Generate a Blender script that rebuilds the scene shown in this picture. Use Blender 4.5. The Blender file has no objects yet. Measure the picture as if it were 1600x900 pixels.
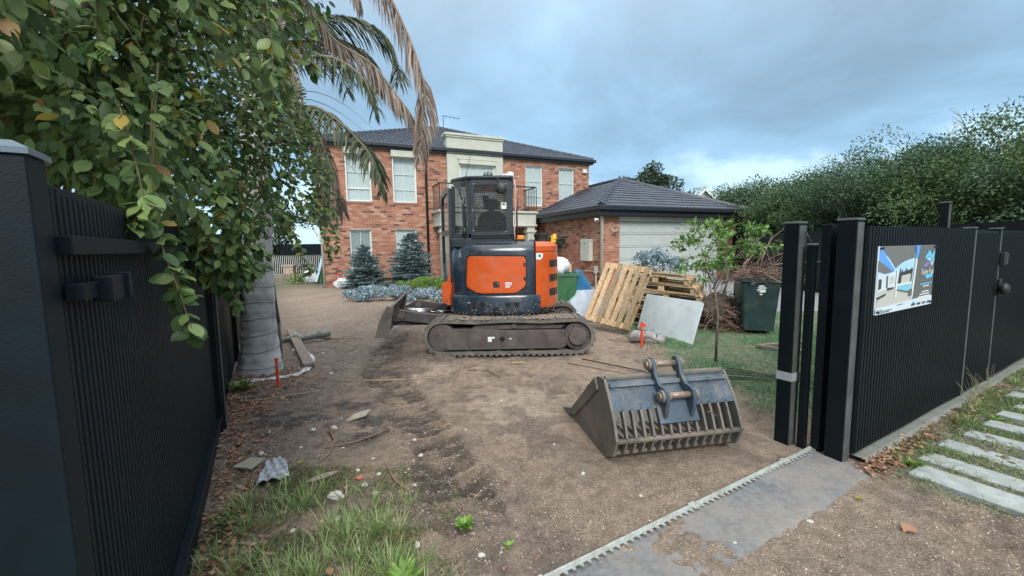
import bpy, math, random
import numpy as np
from mathutils import Vector, Matrix
R = math.radians
random.seed(7); rng = np.random.default_rng(11)
scene = bpy.context.scene
COL = scene.collection

# ------------------------------------------------------------------ camera
CAMH = 1.5
cam_d = bpy.data.cameras.new('camera'); cam = bpy.data.objects.new('camera', cam_d); COL.objects.link(cam)
cam_d.sensor_width = 36.0; cam_d.lens = 36.0 * 650.0 / 1600.0
cam_d.clip_start = 0.05; cam_d.clip_end = 3000
pitch = math.atan(650.0 / 6530.0); roll = R(0.85)
cam.matrix_world = Matrix.Translation((0, 0, CAMH)) @ Matrix.Rotation(R(90) - pitch, 4, 'X') @ Matrix.Rotation(-roll, 4, 'Z')
scene.camera = cam

# ------------------------------------------------------------------ sky and sun
SUN_EL, SUN_AZ = 38, 172      # azimuth clockwise from +Y
w = bpy.data.worlds.new('World'); scene.world = w; w.use_nodes = True
nt = w.node_tree; N = nt.nodes; L = nt.links
for n in list(N): N.remove(n)
out = N.new('ShaderNodeOutputWorld'); bg = N.new('ShaderNodeBackground'); bg.inputs[1].default_value = 0.1
sky = N.new('ShaderNodeTexSky'); sky.sky_type = 'NISHITA'; sky.sun_disc = False
sky.sun_elevation = R(SUN_EL); sky.sun_rotation = R(SUN_AZ); sky.air_density = 1.0; sky.dust_density = 1.5
tc = N.new('ShaderNodeTexCoord'); sp = N.new('ShaderNodeSeparateXYZ'); L.new(tc.outputs['Generated'], sp.inputs[0])
def mth(op, a, b=None, c=None):
    n = N.new('ShaderNodeMath'); n.operation = op
    for i, x in enumerate((a, b, c)):
        if x is None: continue
        if isinstance(x, (int, float)): n.inputs[i].default_value = x
        else: L.new(x, n.inputs[i])
    return n.outputs[0]
zc = mth('MAXIMUM', sp.outputs[2], 0.0)
zz = mth('ADD', zc, 0.22)
cx = mth('DIVIDE', sp.outputs[0], zz); cy = mth('DIVIDE', sp.outputs[1], zz)
cmb = N.new('ShaderNodeCombineXYZ'); L.new(cx, cmb.inputs[0]); L.new(cy, cmb.inputs[1])
n1 = N.new('ShaderNodeTexNoise'); n1.inputs['Scale'].default_value = 0.95; n1.inputs['Detail'].default_value = 7; n1.inputs['Roughness'].default_value = 0.56
n1.inputs['Distortion'].default_value = 0.3
L.new(cmb.outputs[0], n1.inputs['Vector'])
n2 = N.new('ShaderNodeTexNoise'); n2.inputs['Scale'].default_value = 0.33; n2.inputs['Detail'].default_value = 3
L.new(cmb.outputs[0], n2.inputs['Vector'])
nn = mth('ADD', mth('ADD', mth('MULTIPLY', n1.outputs[0], 0.7), mth('MULTIPLY', n2.outputs[0], 0.3)), mth('MULTIPLY', mth('SUBTRACT', 0.27, zc), 0.42))
cr = N.new('ShaderNodeValToRGB'); L.new(nn, cr.inputs[0])
e = cr.color_ramp.elements
e[0].position = 0.36; e[0].color = (1.5, 2.55, 3.5, 1)
e[1].position = 0.61; e[1].color = (5.2, 7.3, 8.3, 1)
k = cr.color_ramp.elements.new(0.46); k.color = (2.0, 3.5, 4.95, 1)
k = cr.color_ramp.elements.new(0.54); k.color = (2.7, 4.6, 6.4, 1)
# overcast luminance rises towards the zenith (CIE overcast sky)
ov = mth('ADD', mth('MULTIPLY', mth('POWER', zc, 3.0), 4.6), 0.90)
vm = N.new('ShaderNodeVectorMath'); vm.operation = 'SCALE'; zm = N.new('ShaderNodeMix'); zm.data_type = 'RGBA'; zm.clamp_factor = True; L.new(mth('MULTIPLY', mth('POWER', zc, 2.2), 1.3), zm.inputs[0]); L.new(cr.outputs[0], zm.inputs[6]); zm.inputs[7].default_value = (4.3, 4.3, 4.2, 1)
L.new(zm.outputs[2], vm.inputs[0]); L.new(ov, vm.inputs['Scale'])
mx = N.new('ShaderNodeMix'); mx.data_type = 'RGBA'; mx.inputs[0].default_value = 0.85
L.new(sky.outputs[0], mx.inputs[6]); L.new(vm.outputs[0], mx.inputs[7])
L.new(mx.outputs[2], bg.inputs[0]); L.new(bg.outputs[0], out.inputs[0])
sd = bpy.data.lights.new('sun', 'SUN'); sd.energy = 1.7; sd.angle = R(20); sd.color = (1.0, 0.97, 0.93)
so = bpy.data.objects.new('sun', sd); COL.objects.link(so)
az = R(SUN_AZ); el = R(SUN_EL)
sv = Vector((math.sin(az) * math.cos(el), math.cos(az) * math.cos(el), math.sin(el)))
so.rotation_euler = sv.to_track_quat('Z', 'Y').to_euler(); so.location = (0, -5, 20)
scene.view_settings.view_transform = 'Standard'; scene.view_settings.look = 'None'
scene.view_settings.exposure = 0.74; scene.view_settings.gamma = 1.0; scene.view_settings.use_curve_mapping = False

# ------------------------------------------------------------------ helpers
def tag(o, label=None, cat=None, group=None, kind=None):
    if label: o['label'] = label
    if cat: o['category'] = cat
    if group: o['group'] = group
    if kind: o['kind'] = kind
    return o
def thing(name, label, cat, loc=(0, 0, 0), rz=0.0, group=None):
    o = bpy.data.objects.new(name, None); COL.objects.link(o)
    o.empty_display_size = 0.1; o.location = loc; o.rotation_euler = (0, 0, rz)
    return tag(o, label, cat, group)
def chain(o):
    m = Matrix.Identity(4)
    while o is not None:
        m = (Matrix.Translation(o.location) @ o.rotation_euler.to_matrix().to_4x4() @ Matrix.Diagonal((*o.scale, 1))) @ m
        o = o.parent
    return m
def link(name, me, parent=None, loc=None, rot=None, scale=None):
    o = bpy.data.objects.new(name, me); COL.objects.link(o)
    if parent is not None: o.parent = parent
    if loc is not None: o.location = loc
    if rot is not None: o.rotation_euler = rot
    if scale is not None: o.scale = scale
    return o
def mesh_np(name, V, F, mats, mi=None, smooth=False):
    """V (n,3); F (m,k) int array with k = 3 or 4"""
    V = np.asarray(V, dtype=np.float32); F = np.asarray(F, dtype=np.int32)
    me = bpy.data.meshes.new(name)
    me.vertices.add(len(V)); me.vertices.foreach_set('co', V.ravel())
    k = F.shape[1]
    me.loops.add(F.size); me.loops.foreach_set('vertex_index', F.ravel())
    me.polygons.add(len(F))
    me.polygons.foreach_set('loop_start', np.arange(0, F.size, k, dtype=np.int32))
    me.polygons.foreach_set('loop_total', np.full(len(F), k, dtype=np.int32))
    if mi is not None: me.polygons.foreach_set('material_index', np.asarray(mi, dtype=np.int32))
    if smooth: me.polygons.foreach_set('use_smooth', np.ones(len(F), dtype=bool))
    me.update(calc_edges=True)
    for m in (mats if isinstance(mats, (list, tuple)) else [mats]): me.materials.append(m)
    return me
def rot_z(a): return Matrix.Rotation(a, 4, 'Z')
class MB:
    def __init__(s): s.v = []; s.f = []; s.m = []; s.T = None; s.mi = 0
    def add(s, vs, fs, mi=None):
        b = len(s.v)
        if s.T is not None: vs = [tuple(s.T @ Vector(v)) for v in vs]
        s.v += [tuple(v) for v in vs]
        s.f += [tuple(b + i for i in f) for f in fs]
        s.m += [s.mi if mi is None else mi] * len(fs); return s
    def box(s, x0, x1, y0, y1, z0, z1, mi=None):
        vs = [(x0, y0, z0), (x1, y0, z0), (x1, y1, z0), (x0, y1, z0), (x0, y0, z1), (x1, y0, z1), (x1, y1, z1), (x0, y1, z1)]
        return s.add(vs, [(0, 3, 2, 1), (4, 5, 6, 7), (0, 1, 5, 4), (1, 2, 6, 5), (2, 3, 7, 6), (3, 0, 4, 7)], mi)
    def bar(s, a, b, wd, ht, mi=None, up=(0, 0, 1)):
        a = Vector(a); b = Vector(b); d = (b - a).normalized(); u = Vector(up)
        if abs(d.dot(u)) > 0.98: u = Vector((0, 1, 0))
        x = d.cross(u).normalized() * wd / 2; y = x.cross(d).normalized() * ht / 2
        vs = [a - x - y, a + x - y, a + x + y, a - x + y, b - x - y, b + x - y, b + x + y, b - x + y]
        return s.add(vs, [(0, 1, 2, 3), (4, 7, 6, 5), (0, 4, 5, 1), (1, 5, 6, 2), (2, 6, 7, 3), (3, 7, 4, 0)], mi)
    def tube(s, pts, r, n=8, mi=None, caps=True):
        pts = [Vector(p) for p in pts]
        if isinstance(r, (int, float)): r = [r] * len(pts)
        vs = []; fs = []; px = None
        for i, p in enumerate(pts):
            d = (pts[min(i + 1, len(pts) - 1)] - pts[max(i - 1, 0)])
            if d.length < 1e-9: d = Vector((0, 0, 1))
            d.normalize()
            if px is None:
                u = Vector((0, 0, 1)) if abs(d.z) < 0.9 else Vector((1, 0, 0))
                px = d.cross(u).normalized()
            else:
                px = (px - d * px.dot(d))
                px = px.normalized() if px.length > 1e-6 else d.orthogonal().normalized()
            py = d.cross(px)
            for k in range(n):
                a = 2 * math.pi * k / n
                vs.append(p + (px * math.cos(a) + py * math.sin(a)) * r[i])
        for i in range(len(pts) - 1):
            for k in range(n):
                k2 = (k + 1) % n
                fs.append((i * n + k, i * n + k2, (i + 1) * n + k2, (i + 1) * n + k))
        if caps:
            fs.append(tuple(reversed(range(n)))); fs.append(tuple(range((len(pts) - 1) * n, len(pts) * n)))
        return s.add(vs, fs, mi)
    def prism(s, poly, fn, d0, d1, mi=None):
        """poly: 2D outline; fn(a,b,d)->xyz ; extrude d0..d1"""
        n = len(poly)
        vs = [fn(a, b, d0) for a, b in poly] + [fn(a, b, d1) for a, b in poly]
        fs = [tuple(reversed(range(n))), tuple(range(n, 2 * n))]
        for i in range(n):
            j = (i + 1) % n; fs.append((i, j, n + j, n + i))
        return s.add(vs, fs, mi)
    def grid(s, fn, nu, nv, mi=None):
        vs = [fn(i / nu, j / nv) for j in range(nv + 1) for i in range(nu + 1)]
        fs = [(j * (nu + 1) + i, j * (nu + 1) + i + 1, (j + 1) * (nu + 1) + i + 1, (j + 1) * (nu + 1) + i) for j in range(nv) for i in range(nu)]
        return s.add(vs, fs, mi)
    def disc_y(s, x, y0, y1, z, r, n=16, mi=None):
        p = [(x + r * math.cos(2 * math.pi * k / n), z + r * math.sin(2 * math.pi * k / n)) for k in range(n)]
        return s.prism(p, lambda a, b, d: (a, d, b), y0, y1, mi)
    def build(s, name, mats, parent=None, world=False, smooth=False, bevel=0, auto=None, seg=2):
        me = bpy.data.meshes.new(name)
        vs = s.v
        if world and parent is not None:
            inv = chain(parent).inverted(); vs = [tuple(inv @ Vector(v)) for v in vs]
        me.from_pydata(vs, [], s.f)
        for m in (mats if isinstance(mats, (list, tuple)) else [mats]): me.materials.append(m)
        me.polygons.foreach_set('material_index', s.m)
        if smooth: me.polygons.foreach_set('use_smooth', [True] * len(s.f))
        me.update()
        o = link(name, me, parent)
        if bevel:
            b = o.modifiers.new('bevel', 'BEVEL'); b.width = bevel; b.segments = seg; b.limit_method = 'ANGLE'; b.angle_limit = R(35)
            me.polygons.foreach_set('use_smooth', [True] * len(s.f))
            b.harden_normals = True
        return o
def rounded(x0, x1, z0, z1, r, n=5):
    """rounded rectangle outline; r may be 4 radii bl, br, tr, tl"""
    if isinstance(r, (int, float)): r = [r] * 4
    out_ = []
    for (cx_, cz_, a0, rr) in ((x0 + r[0], z0 + r[0], 180, r[0]), (x1 - r[1], z0 + r[1], 270, r[1]), (x1 - r[2], z1 - r[2], 0, r[2]), (x0 + r[3], z1 - r[3], 90, r[3])):
        for k in range(n + 1):
            a = R(a0 + 90 * k / n); out_.append((cx_ + rr * math.cos(a), cz_ + rr * math.sin(a)))
    return out_

# ------------------------------------------------------------------ materials
def newmat(name):
    m = bpy.data.materials.new(name); m.use_nodes = True
    return m, m.node_tree.nodes, m.node_tree.links, m.node_tree.nodes['Principled BSDF']
def M(name, base, var=0.15, scale=8.0, rough=0.6, metal=0.0, bump=0.0, bscale=60.0, dirt=None, dcol=(0.2, 0.16, 0.12), dscale=4.0, island=0.0, spec=0.5, stretch=None, coat=0.0, dlo=0.5):
    m, n, l, b = newmat(name)
    tcn = n.new('ShaderNodeTexCoord'); oi = n.new('ShaderNodeObjectInfo')
    off = n.new('ShaderNodeVectorMath'); off.operation = 'ADD'
    mul = n.new('ShaderNodeMath'); mul.operation = 'MULTIPLY'; mul.inputs[1].default_value = 37.0; l.new(oi.outputs['Random'], mul.inputs[0])
    l.new(tcn.outputs['Object'], off.inputs[0]); l.new(mul.outputs[0], off.inputs[1])
    vec = off.outputs[0]
    if stretch:
        mp = n.new('ShaderNodeMapping'); mp.inputs['Scale'].default_value = stretch; l.new(vec, mp.inputs[0]); vec = mp.outputs[0]
    no = n.new('ShaderNodeTexNoise'); no.inputs['Scale'].default_value = scale; no.inputs['Detail'].default_value = 6; l.new(vec, no.inputs['Vector'])
    rp = n.new('ShaderNodeValToRGB'); l.new(no.outputs[0], rp.inputs[0])
    c = Vector(base)
    rp.color_ramp.elements[0].position = 0.3; rp.color_ramp.elements[0].color = (*(c * (1 - var)), 1)
    rp.color_ramp.elements[1].position = 0.7; rp.color_ramp.elements[1].color = (*(c * (1 + var)), 1)
    col = rp.outputs[0]
    if island:
        ge = n.new('ShaderNodeNewGeometry')
        ad = n.new('ShaderNodeMath'); ad.operation = 'ADD'; l.new(ge.outputs['Random Per Island'], ad.inputs[0]); l.new(oi.outputs['Random'], ad.inputs[1])
        fr = n.new('ShaderNodeMath'); fr.operation = 'FRACT'; l.new(ad.outputs[0], fr.inputs[0])
        mr = n.new('ShaderNodeMapRange'); mr.inputs[3].default_value = 1 - island; mr.inputs[4].default_value = 1 + island; l.new(fr.outputs[0], mr.inputs[0])
        vs = n.new('ShaderNodeVectorMath'); vs.operation = 'SCALE'; l.new(col, vs.inputs[0]); l.new(mr.outputs[0], vs.inputs['Scale']); col = vs.outputs[0]
    if dirt:
        nd = n.new('ShaderNodeTexNoise'); nd.inputs['Scale'].default_value = dscale; nd.inputs['Detail'].default_value = 8; nd.inputs['Roughness'].default_value = 0.65; l.new(tcn.outputs['Object'], nd.inputs['Vector'])
        rd = n.new('ShaderNodeValToRGB'); rd.color_ramp.elements[0].position = dlo; rd.color_ramp.elements[1].position = dlo + 0.22
        l.new(nd.outputs[0], rd.inputs[0])
        dm = n.new('ShaderNodeMath'); dm.operation = 'MULTIPLY'; dm.inputs[1].default_value = dirt; l.new(rd.outputs[0], dm.inputs[0])
        mx_ = n.new('ShaderNodeMix'); mx_.data_type = 'RGBA'; l.new(dm.outputs[0], mx_.inputs[0]); l.new(col, mx_.inputs[6]); mx_.inputs[7].default_value = (*dcol, 1)
        col = mx_.outputs[2]
        rr = n.new('ShaderNodeMapRange'); rr.inputs[3].default_value = rough; rr.inputs[4].default_value = 0.9; l.new(dm.outputs[0], rr.inputs[0]); l.new(rr.outputs[0], b.inputs['Roughness'])
    else:
        b.inputs['Roughness'].default_value = rough
    l.new(col, b.inputs['Base Color'])
    b.inputs['Metallic'].default_value = metal; b.inputs['Specular IOR Level'].default_value = spec
    if coat: b.inputs['Coat Weight'].default_value = coat; b.inputs['Coat Roughness'].default_value = 0.12
    if bump:
        nb = n.new('ShaderNodeTexNoise'); nb.inputs['Scale'].default_value = bscale; nb.inputs['Detail'].default_value = 5; l.new(vec, nb.inputs['Vector'])
        bp = n.new('ShaderNodeBump'); bp.inputs['Strength'].default_value = bump; bp.inputs['Distance'].default_value = 0.01; l.new(nb.outputs[0], bp.inputs['Height']); l.new(bp.outputs[0], b.inputs['Normal'])
    return m
def leafmat(name, cols, rough=0.45, trans=0.25, spec=0.4):
    """colour picked per leaf from a ramp"""
    m, n, l, b = newmat(name)
    ge = n.new('ShaderNodeNewGeometry'); oi = n.new('ShaderNodeObjectInfo')
    ad = n.new('ShaderNodeMath'); ad.operation = 'ADD'; l.new(ge.outputs['Random Per Island'], ad.inputs[0]); l.new(oi.outputs['Random'], ad.inputs[1])
    fr = n.new('ShaderNodeMath'); fr.operation = 'FRACT'; l.new(ad.outputs[0], fr.inputs[0])
    rp = n.new('ShaderNodeValToRGB'); l.new(fr.outputs[0], rp.inputs[0]); el_ = rp.color_ramp.elements
    el_[0].position = cols[0][0]; el_[0].color = (*cols[0][1], 1); el_[1].position = cols[-1][0]; el_[1].color = (*cols[-1][1], 1)
    for p, c in cols[1:-1]:
        q = el_.new(p); q.color = (*c, 1)
    l.new(rp.outputs[0], b.inputs['Base Color']); b.inputs['Roughness'].default_value = rough; b.inputs['Specular IOR Level'].default_value = spec
    tr = n.new('ShaderNodeBsdfTranslucent'); l.new(rp.outputs[0], tr.inputs[0])
    ms = n.new('ShaderNodeMixShader'); ms.inputs[0].default_value = trans
    l.new(b.outputs[0], ms.inputs[1]); l.new(tr.outputs[0], ms.inputs[2]); l.new(ms.outputs[0], n['Material Output'].inputs[0])
    return m
def glassmat(name, tint=(0.05, 0.07, 0.07), alpha=0.35):
    m, n, l, b = newmat(name)
    b.inputs['Base Color'].default_value = (*tint, 1); b.inputs['Roughness'].default_value = 0.05; b.inputs['Specular IOR Level'].default_value = 0.7
    tr = n.new('ShaderNodeBsdfTransparent'); ms = n.new('ShaderNodeMixShader'); ms.inputs[0].default_value = alpha
    l.new(tr.outputs[0], ms.inputs[1]); l.new(b.outputs[0], ms.inputs[2]); l.new(ms.outputs[0], n['Material Output'].inputs[0])
    return m

m_black = M('black_powdercoat', (0.0035, 0.0065, 0.009), 0.25, 5, 0.45, bump=0.05, spec=0.22, dirt=0.10, dcol=(0.06, 0.06, 0.055), dscale=3, dlo=0.55)
m_black_l = M('dusty_black_powdercoat', (0.003, 0.009, 0.014), 0.25, 6, 0.5, spec=0.22, bump=0.1, bscale=200, dirt=0.2, dcol=(0.022, 0.027, 0.03), dscale=2)
m_grey_and_sheen = M('grey_parts_and_sheen', (0.10, 0.108, 0.106), 0.25, 12, 0.45, metal=0.3)  # plain grey parts; also paints grazing sky reflection on black post faces
m_silver = M('brushed_silver_tape', (0.45, 0.48, 0.5), 0.1, 30, 0.35, metal=0.4)
m_galv = M('galvanised_steel', (0.42, 0.45, 0.42), 0.2, 30, 0.45, metal=0.4, dirt=0.7, dcol=(0.24, 0.19, 0.14), dscale=9, dlo=0.48)
m_brick = None
def brickmat():
    m, n, l, b = newmat('clay_brick')
    ge = n.new('ShaderNodeNewGeometry')
    rp = n.new('ShaderNodeValToRGB'); rp.color_ramp.interpolation = 'LINEAR'; l.new(ge.outputs['Random Per Island'], rp.inputs[0]); el_ = rp.color_ramp.elements
    el_[0].position = 0.0; el_[0].color = (0.10, 0.055, 0.045, 1); el_[1].position = 1.0; el_[1].color = (0.50, 0.29, 0.20, 1)
    for p, c in ((0.08, (0.14, 0.075, 0.06)), (0.12, (0.31, 0.120, 0.075)), (0.5, (0.39, 0.165, 0.100)), (0.8, (0.43, 0.205, 0.132))):
        q = el_.new(p); q.color = (*c, 1)
    no = n.new('ShaderNodeTexNoise'); no.inputs['Scale'].default_value = 30; no.inputs['Detail'].default_value = 6; l.new(ge.outputs['Position'], no.inputs['Vector'])
    mr = n.new('ShaderNodeMapRange'); mr.inputs[3].default_value = 0.7; mr.inputs[4].default_value = 1.25; l.new(no.outputs[0], mr.inputs[0])
    vs = n.new('ShaderNodeVectorMath'); vs.operation = 'SCALE'; l.new(rp.outputs[0], vs.inputs[0]); l.new(mr.outputs[0], vs.inputs['Scale'])
    l.new(vs.outputs[0], b.inputs['Base Color']); b.inputs['Roughness'].default_value = 0.85
    bp = n.new('ShaderNodeBump'); bp.inputs['Strength'].default_value = 0.4; bp.inputs['Distance'].default_value = 0.01; l.new(no.outputs[0], bp.inputs['Height']); l.new(bp.outputs[0], b.inputs['Normal'])
    return m
m_brick = brickmat()
m_mortar = M('mortar', (0.40, 0.31, 0.24), 0.15, 10, 0.9)
m_cream = M('cream_render', (0.50, 0.51, 0.43), 0.06, 3, 0.75, bump=0.1, dirt=0.3, dcol=(0.38, 0.36, 0.29), dscale=1.5)
m_creamdoor = M('cream_painted_steel', (0.46, 0.50, 0.47), 0.04, 3, 0.5, dirt=0.2, dcol=(0.42, 0.40, 0.34), dscale=2)
m_white = M('white_paint', (0.68, 0.70, 0.66), 0.05, 5, 0.45)
m_fascia = M('dark_fascia', (0.02, 0.023, 0.03), 0.2, 5, 0.4)
m_tile = M('dark_roof_tile', (0.030, 0.038, 0.056), 0.25, 6, 0.38, island=0.3, bump=0.1, bscale=30)
m_curtain = M('pale_curtain', (0.66, 0.76, 0.75), 0.03, 2, 0.9, stretch=(14, 14, 0.4))
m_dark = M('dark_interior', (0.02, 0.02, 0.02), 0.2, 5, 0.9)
m_glass = glassmat('window_glass', (0.30, 0.36, 0.36), 0.16)
m_cabglass = glassmat('cab_glass', (0.012, 0.016, 0.018), 0.28)
m_doorglass = glassmat('dark_reflection_glass', (0.03, 0.035, 0.035), 0.72)  # dark reflection in the glass is put into its opaque tint
m_orange = M('orange_machine_paint', (0.60, 0.092, 0.014), 0.10, 4, 0.36, dirt=0.5, dcol=(0.40, 0.17, 0.09), dscale=5, coat=0.25, dlo=0.50)
m_navy = M('charcoal_machine_paint', (0.018, 0.031, 0.047), 0.15, 3, 0.22, dirt=0.45, dcol=(0.12, 0.115, 0.10), dscale=4, coat=0.25, dlo=0.5)
m_cabdark = M('cab_charcoal_paint', (0.024, 0.031, 0.038), 0.2, 4, 0.35, dirt=0.25, dcol=(0.08, 0.08, 0.075), dscale=5, coat=0.2)
m_rubber = M('muddy_rubber', (0.10, 0.098, 0.092), 0.3, 12, 0.85, bump=0.6, bscale=60, dirt=0.95, dcol=(0.20, 0.17, 0.14), dscale=6, dlo=0.42)
m_mudsteel = M('muddy_dark_steel', (0.075, 0.062, 0.06), 0.3, 6, 0.6, bump=0.2, dirt=0.7, dcol=(0.17, 0.14, 0.12), dscale=5, dlo=0.48)
m_mud = M('caked_mud', (0.21, 0.165, 0.13), 0.25, 20, 0.95, bump=1.0, bscale=40)
m_hole = M('black_void', (0.006, 0.006, 0.007), 0.1, 5, 0.8)
m_label = M('white_sticker', (0.7, 0.72, 0.7), 0.05, 20, 0.5)
m_amber = M('amber_lens', (0.85, 0.26, 0.02), 0.1, 8, 0.25)
m_yellow = M('yellow_plastic', (0.75, 0.48, 0.04), 0.1, 8, 0.4)
m_black_p = M('black_plastic', (0.02, 0.021, 0.023), 0.2, 8, 0.5)
m_chrome = M('bright_metal', (0.55, 0.55, 0.53), 0.1, 8, 0.25, metal=0.9)
m_seat = M('seat_vinyl', (0.018, 0.018, 0.02), 0.2, 8, 0.6)
m_wood = M('pallet_timber', (0.46, 0.33, 0.19), 0.38, 6, 0.8, bump=0.5, bscale=40, island=0.42, stretch=(6, 6, 0.8), dirt=0.5, dcol=(0.28, 0.21, 0.14), dscale=4)
m_woodgrey = M('weathered_timber', (0.23, 0.19, 0.155), 0.3, 8, 0.85, bump=0.4, bscale=50, stretch=(10, 1, 10))
m_bark = M('grey_bark', (0.17, 0.145, 0.115), 0.35, 14, 0.9, bump=0.6, bscale=40)
m_twig = M('dry_brown_twigs', (0.19, 0.125, 0.09), 0.35, 14, 0.9, island=0.4)
m_twigl = M('green_brown_twigs', (0.16, 0.13, 0.06), 0.3, 14, 0.8)
m_concrete = M('concrete', (0.125, 0.137, 0.148), 0.28, 30, 0.85, bump=0.6, bscale=70, dirt=0.55, dcol=(0.26, 0.22, 0.18), dscale=2.2, dlo=0.38)
m_kerb = M('pale_concrete', (0.17, 0.18, 0.16), 0.2, 12, 0.85, bump=0.3, bscale=90, dirt=0.5, dcol=(0.17, 0.17, 0.10), dscale=6)
m_paver = M('grey_bluestone_paver', (0.30, 0.33, 0.315), 0.22, 14, 0.8, bump=0.3, bscale=150, dirt=0.7, dcol=(0.19, 0.20, 0.15), dscale=5)
m_drive = M('asphalt_driveway', (0.20, 0.21, 0.215), 0.12, 10, 0.9, bump=0.3, bscale=120)
m_bin = M('dark_green_bin_plastic', (0.018, 0.042, 0.042), 0.15, 4, 0.45, dirt=0.35, dcol=(0.10, 0.11, 0.09), dscale=4)
m_bing = M('mid_green_bin_plastic', (0.045, 0.16, 0.07), 0.15, 4, 0.5, dirt=0.3, dcol=(0.12, 0.14, 0.09), dscale=4)
m_lime = M('lime_green_plastic', (0.05, 0.40, 0.14), 0.1, 4, 0.4)
m_blue = M('blue_tarpaulin', (0.02, 0.16, 0.36), 0.25, 10, 0.5, bump=0.6, bscale=14)
m_plastic = M('crumpled_white_plastic', (0.62, 0.64, 0.66), 0.2, 12, 0.35, bump=1.0, bscale=18)
m_greyplastic = M('crumpled_grey_plastic', (0.34, 0.36, 0.40), 0.3, 30, 0.35, bump=1.0, bscale=50)
m_slab = M('soiled_white_board', (0.58, 0.66, 0.68), 0.08, 5, 0.45, dirt=0.6, dcol=(0.30, 0.28, 0.22), dscale=7, dlo=0.55)
m_pegred = M('red_orange_peg_paint', (0.80, 0.07, 0.025), 0.1, 20, 0.5)
m_bucket = M('worn_blue_grey_steel', (0.050, 0.078, 0.105), 0.3, 5, 0.42, metal=0.1, bump=0.2, bscale=60, dirt=0.7, dcol=(0.23, 0.20, 0.17), dscale=5, dlo=0.52)
m_bucketm = M('mud_smeared_steel', (0.125, 0.115, 0.10), 0.3, 6, 0.55, metal=0.15, bump=0.4, bscale=50, dirt=0.85, dcol=(0.22, 0.18, 0.14), dscale=4, dlo=0.42)
m_pin = M('worn_brown_pin_steel', (0.24, 0.18, 0.14), 0.3, 20, 0.45, metal=0.3)
m_stone = M('pale_stone', (0.50, 0.49, 0.44), 0.15, 20, 0.8, bump=0.4, bscale=60, dirt=0.3, dcol=(0.35, 0.3, 0.24), dscale=20, island=0.12)
m_gravel = M('brown_gravel', (0.30, 0.235, 0.185), 0.3, 30, 0.9, island=0.42)
m_pebble = M('pale_pebbles', (0.50, 0.47, 0.42), 0.2, 30, 0.9, island=0.35)
m_hedgebark = M('hedge_bark', (0.30, 0.27, 0.20), 0.3, 10, 0.9)
m_palmbark = M('palm_bark', (0.52, 0.50, 0.49), 0.28, 5, 0.9, bump=0.8, bscale=16, dirt=0.5, dcol=(0.12, 0.115, 0.11), dscale=3)
m_cable = M('black_cable', (0.015, 0.015, 0.016), 0.1, 5, 0.5)
m_paint = M('white_marking_paint', (0.60, 0.64, 0.68), 0.2, 30, 0.8, dirt=0.8, dcol=(0.30, 0.27, 0.24), dscale=18, dlo=0.46)

l_fore = leafmat('broad_green_leaves', [(0, (0.045, 0.090, 0.028)), (0.4, (0.10, 0.175, 0.055)), (0.88, (0.24, 0.33, 0.11)), (0.955, (0.16, 0.24, 0.06)), (0.975, (0.42, 0.34, 0.04)), (1, (0.30, 0.16, 0.07))], 0.42, 0.28)
l_palm = leafmat('palm_leaflets', [(0, (0.045, 0.075, 0.035)), (0.6, (0.09, 0.11, 0.055)), (1, (0.19, 0.18, 0.10))], 0.5, 0.15)
l_palmdead = leafmat('dead_palm_leaflets', [(0, (0.15, 0.12, 0.10)), (0.6, (0.26, 0.20, 0.16)), (1, (0.38, 0.30, 0.24))], 0.8, 0.1)
l_hedge = leafmat('hedge_leaves', [(0, (0.028, 0.062, 0.035)), (0.5, (0.065, 0.12, 0.062)), (1, (0.15, 0.23, 0.12))], 0.5, 0.3)
l_hedge2 = leafmat('lighter_hedge_leaves', [(0, (0.035, 0.075, 0.030)), (0.5, (0.08, 0.145, 0.05)), (1, (0.18, 0.26, 0.09))], 0.5, 0.3)
l_yellow = leafmat('yellow_green_leaves', [(0, (0.22, 0.22, 0.03)), (1, (0.42, 0.36, 0.05))], 0.5, 0.3)
l_pine = leafmat('conifer_leaves', [(0, (0.02, 0.04, 0.022)), (1, (0.06, 0.10, 0.05))], 0.6, 0.1)
l_spruce = leafmat('blue_spruce_needles', [(0, (0.09, 0.15, 0.15)), (0.5, (0.25, 0.35, 0.35)), (1, (0.42, 0.53, 0.53))], 0.6, 0.1)
l_silver = leafmat('silver_leaves', [(0, (0.13, 0.20, 0.23)), (0.6, (0.27, 0.36, 0.40)), (1, (0.48, 0.56, 0.58))], 0.65, 0.15)
l_citrus = leafmat('citrus_leaves', [(0, (0.05, 0.12, 0.025)), (0.6, (0.12, 0.24, 0.05)), (1, (0.24, 0.38, 0.09))], 0.35, 0.3, 0.5)
l_grass = leafmat('grass_blades', [(0, (0.08, 0.18, 0.08)), (0.6, (0.16, 0.33, 0.16)), (0.85, (0.25, 0.42, 0.22)), (1, (0.40, 0.38, 0.24))], 0.6, 0.3)
l_grassdry = leafmat('mixed_dry_grass', [(0, (0.08, 0.12, 0.045)), (0.5, (0.14, 0.17, 0.07)), (1, (0.30, 0.26, 0.16))], 0.7, 0.3)
l_verge = leafmat('verge_grass_blades', [(0, (0.09, 0.15, 0.05)), (0.6, (0.18, 0.26, 0.10)), (0.85, (0.27, 0.33, 0.15)), (1, (0.38, 0.34, 0.22))], 0.6, 0.3)
l_weed = leafmat('weed_blades', [(0, (0.12, 0.20, 0.06)), (0.6, (0.22, 0.33, 0.11)), (1, (0.42, 0.42, 0.22))], 0.5, 0.3)
l_dead = leafmat('fallen_leaves', [(0, (0.12, 0.06, 0.04)), (0.5, (0.27, 0.13, 0.075)), (1, (0.46, 0.31, 0.20))], 0.8, 0.1)
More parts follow.
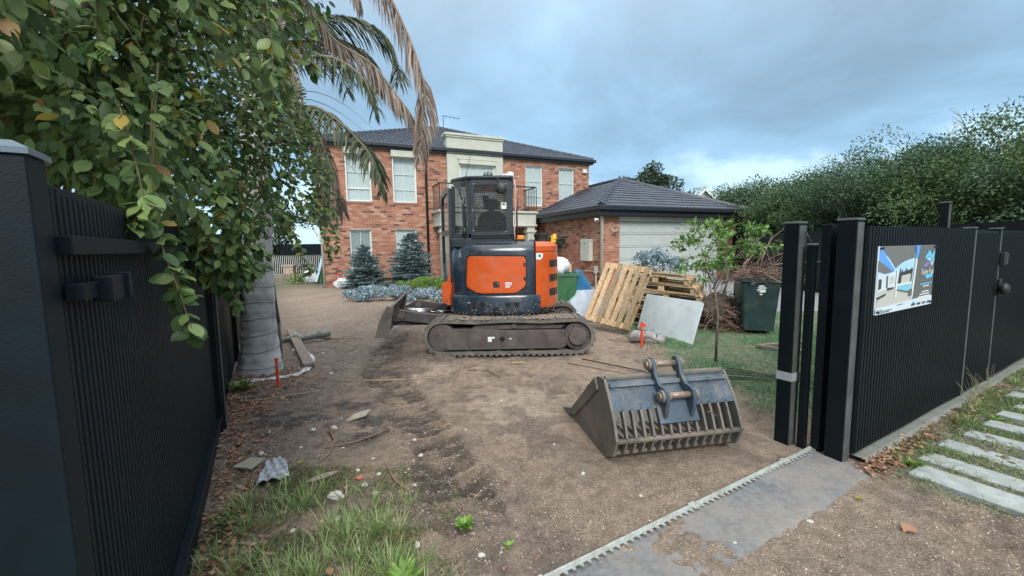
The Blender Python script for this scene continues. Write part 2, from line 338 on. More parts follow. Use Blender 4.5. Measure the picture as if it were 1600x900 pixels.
l_ground = leafmat('green_ground_cover', [(0, (0.08, 0.15, 0.03)), (1, (0.20, 0.31, 0.07))], 0.6, 0.2)

# ------------------------------------------------------------------ leaf scattering (real geometry)
T_DIAM = (np.array([(0, 0, 0), (0.45, 0.5, 0.06), (1, 0, -0.08), (0.45, -0.5, 0.06)]), np.array([(0, 2, 1), (0, 3, 2)]))
def _oval():
    st_ = [(0.10, 0.22), (0.26, 0.40), (0.45, 0.50), (0.64, 0.46), (0.80, 0.33), (0.92, 0.15)]
    v = [(0, 0, 0)] + [(a, 0, -0.10 * a * a) for a, _ in st_] + [(1, 0, -0.13)] + [(a, w_, 0.05 + 0.02 * math.sin(a * 9) - 0.10 * a * a) for a, w_ in st_] + [(a, -w_, 0.05 - 0.02 * math.sin(a * 8) - 0.10 * a * a) for a, w_ in st_]
    f = [(0, 1, 8), (0, 14, 1)]
    for i in range(5): f += [(1 + i, 2 + i, 9 + i), (1 + i, 9 + i, 8 + i), (1 + i, 14 + i, 15 + i), (1 + i, 15 + i, 2 + i)]
    return np.array(v, dtype=float), np.array(f + [(6, 7, 13), (6, 19, 7)])
T_OVAL = _oval()
T_BLADE = (np.array([(0, 0.5, 0), (0, -0.5, 0), (0.5, 0.4, 0.12), (0.5, -0.4, 0.12), (1, 0, -0.15)]), np.array([(0, 1, 3), (0, 3, 2), (2, 3, 4)]))
def unit(a): return a / np.maximum(np.linalg.norm(a, axis=1, keepdims=True), 1e-9)
def scatter(tpl, P, D, Nn, ln, wd):
    V0, F0 = tpl; n = len(P)
    D = unit(D); S = unit(np.cross(Nn, D)); Z = np.cross(D, S)
    ln = np.broadcast_to(ln, (n,)); wd = np.broadcast_to(wd, (n,))
    V = (P[:, None, :] + V0[None, :, 0, None] * (D * ln[:, None])[:, None, :] + V0[None, :, 1, None] * (S * wd[:, None])[:, None, :] + V0[None, :, 2, None] * (Z * ln[:, None])[:, None, :])
    F = F0[None] + (np.arange(n) * len(V0))[:, None, None]
    return V.reshape(-1, 3), F.reshape(-1, 3)
def rnd(n): return unit(rng.normal(size=(n, 3)))
def leaf_obj(name, tpl, P, D, Nn, ln, wd, mat, parent=None, world=False):
    V, F = scatter(tpl, P, D, Nn, ln, wd)
    if world and parent is not None:
        inv = np.array(chain(parent).inverted()); V = V @ inv[:3, :3].T + inv[:3, 3]
    return link(name, mesh_np(name, V, F, mat), parent)
def vnoise(x, y, seed=0):
    xi = np.floor(x).astype(np.int64); yi = np.floor(y).astype(np.int64); fx = x - xi; fy = y - yi
    fx = fx * fx * (3 - 2 * fx); fy = fy * fy * (3 - 2 * fy)
    def h(a, b):
        v = (a * 374761393 + b * 668265263 + seed * 974711) & 0xffffffff
        v = ((v ^ (v >> 13)) * 1274126177) & 0xffffffff
        return ((v ^ (v >> 16)) & 0xffff) / 65535.0
    return (h(xi, yi) * (1 - fx) + h(xi + 1, yi) * fx) * (1 - fy) + (h(xi, yi + 1) * (1 - fx) + h(xi + 1, yi + 1) * fx) * fy
def fbm(x, y, o=4, seed=0):
    s = 0; a = 1; t = 0
    for i in range(o):
        s = s + a * vnoise(x * 2 ** i, y * 2 ** i, seed + i); t += a; a *= 0.5
    return s / t

# ------------------------------------------------------------------ ground
def seg_dist(x, y, pts):
    """distance to polyline and arclength along it"""
    best = np.full(x.shape, 1e9); al = np.zeros(x.shape); side = np.zeros(x.shape); acc = 0
    for (ax, ay), (bx, by) in zip(pts[:-1], pts[1:]):
        dx, dy = bx - ax, by - ay; l2 = dx * dx + dy * dy; ll = math.sqrt(l2)
        t = np.clip(((x - ax) * dx + (y - ay) * dy) / l2, 0, 1)
        d = np.hypot(x - ax - t * dx, y - ay - t * dy); k_ = d < best
        best = np.where(k_, d, best); al = np.where(k_, acc + t * ll, al)
        side = np.where(k_, ((x - ax) * dy - (y - ay) * dx) / ll, side); acc += ll
    return best, al, side
LANES = [([(-1.85, 6.1), (-1.62, 4.9), (-1.05, 3.9), (-0.68, 3.15), (-0.28, 2.25)], 0.20, 1.15),
         ([(-2.1, 8.2), (-1.9, 6.5), (-1.2, 5.0)], 0.17, 0.6),
         ([(0.1, 4.4), (0.6, 4.15), (1.0, 4.25)], 0.10, 0.8), ([(1.0, 1.5), (1.4, 1.85), (1.75, 2.25)], 0.13, 0.35), ([(-0.2, 4.9), (0.3, 4.0), (0.2, 3.0)], 0.16, 0.22)]
def sm(x, a, b):
    t = np.clip((x - a) / (b - a), 0, 1); return t * t * (3 - 2 * t)
FD = np.array([0.869, 0.496]); FP = np.array([2.22, 2.69])          # right fence line
def fence_side(x, y):  # negative: yard side, positive: street side (right/near)
    return (x - FP[0]) * FD[1] - (y - FP[1]) * FD[0]
def ground_h(x, y):
    x = np.asarray(x, float); y = np.asarray(y, float)
    h = 0.05 * (fbm(x * 0.9, y * 0.9, 3, 3) - 0.5) + 0.03 * (fbm(x * 5, y * 5, 3, 9) - 0.5)
    rough_ = sm(fbm(x * 1.3, y * 1.3, 2, 21), 0.45, 0.65)
    h = h + 0.045 * (fbm(x * 14, y * 14, 3, 5) - 0.5) * (0.35 + rough_) + 0.012 * (fbm(x * 34, y * 34, 2, 6) - 0.5) * (0.5 + rough_)
    for pts, hw, am in LANES:
        d, al, sd_ = seg_dist(x, y, pts)
        k_ = (1 - sm(d, hw * 0.9, hw * 1.2)) * am * (0.55 + 0.45 * sm(fbm(x * 2.2, y * 2.2, 2, 33), 0.35, 0.5))
        ph = (al + 0.25 * np.abs(sd_) + 0.035 * fbm(x * 9, y * 9, 2, 8)) / 0.125
        lug = sm(np.sin(2 * np.pi * ph), -0.45, 0.35) * (1 - 0.8 * np.exp(-(sd_ / 0.018) ** 2))
        rim = np.exp(-((d - hw * 1.15) / 0.035) ** 2) * 0.014 * am
        h = h - k_ * (0.010 + 0.066 * lug) + k_ * 0.020 * (fbm(x * 22, y * 22, 2, 14)) + rim
    # churned heap next to the blade, heap beyond it
    h = h + 0.07 * np.exp(-(((x + 1.25) / 0.55) ** 2 + ((y - 5.75) / 0.35) ** 2)) * (0.6 + 0.8 * fbm(x * 12, y * 12, 2, 17))
    h = h + 0.22 * np.exp(-(((x + 2.6) / 0.42) ** 2 + ((y - 9.3) / 0.5) ** 2)) * (0.7 + 0.6 * fbm(x * 7, y * 7, 3, 19))
    h = h + 0.05 * np.exp(-(((x - 0.4) / 0.5) ** 2 + ((y - 4.35) / 0.14) ** 2)) * fbm(x * 14, y * 14, 2, 27)
    fs = fence_side(x, y)
    near_track = (np.exp(-((fs + 0.0) / 0.5) ** 2)) * (x < 3.2)
    h = h * (1 - 0.75 * near_track)
    # flatten under machine and under the bucket
    for (cx_, cy_, rx_, ry_) in ((-0.05, 6.6, 1.5, 1.1), (1.1, 3.3, 0.9, 0.7)):
        q = ((x - cx_) / rx_) ** 2 + ((y - cy_) / ry_) ** 2
        h = h * (1 - 0.7 * np.exp(-q * q))
    h = h - 0.045 * np.exp(-(((x) / 1.5) ** 4 + ((y - 6.3) / 1.0) ** 4))
    far = sm(y, 14, 20); h = h * (1 - 0.8 * far)
    return h
def gz(x, y): return float(ground_h(np.array([x]), np.array([y]))[0])
def axis(a, b, st, far):
    c = np.arange(a, b + 1e-6, st); g_ = [c]
    s = st; hi = b; o = []
    while hi < far:
        s = min(s * 1.16, 60); hi += s; o.append(hi)
    s = st; lo = a; q = []
    while lo > -far:
        s = min(s * 1.16, 60); lo -= s; q.append(lo)
    return np.concatenate([np.array(q[::-1]), c, np.array(o)])
xs = axis(-3.2, 3.4, 0.0165, 900); ys = axis(1.2, 6.6, 0.0165, 900)
GX, GY = np.meshgrid(xs, ys)
GZ = ground_h(GX, GY)
V = np.stack([GX, GY, GZ], -1).reshape(-1, 3)
nx, ny = len(xs), len(ys)
ii, jj = np.meshgrid(np.arange(nx - 1), np.arange(ny - 1))
a_ = (jj * nx + ii).ravel(); F = np.stack([a_, a_ + 1, a_ + nx + 1, a_ + nx], -1)
def lawn_mask(x, y):
    """1 where grass grows in the yard at right"""
    e_ = 1.75 + 0.30 * (fbm(x * 1.2, y * 1.2, 3, 41) - 0.5) * 2 + np.clip(5.0 - y, 0, 3) * 0.12
    m_ = sm(x, e_, e_ + 0.7) * sm(-fence_side(x, y), 0.22, 0.45) * (y < 9.2) * sm(y, 3.2, 3.7)
    return m_ * (x < 8.6)
def verge_mask(x, y):
    fs = fence_side(x, y); al = (x - FP[0]) * FD[0] + (y - FP[1]) * FD[1]
    return sm(fs, 0.06, 0.14) * sm(al + 0.12 * (fbm(x * 3, y * 3, 2, 55) - 0.5) * 4 - fs * 0.25, -0.12, 0.25)
def colour_field():
    x = V[:, 0]; y = V[:, 1]
    base = np.array([0.39, 0.30, 0.225]); dark = np.array([0.295, 0.238, 0.198]); pale = np.array([0.47, 0.375, 0.29]); green = np.array([0.15, 0.21, 0.125]); char = np.array([0.08, 0.075, 0.075])
    n_ = fbm(x * 0.8, y * 0.8, 4, 61); c = base + (pale - base) * sm(n_, 0.55, 0.7)[:, None]
    left = sm(-x - 0.15 * (y - 3) * 0 + 0.8 * (fbm(x * 1.5, y * 1.5, 3, 63) - 0.5), 0.95, 1.9) * (1 - sm(y, 7, 10) * 0.6)
    left = np.maximum(left, sm(fbm(x * 1.1, y * 1.1, 4, 67), 0.56, 0.66) * 0.5)
    c = c + (dark - c) * (left * 0.85)[:, None]
    spk = sm(fbm(x * 5.5, y * 5.5, 4, 91), 0.52, 0.64) * (0.35 + 0.65 * sm(fbm(x * 0.9, y * 0.9, 2, 93), 0.4, 0.6)); c = c + (dark * 0.62 - c) * (spk * 0.6)[:, None]
    k_ = np.zeros_like(x)
    for pts, hw, am in LANES:
        d, al, _ = seg_dist(x, y, pts); k_ = np.maximum(k_, (1 - sm(d, hw * 0.7, hw * 1.6)) * am * sm(fbm(x * 6, y * 6, 3, 70), 0.35, 0.6))
    k_ = np.maximum(k_, np.exp(-(((x + 1.35) / 0.6) ** 2 + ((y - 5.7) / 0.4) ** 2)))
    k_ = np.maximum(k_, np.exp(-(((x + 2.6) / 0.45) ** 2 + ((y - 9.3) / 0.5) ** 2)))
    c = c + (dark * 0.52 - c) * (k_ * 0.85)[:, None]
    for cx_, cy_, rx_, ry_ in ((-1.95, 3.55, 0.38, 0.22), (-1.22, 3.35, 0.16, 0.3), (-1.55, 3.9, 0.2, 0.12), (-3.0, 4.1, 0.4, 0.3)):
        q = np.minimum(1, 1.7 * np.exp(-(((x - cx_) / rx_) ** 2 + ((y - cy_) / ry_) ** 2))) * sm(fbm(x * 9, y * 9, 3, 75), 0.3, 0.5)
        c = c + (char - c) * (q * 0.9)[:, None]
    sand = np.exp(-(((x + 0.98) / 0.15) ** 2 + ((y - 2.72) / 0.10) ** 2)); c = c + (np.array([0.46, 0.33, 0.23]) - c) * (sand * 0.8)[:, None]
    lm = np.maximum(lawn_mask(x, y), verge_mask(x, y) * 0.8)
    c = c + (green - c) * (lm * 0.75)[:, None]
    fs = fence_side(x, y); tm = np.exp(-((fs - 0.22) / 0.3) ** 2) * (x < 2.4)
    c = c + (pale * 0.95 - c) * (tm * 0.4)[:, None]
    far = sm(np.hypot(x, y), 14, 22); c = c + (np.array([0.16, 0.16, 0.10]) - c) * far[:, None]
    return np.clip(c, 0, 1)
def soilmat():
    m, n, l, b = newmat('trodden_soil')
    at_ = n.new('ShaderNodeAttribute'); at_.attribute_name = 'soil'; ge = n.new('ShaderNodeNewGeometry')
    n1_ = n.new('ShaderNodeTexNoise'); n1_.inputs['Scale'].default_value = 90; n1_.inputs['Detail'].default_value = 6; n1_.inputs['Roughness'].default_value = 0.7; l.new(ge.outputs['Position'], n1_.inputs['Vector'])
    n2_ = n.new('ShaderNodeTexNoise'); n2_.inputs['Scale'].default_value = 11; n2_.inputs['Detail'].default_value = 8; n2_.inputs['Roughness'].default_value = 0.65; l.new(ge.outputs['Position'], n2_.inputs['Vector'])
    a = n.new('ShaderNodeMapRange'); a.inputs[1].default_value = 0.3; a.inputs[2].default_value = 0.7; a.inputs[3].default_value = 0.5; a.inputs[4].default_value = 1.5; l.new(n1_.outputs[0], a.inputs[0])
    a2 = n.new('ShaderNodeMapRange'); a2.inputs[1].default_value = 0.3; a2.inputs[2].default_value = 0.7; a2.inputs[3].default_value = 0.68; a2.inputs[4].default_value = 1.28; l.new(n2_.outputs[0], a2.inputs[0])
    mu = n.new('ShaderNodeMath'); mu.operation = 'MULTIPLY'; l.new(a.outputs[0], mu.inputs[0]); l.new(a2.outputs[0], mu.inputs[1])
    vs = n.new('ShaderNodeVectorMath'); vs.operation = 'SCALE'; l.new(at_.outputs[0], vs.inputs[0]); l.new(mu.outputs[0], vs.inputs['Scale'])
    l.new(vs.outputs[0], b.inputs['Base Color']); b.inputs['Roughness'].default_value = 0.85; b.inputs['Specular IOR Level'].default_value = 0.3
    ad = n.new('ShaderNodeMath'); ad.operation = 'ADD'; l.new(n1_.outputs[0], ad.inputs[0]); l.new(n2_.outputs[0], ad.inputs[1])
    bp = n.new('ShaderNodeBump'); bp.inputs['Strength'].default_value = 1.0; bp.inputs['Distance'].default_value = 0.045; l.new(ad.outputs[0], bp.inputs['Height']); l.new(bp.outputs[0], b.inputs['Normal'])
    return m
me = mesh_np('yard_ground', V, F, soilmat(), smooth=True)
ca = me.color_attributes.new('soil', 'FLOAT_COLOR', 'POINT')
cc = np.ones((len(V), 4), dtype=np.float32); cc[:, :3] = colour_field(); ca.data.foreach_set('color', cc.ravel())
tag(link('yard_ground', me), kind='structure')

# concrete plinth under the gate and fence on the street side, driveway
def fl(s, off, z=0.0):   # point at distance s along the fence line, off metres towards the street
    return (FP[0] + FD[0] * s + FD[1] * off, FP[1] + FD[1] * s - FD[0] * off, z)
FA = math.atan2(FD[1], FD[0])
b_ = MB(); n_s = 40
def plf(u, v):
    s = -3.6 + 3.62 * u; o = -0.22 + 0.42 * v
    p = fl(s, o); return (p[0], p[1], 0.012 - 0.0055 * max(0, -s) + 0.004 * math.sin(9 * s) + 0.004 * (random.random() - .5) - (0.03 if v > 0.98 else 0))
b_.grid(plf, 60, 10)
tag(b_.build('concrete_strip', m_concrete, smooth=True), kind='structure')
b_ = MB(); b_.box(4.7, 8.75, 8.75, 30, 0.0, 0.045)
tag(b_.build('driveway', m_drive), kind='structure')

# ------------------------------------------------------------------ left boundary fence (runs away from the camera)
LD = (-0.512, 0.859); LA = math.atan2(LD[1], LD[0])
def lf(t, off, z=0.0):   # t metres beyond the point (-2.5, 3.38) along the fence, off metres towards the yard
    return (-2.5 + LD[0] * t + LD[1] * off, 3.38 + LD[1] * t - LD[0] * off, z)
def shared(name, mb, mat):
    me = bpy.data.meshes.new(name); me.from_pydata(mb.v, [], mb.f)
    for m in (mat if isinstance(mat, (list, tuple)) else [mat]): me.materials.append(m)
    me.polygons.foreach_set('material_index', mb.m); me.update(); return me
def rib(wd, dp, h):
    b = MB(); b.prism([(-wd / 2, 0), (wd / 2, 0), (wd * 0.34, dp), (-wd * 0.34, dp)], lambda a, c, d: (a, -c, d), 0.0, h); return b
rib_l = shared('slat', rib(0.026, 0.014, 1.58), m_black_l)
t_ = thing('ribbed_fence', 'near black ribbed metal fence panel at left with rail and catch side post', 'fence', lf(-2.9, 0), LA)
# local x runs along the fence away from the camera; local -y is the yard side
b = MB(); b.box(0.03, 2.9, 0.004, 0.016, 0.06, 1.66); b.build('backing_sheet', m_black, t_)
for i in range(82):
    link('slat', rib_l, t_, loc=(0.06 + i * 0.0345, 0.004, 0.07))
b = MB(); b.box(0.055, 2.86, -0.045, -0.008, 1.495, 1.54); b.build('rail', m_black_l, t_, bevel=0.003)
b = MB(); b.box(0.055, 2.86, -0.045, -0.008, 0.10, 0.145); b.build('rail', m_black_l, t_, bevel=0.003)
b = MB(); b.box(2.80, 2.86, -0.05, 0.03, 0.0, 1.66); b.build('end_stile', m_black, t_, bevel=0.003)
b = MB(); b.box(2.862, 2.868, -0.052, -0.03, 0.0, 1.66); b.build('trim', m_grey_and_sheen, t_)  # light edge of the black post put into a grey strip
b = MB(); b.box(0, 2.9, -0.03, 0.05, -0.02, 0.05); b.build('bottom_sill', m_black, t_)
b = MB(); b.box(-0.045, 0.05, -0.02, 0.115, -0.05, 1.70)
t2 = thing('gate_post', 'big dark square post closest to camera at left edge', 'post', lf(-2.9, 0), LA)
b.build('post_shaft', m_black_l, t2, bevel=0.004)
b = MB(); b.add([(-0.052, -0.027, 1.70), (0.057, -0.027, 1.70), (0.057, 0.122, 1.70), (-0.052, 0.122, 1.70), (-0.052, -0.027, 1.712), (0.057, -0.027, 1.712), (0.057, 0.122, 1.712), (-0.052, 0.122, 1.712), (-0.03, 0.0, 1.728), (0.035, 0.0, 1.728), (0.035, 0.095, 1.728), (-0.03, 0.095, 1.728)],
   [(0, 1, 5, 4), (1, 2, 6, 5), (2, 3, 7, 6), (3, 0, 4, 7), (4, 5, 9, 8), (5, 6, 10, 9), (6, 7, 11, 10), (7, 4, 8, 11), (8, 9, 10, 11), (3, 2, 1, 0)])
b.build('cap', M('slate_grey_cap', (0.12, 0.16, 0.20), 0.1, 8, 0.35), t2)
t3 = thing('gate_catch', 'dark metal catch bracket fixed to the near left post', 'catch', lf(-2.84, 0.02, 1.40), LA)
b = MB(); b.box(0.0, 0.10, -0.035, 0.0, -0.012, 0.028); b.build('arm', m_black_l, t3, bevel=0.003)
b = MB(); b.box(0.10, 0.22, -0.06, -0.02, -0.025, 0.04); b.build('catch_box', m_black_l, t3, bevel=0.004)
b = MB(); b.box(0.215, 0.245, -0.07, -0.015, -0.025, 0.045); b.build('lip', m_black_l, t3, bevel=0.003)
for i in range(6):
    tl = 0.0 + i * 2.45
    lab = ['second dark fence panel beyond the near one, beside the palm', 'third dark fence panel behind the palm trunk', 'dark fence panel of the left boundary, fourth from the camera', 'dark fence panel of the left boundary, fifth from the camera', 'dark fence panel of the left boundary, sixth from the camera', 'farthest dark panel of the left boundary fence'][i]
    t_ = thing('ribbed_fence', lab, 'fence', lf(tl, 0), LA)
    b = MB(); b.box(0.0, 2.45, 0.0, 0.02, 0.0, 1.66); b.build('backing_sheet', m_black, t_)
    b = MB()
    for k in range(60): b.box(0.03 + k * 0.04, 0.053 + k * 0.04, -0.012, -0.001, 0.02, 1.66)
    tag(b.build('slat', m_black, t_), kind='stuff')
    b = MB(); b.box(-0.04, 0.04, -0.06, 0.06, 0, 1.72); b.build('post', m_black, t_, bevel=0.004)
    b = MB(); b.box(-0.028, 0.02, -0.067, -0.061, 0, 1.70); b.build('trim', m_grey_and_sheen, t_)  # grey strip paints the light edge on the post

# ------------------------------------------------------------------ right front fence, gate, posts
def frp(name, label, cat, s, off, z=0): return thing(name, label, cat, fl(s, off, z), FA)
# local x along fence (away to the right), local -y towards the street
t_ = frp('ribbed_fence', 'black vertical slat fence panel carrying the printed sign', 'fence', 0, 0)
rib_r = shared('slat', rib(0.032, 0.018, 1.54), m_black)
b = MB(); b.box(0.10, 2.28, -0.012, 0.0, 0.05, 1.60); b.build('backing_sheet', m_black, t_)
for i in range(48): link('slat', rib_r, t_, loc=(0.125 + i * 0.0452, -0.012, 0.06))
b = MB(); b.box(0.1, 2.28, 0.0, 0.05, 1.50, 1.55); b.box(0.1, 2.28, 0.0, 0.05, 0.1, 0.15); b.build('rail', m_black, t_)
def post(s, off, h, wd, name, label, sheenw=True, cap=True, dp=None):
    p = frp(name, label, 'post', s, off); dp = dp or wd
    b = MB(); b.box(0, wd, 0, dp, -0.05, h); b.build('post_shaft', m_black, p, bevel=0.004)
    if sheenw:
        b = MB(); b.box(0.004, wd - 0.004, -0.003, 0.0, 0.0, h - 0.01); b.build('trim', m_grey_and_sheen, p)  # street face's sky reflection painted as a thin grey plate
    if cap:
        b = MB(); b.box(-0.004, wd + 0.004, -0.006, dp + 0.004, h, h + 0.014); b.build('cap', m_grey_and_sheen, p, bevel=0.004)
    return p
def post_s(s, off_street, h, wd, dp, name, label, **k):
    """street face of the post lies off_street metres towards the street from the fence line"""
    p = frp(name, label, 'post', s, off_street)
    b = MB(); b.box(0, wd, 0, dp, -0.05, h); b.build('post_shaft', m_black, p, bevel=0.004)
    if k.get('trim', True):
        b = MB(); b.box(0.004, wd - 0.004, -0.004, -0.0005, 0.0, h - 0.012); b.build('trim', m_grey_and_sheen, p)  # post is black; grey plate colours in its grazing reflection
    b = MB(); b.box(-0.005, wd + 0.005, -0.008, dp + 0.005, h, h + 0.016); b.build('cap', m_grey_and_sheen, p, bevel=0.005)
    return p
post_s(0.0, 0.0, 1.635, 0.095, 0.11, 'fence_post', 'widest black post at the start of the slatted fence beside the sign')
post_s(2.285, 0.02, 1.60, 0.05, 0.08, 'fence_post', 'thin fence post right of the sign, first of two close together')
post_s(3.10, 0.02, 1.60, 0.05, 0.08, 'fence_post', 'thin fence post carrying the gate latch and round handle')
post_s(3.42, -0.45, 1.92, 0.07, 0.07, 'tall_post', 'tall black post rising above the fence near right edge')
t_ = frp('pedestrian_gate', 'narrow black slatted gate between two thin posts', 'gate', 2.34, 0)
b = MB(); b.box(0.0, 0.755, -0.01, 0.02, 0.05, 1.585); b.build('gate_sheet', m_black, t_)
rg = shared('slat', rib(0.032, 0.014, 1.50), m_black)
for i in range(16): link('slat', rg, t_, loc=(0.03 + i * 0.0455, -0.0105, 0.06))
t_ = frp('ribbed_fence', 'farther black slatted fence panel running off the right edge', 'fence', 3.155, 0)
b = MB(); b.box(0.0, 4.5, -0.01, 0.02, 0.05, 1.59); b.build('backing_sheet', m_black, t_)
for i in range(98): link('slat', rg, t_, loc=(0.03 + i * 0.0455, -0.0105, 0.07))
t_ = frp('gate_latch', 'black latch box high on the thin gate post', 'latch', 3.10, 0.025, 1.30)
b = MB(); b.box(0.0, 0.085, -0.04, -0.005, -0.06, 0.07); b.build('latch_box', m_black_p, t_, bevel=0.006)
b = MB(); b.box(0.07, 0.09, -0.045, -0.04, -0.05, 0.06); b.build('face_plate', m_grey_and_sheen, t_)
t_ = frp('door_knob_lock', 'round black knob lock on the thin gate post', 'lock', 3.13, 0.03, 1.0)
b = MB(); b.tube([(0, -0.005, 0), (0, -0.03, 0), (0.0, -0.06, 0.0), (0.0, -0.08, 0)], [0.03, 0.055, 0.06, 0.035], 14); b.build('knob', m_black_p, t_, smooth=True)
b = MB(); b.box(-0.03, 0.05, -0.02, -0.002, -0.07, 0.10); b.build('back_plate', m_black_p, t_, bevel=0.01)
# sliding gate parked behind the fence and its guide posts
post_s(-0.045, -0.32, 1.63, 0.10, 0.10, 'guide_post', 'black square post with silver tape band, leftmost of the gate posts')
t_ = frp('silver_tape', 'band of silver tape wrapped round the leftmost gate post', 'tape', -0.045, -0.32, 0.49)
b = MB(); b.box(-0.003, 0.103, -0.0075, 0.103, 0, 0.062); b.build('tape_band', m_silver, t_)
post_s(0.0, -0.235, 1.475, 0.045, 0.05, 'guide_post', 'short thin black post between the taped post and the gate leaf', trim=False)
t_ = frp('sliding_gate', 'open black sliding gate leaf parked behind the slatted fence', 'gate', 0.02, -0.15)
b = MB(); b.box(0.0, 0.045, 0.0, 0.055, 0.03, 1.62); b.build('end_stile', m_black, t_, bevel=0.003)
b = MB(); b.box(0.045, 4.2, 0.02, 0.03, 0.06, 1.61); b.build('gate_sheet', m_black, t_)
rs = shared('slat', rib(0.03, 0.018, 1.54), m_black)
for i in range(40): link('slat', rs, t_, loc=(0.07 + i * 0.045, 0.02, 0.06))
b = MB(); b.box(0.045, 4.2, 0.0, 0.05, 0.0, 0.055); b.build('bottom_rail', m_black, t_)
t_ = frp('roller_guide', 'black roller bracket bolted between the two guide posts', 'bracket', 0.02, -0.29, 1.38)
b = MB(); b.box(0.0, 0.03, -0.05, 0.03, -0.02, 0.05); b.box(0.0, 0.05, -0.04, 0.0, 0.05, 0.06); b.build('bracket_arm', m_black_p, t_)
for z in (-0.04, -0.12, -0.2):
    b = MB(); b.tube([(0.015, -0.02, z), (0.015, -0.02, z + 0.06)], 0.018, 10); b.build('roller', m_black_p, t_, smooth=True)
b = MB(); b.tube([(0.01, 0.01, 0.04), (0.02, -0.02, 0.1), (0.0, 0.0, 0.16), (0.02, 0.03, 0.2)], 0.005, 6); b.build('wire', m_cable, t_)
# gate track
t_ = frp('gate_track', 'pale galvanised gate rail with toothed rack crossing the entrance', 'track', 0.0, -0.20, 0.014)
b = MB(); b.box(-3.9, 1.2, -0.013, 0.014, 0.0, 0.006); b.build('base_plate', m_galv, t_)
b = MB(); b.prism([(-0.010, 0.006), (0.010, 0.006), (0.005, 0.018), (-0.005, 0.018)], lambda a, c, d: (d, a, c), -3.9, 1.2); b.build('rail', m_galv, t_)
tb = MB(); tb.prism([(-0.012, 0), (0.012, 0), (0.004, 0.020), (-0.004, 0.016)], lambda a, c, d: (a, d - c * 0.0 , c * 0.55 + 0.004) if False else (a, -0.040 - c, 0.002 + d), 0.0, 0.006)
tooth = shared('rack_tooth', tb, m_galv)
for i in range(92): link('rack_tooth', tooth, t_, loc=(-3.85 + i * 0.046, 0.024, 0))
for s in (-3.4, -2.35, -1.3, -0.35):
    b = MB(); b.box(s, s + 0.05, -0.03, 0.022, 0.006, 0.012); b.build('clamp', m_galv, t_)

# kerb under the right fence
t_ = MB()
t_.grid(lambda u, v: (lambda p: (p[0], p[1], 0.035 + 0.01 * math.sin(u * 40) * 0.3 - 0.04 * (v > 0.9)))(fl(0.12 + 7.5 * u, 0.012 + 0.085 * v)), 60, 6)
tag(t_.build('fence_kerb', m_kerb, smooth=True), kind='structure')

# stepping pavers
pv = bpy.data.objects.new('paver_path', None); COL.objects.link(pv); tag(pv, kind='structure')
pstarts = [(0.19, 0.22, 0.28), (0.50, 0.19, 0.24), (0.87, 0.19, 0.24), (1.25, 0.18, 0.28), (1.63, 0.18, 0.30), (2.01, 0.18, 0.30), (2.37, 0.18, 0.33), (2.70, 0.25, 0.22), (3.12, 0.16, 0.25), (3.5, 0.16, 0.28)]
for s, wd, o in pstarts:
    b = MB(); z = 0.016
    pts = [fl(s, o), fl(s + wd, o + 0.01), fl(s + wd, 1.5), fl(s, 1.5)]
    b.prism([(p[0], p[1]) for p in pts], lambda a, c, d: (a, c, d), -0.04, z + random.uniform(-0.004, 0.006))
    b.build('paver', m_paver, pv, bevel=0.006)

# ------------------------------------------------------------------ printed sign
t_ = frp('printed_sign', 'rectangular pool and patio advertising sign fixed to the slatted fence', 'sign', 0.24, 0.034, 1.0)
t_.rotation_euler = (0, 0, FA)
SWd, SHt = 1.02, 0.465
def fm(name, c, r=0.35): return M(name, c, 0.04, 6, r)
sm_ = [fm('sign_white', (0.62, 0.70, 0.76)), fm('sign_sky_blue', (0.12, 0.34, 0.80)), fm('sign_shade_grey', (0.16, 0.165, 0.16)), fm('sign_pale_blue', (0.42, 0.66, 0.82)), fm('sign_sand', (0.52, 0.52, 0.46)),
       fm('sign_dark', (0.05, 0.055, 0.06)), fm('sign_pool', (0.22, 0.55, 0.68)), fm('sign_logo_cyan', (0.12, 0.55, 0.85)), fm('sign_violet', (0.25, 0.20, 0.42)), fm('sign_slate', (0.13, 0.135, 0.135)), fm('sign_offwhite', (0.75, 0.75, 0.70))]
b = MB(); b.box(0, SWd, 0.0, 0.004, 0, SHt); sign_board = b.build('sign_board', sm_[0], t_)
pb = MB(); lay = [0]
def pic(pts, mi):
    lay[0] += 1; y = -0.0004 - 0.0002 * lay[0]
    vs = [(a * SWd, y, (1 - c) * SHt) for a, c in pts]
    pb.add(vs, [tuple(range(len(pts)))], mi)
# picture coordinates: a to the right, c downwards, both 0..1
def arc(p0, p1, p2, n=8):
    return [((1 - t) ** 2 * p0[0] + 2 * t * (1 - t) * p1[0] + t * t * p2[0], (1 - t) ** 2 * p0[1] + 2 * t * (1 - t) * p1[1] + t * t * p2[1]) for t in [i / n for i in range(n + 1)]]
pic([(0.02, 0.0), (0.66, 0.0), (0.66, 0.84), (0.02, 0.84)], 1)
pic([(0.03, 0.16), (0.66, 0.10), (0.66, 0.7), (0.02, 0.7)], 3)
pic([(0.02, 0.03), (0.18, 0.22), (0.28, 0.36), (0.28, 0.42), (0.12, 0.40), (0.02, 0.3)], 1)
pic([(0.05, 0.0), (0.62, 0.0), (0.62, 0.20)] + arc((0.62, 0.20), (0.40, 0.22), (0.30, 0.34)) + arc((0.28, 0.33), (0.2, 0.2), (0.05, 0.03)), 2)
pic([(0.01, 0.2), (0.25, 0.38), (0.12, 0.41), (0.01, 0.36)], 2)
pic([(0.01, 0.40), (0.14, 0.42), (0.30, 0.38), (0.30, 0.66), (0.01, 0.74)], 0)
pic([(0.03, 0.48), (0.08, 0.48), (0.08, 0.62), (0.03, 0.64)], 5)
pic([(0.15, 0.44), (0.18, 0.44), (0.18, 0.62), (0.15, 0.62)], 9)
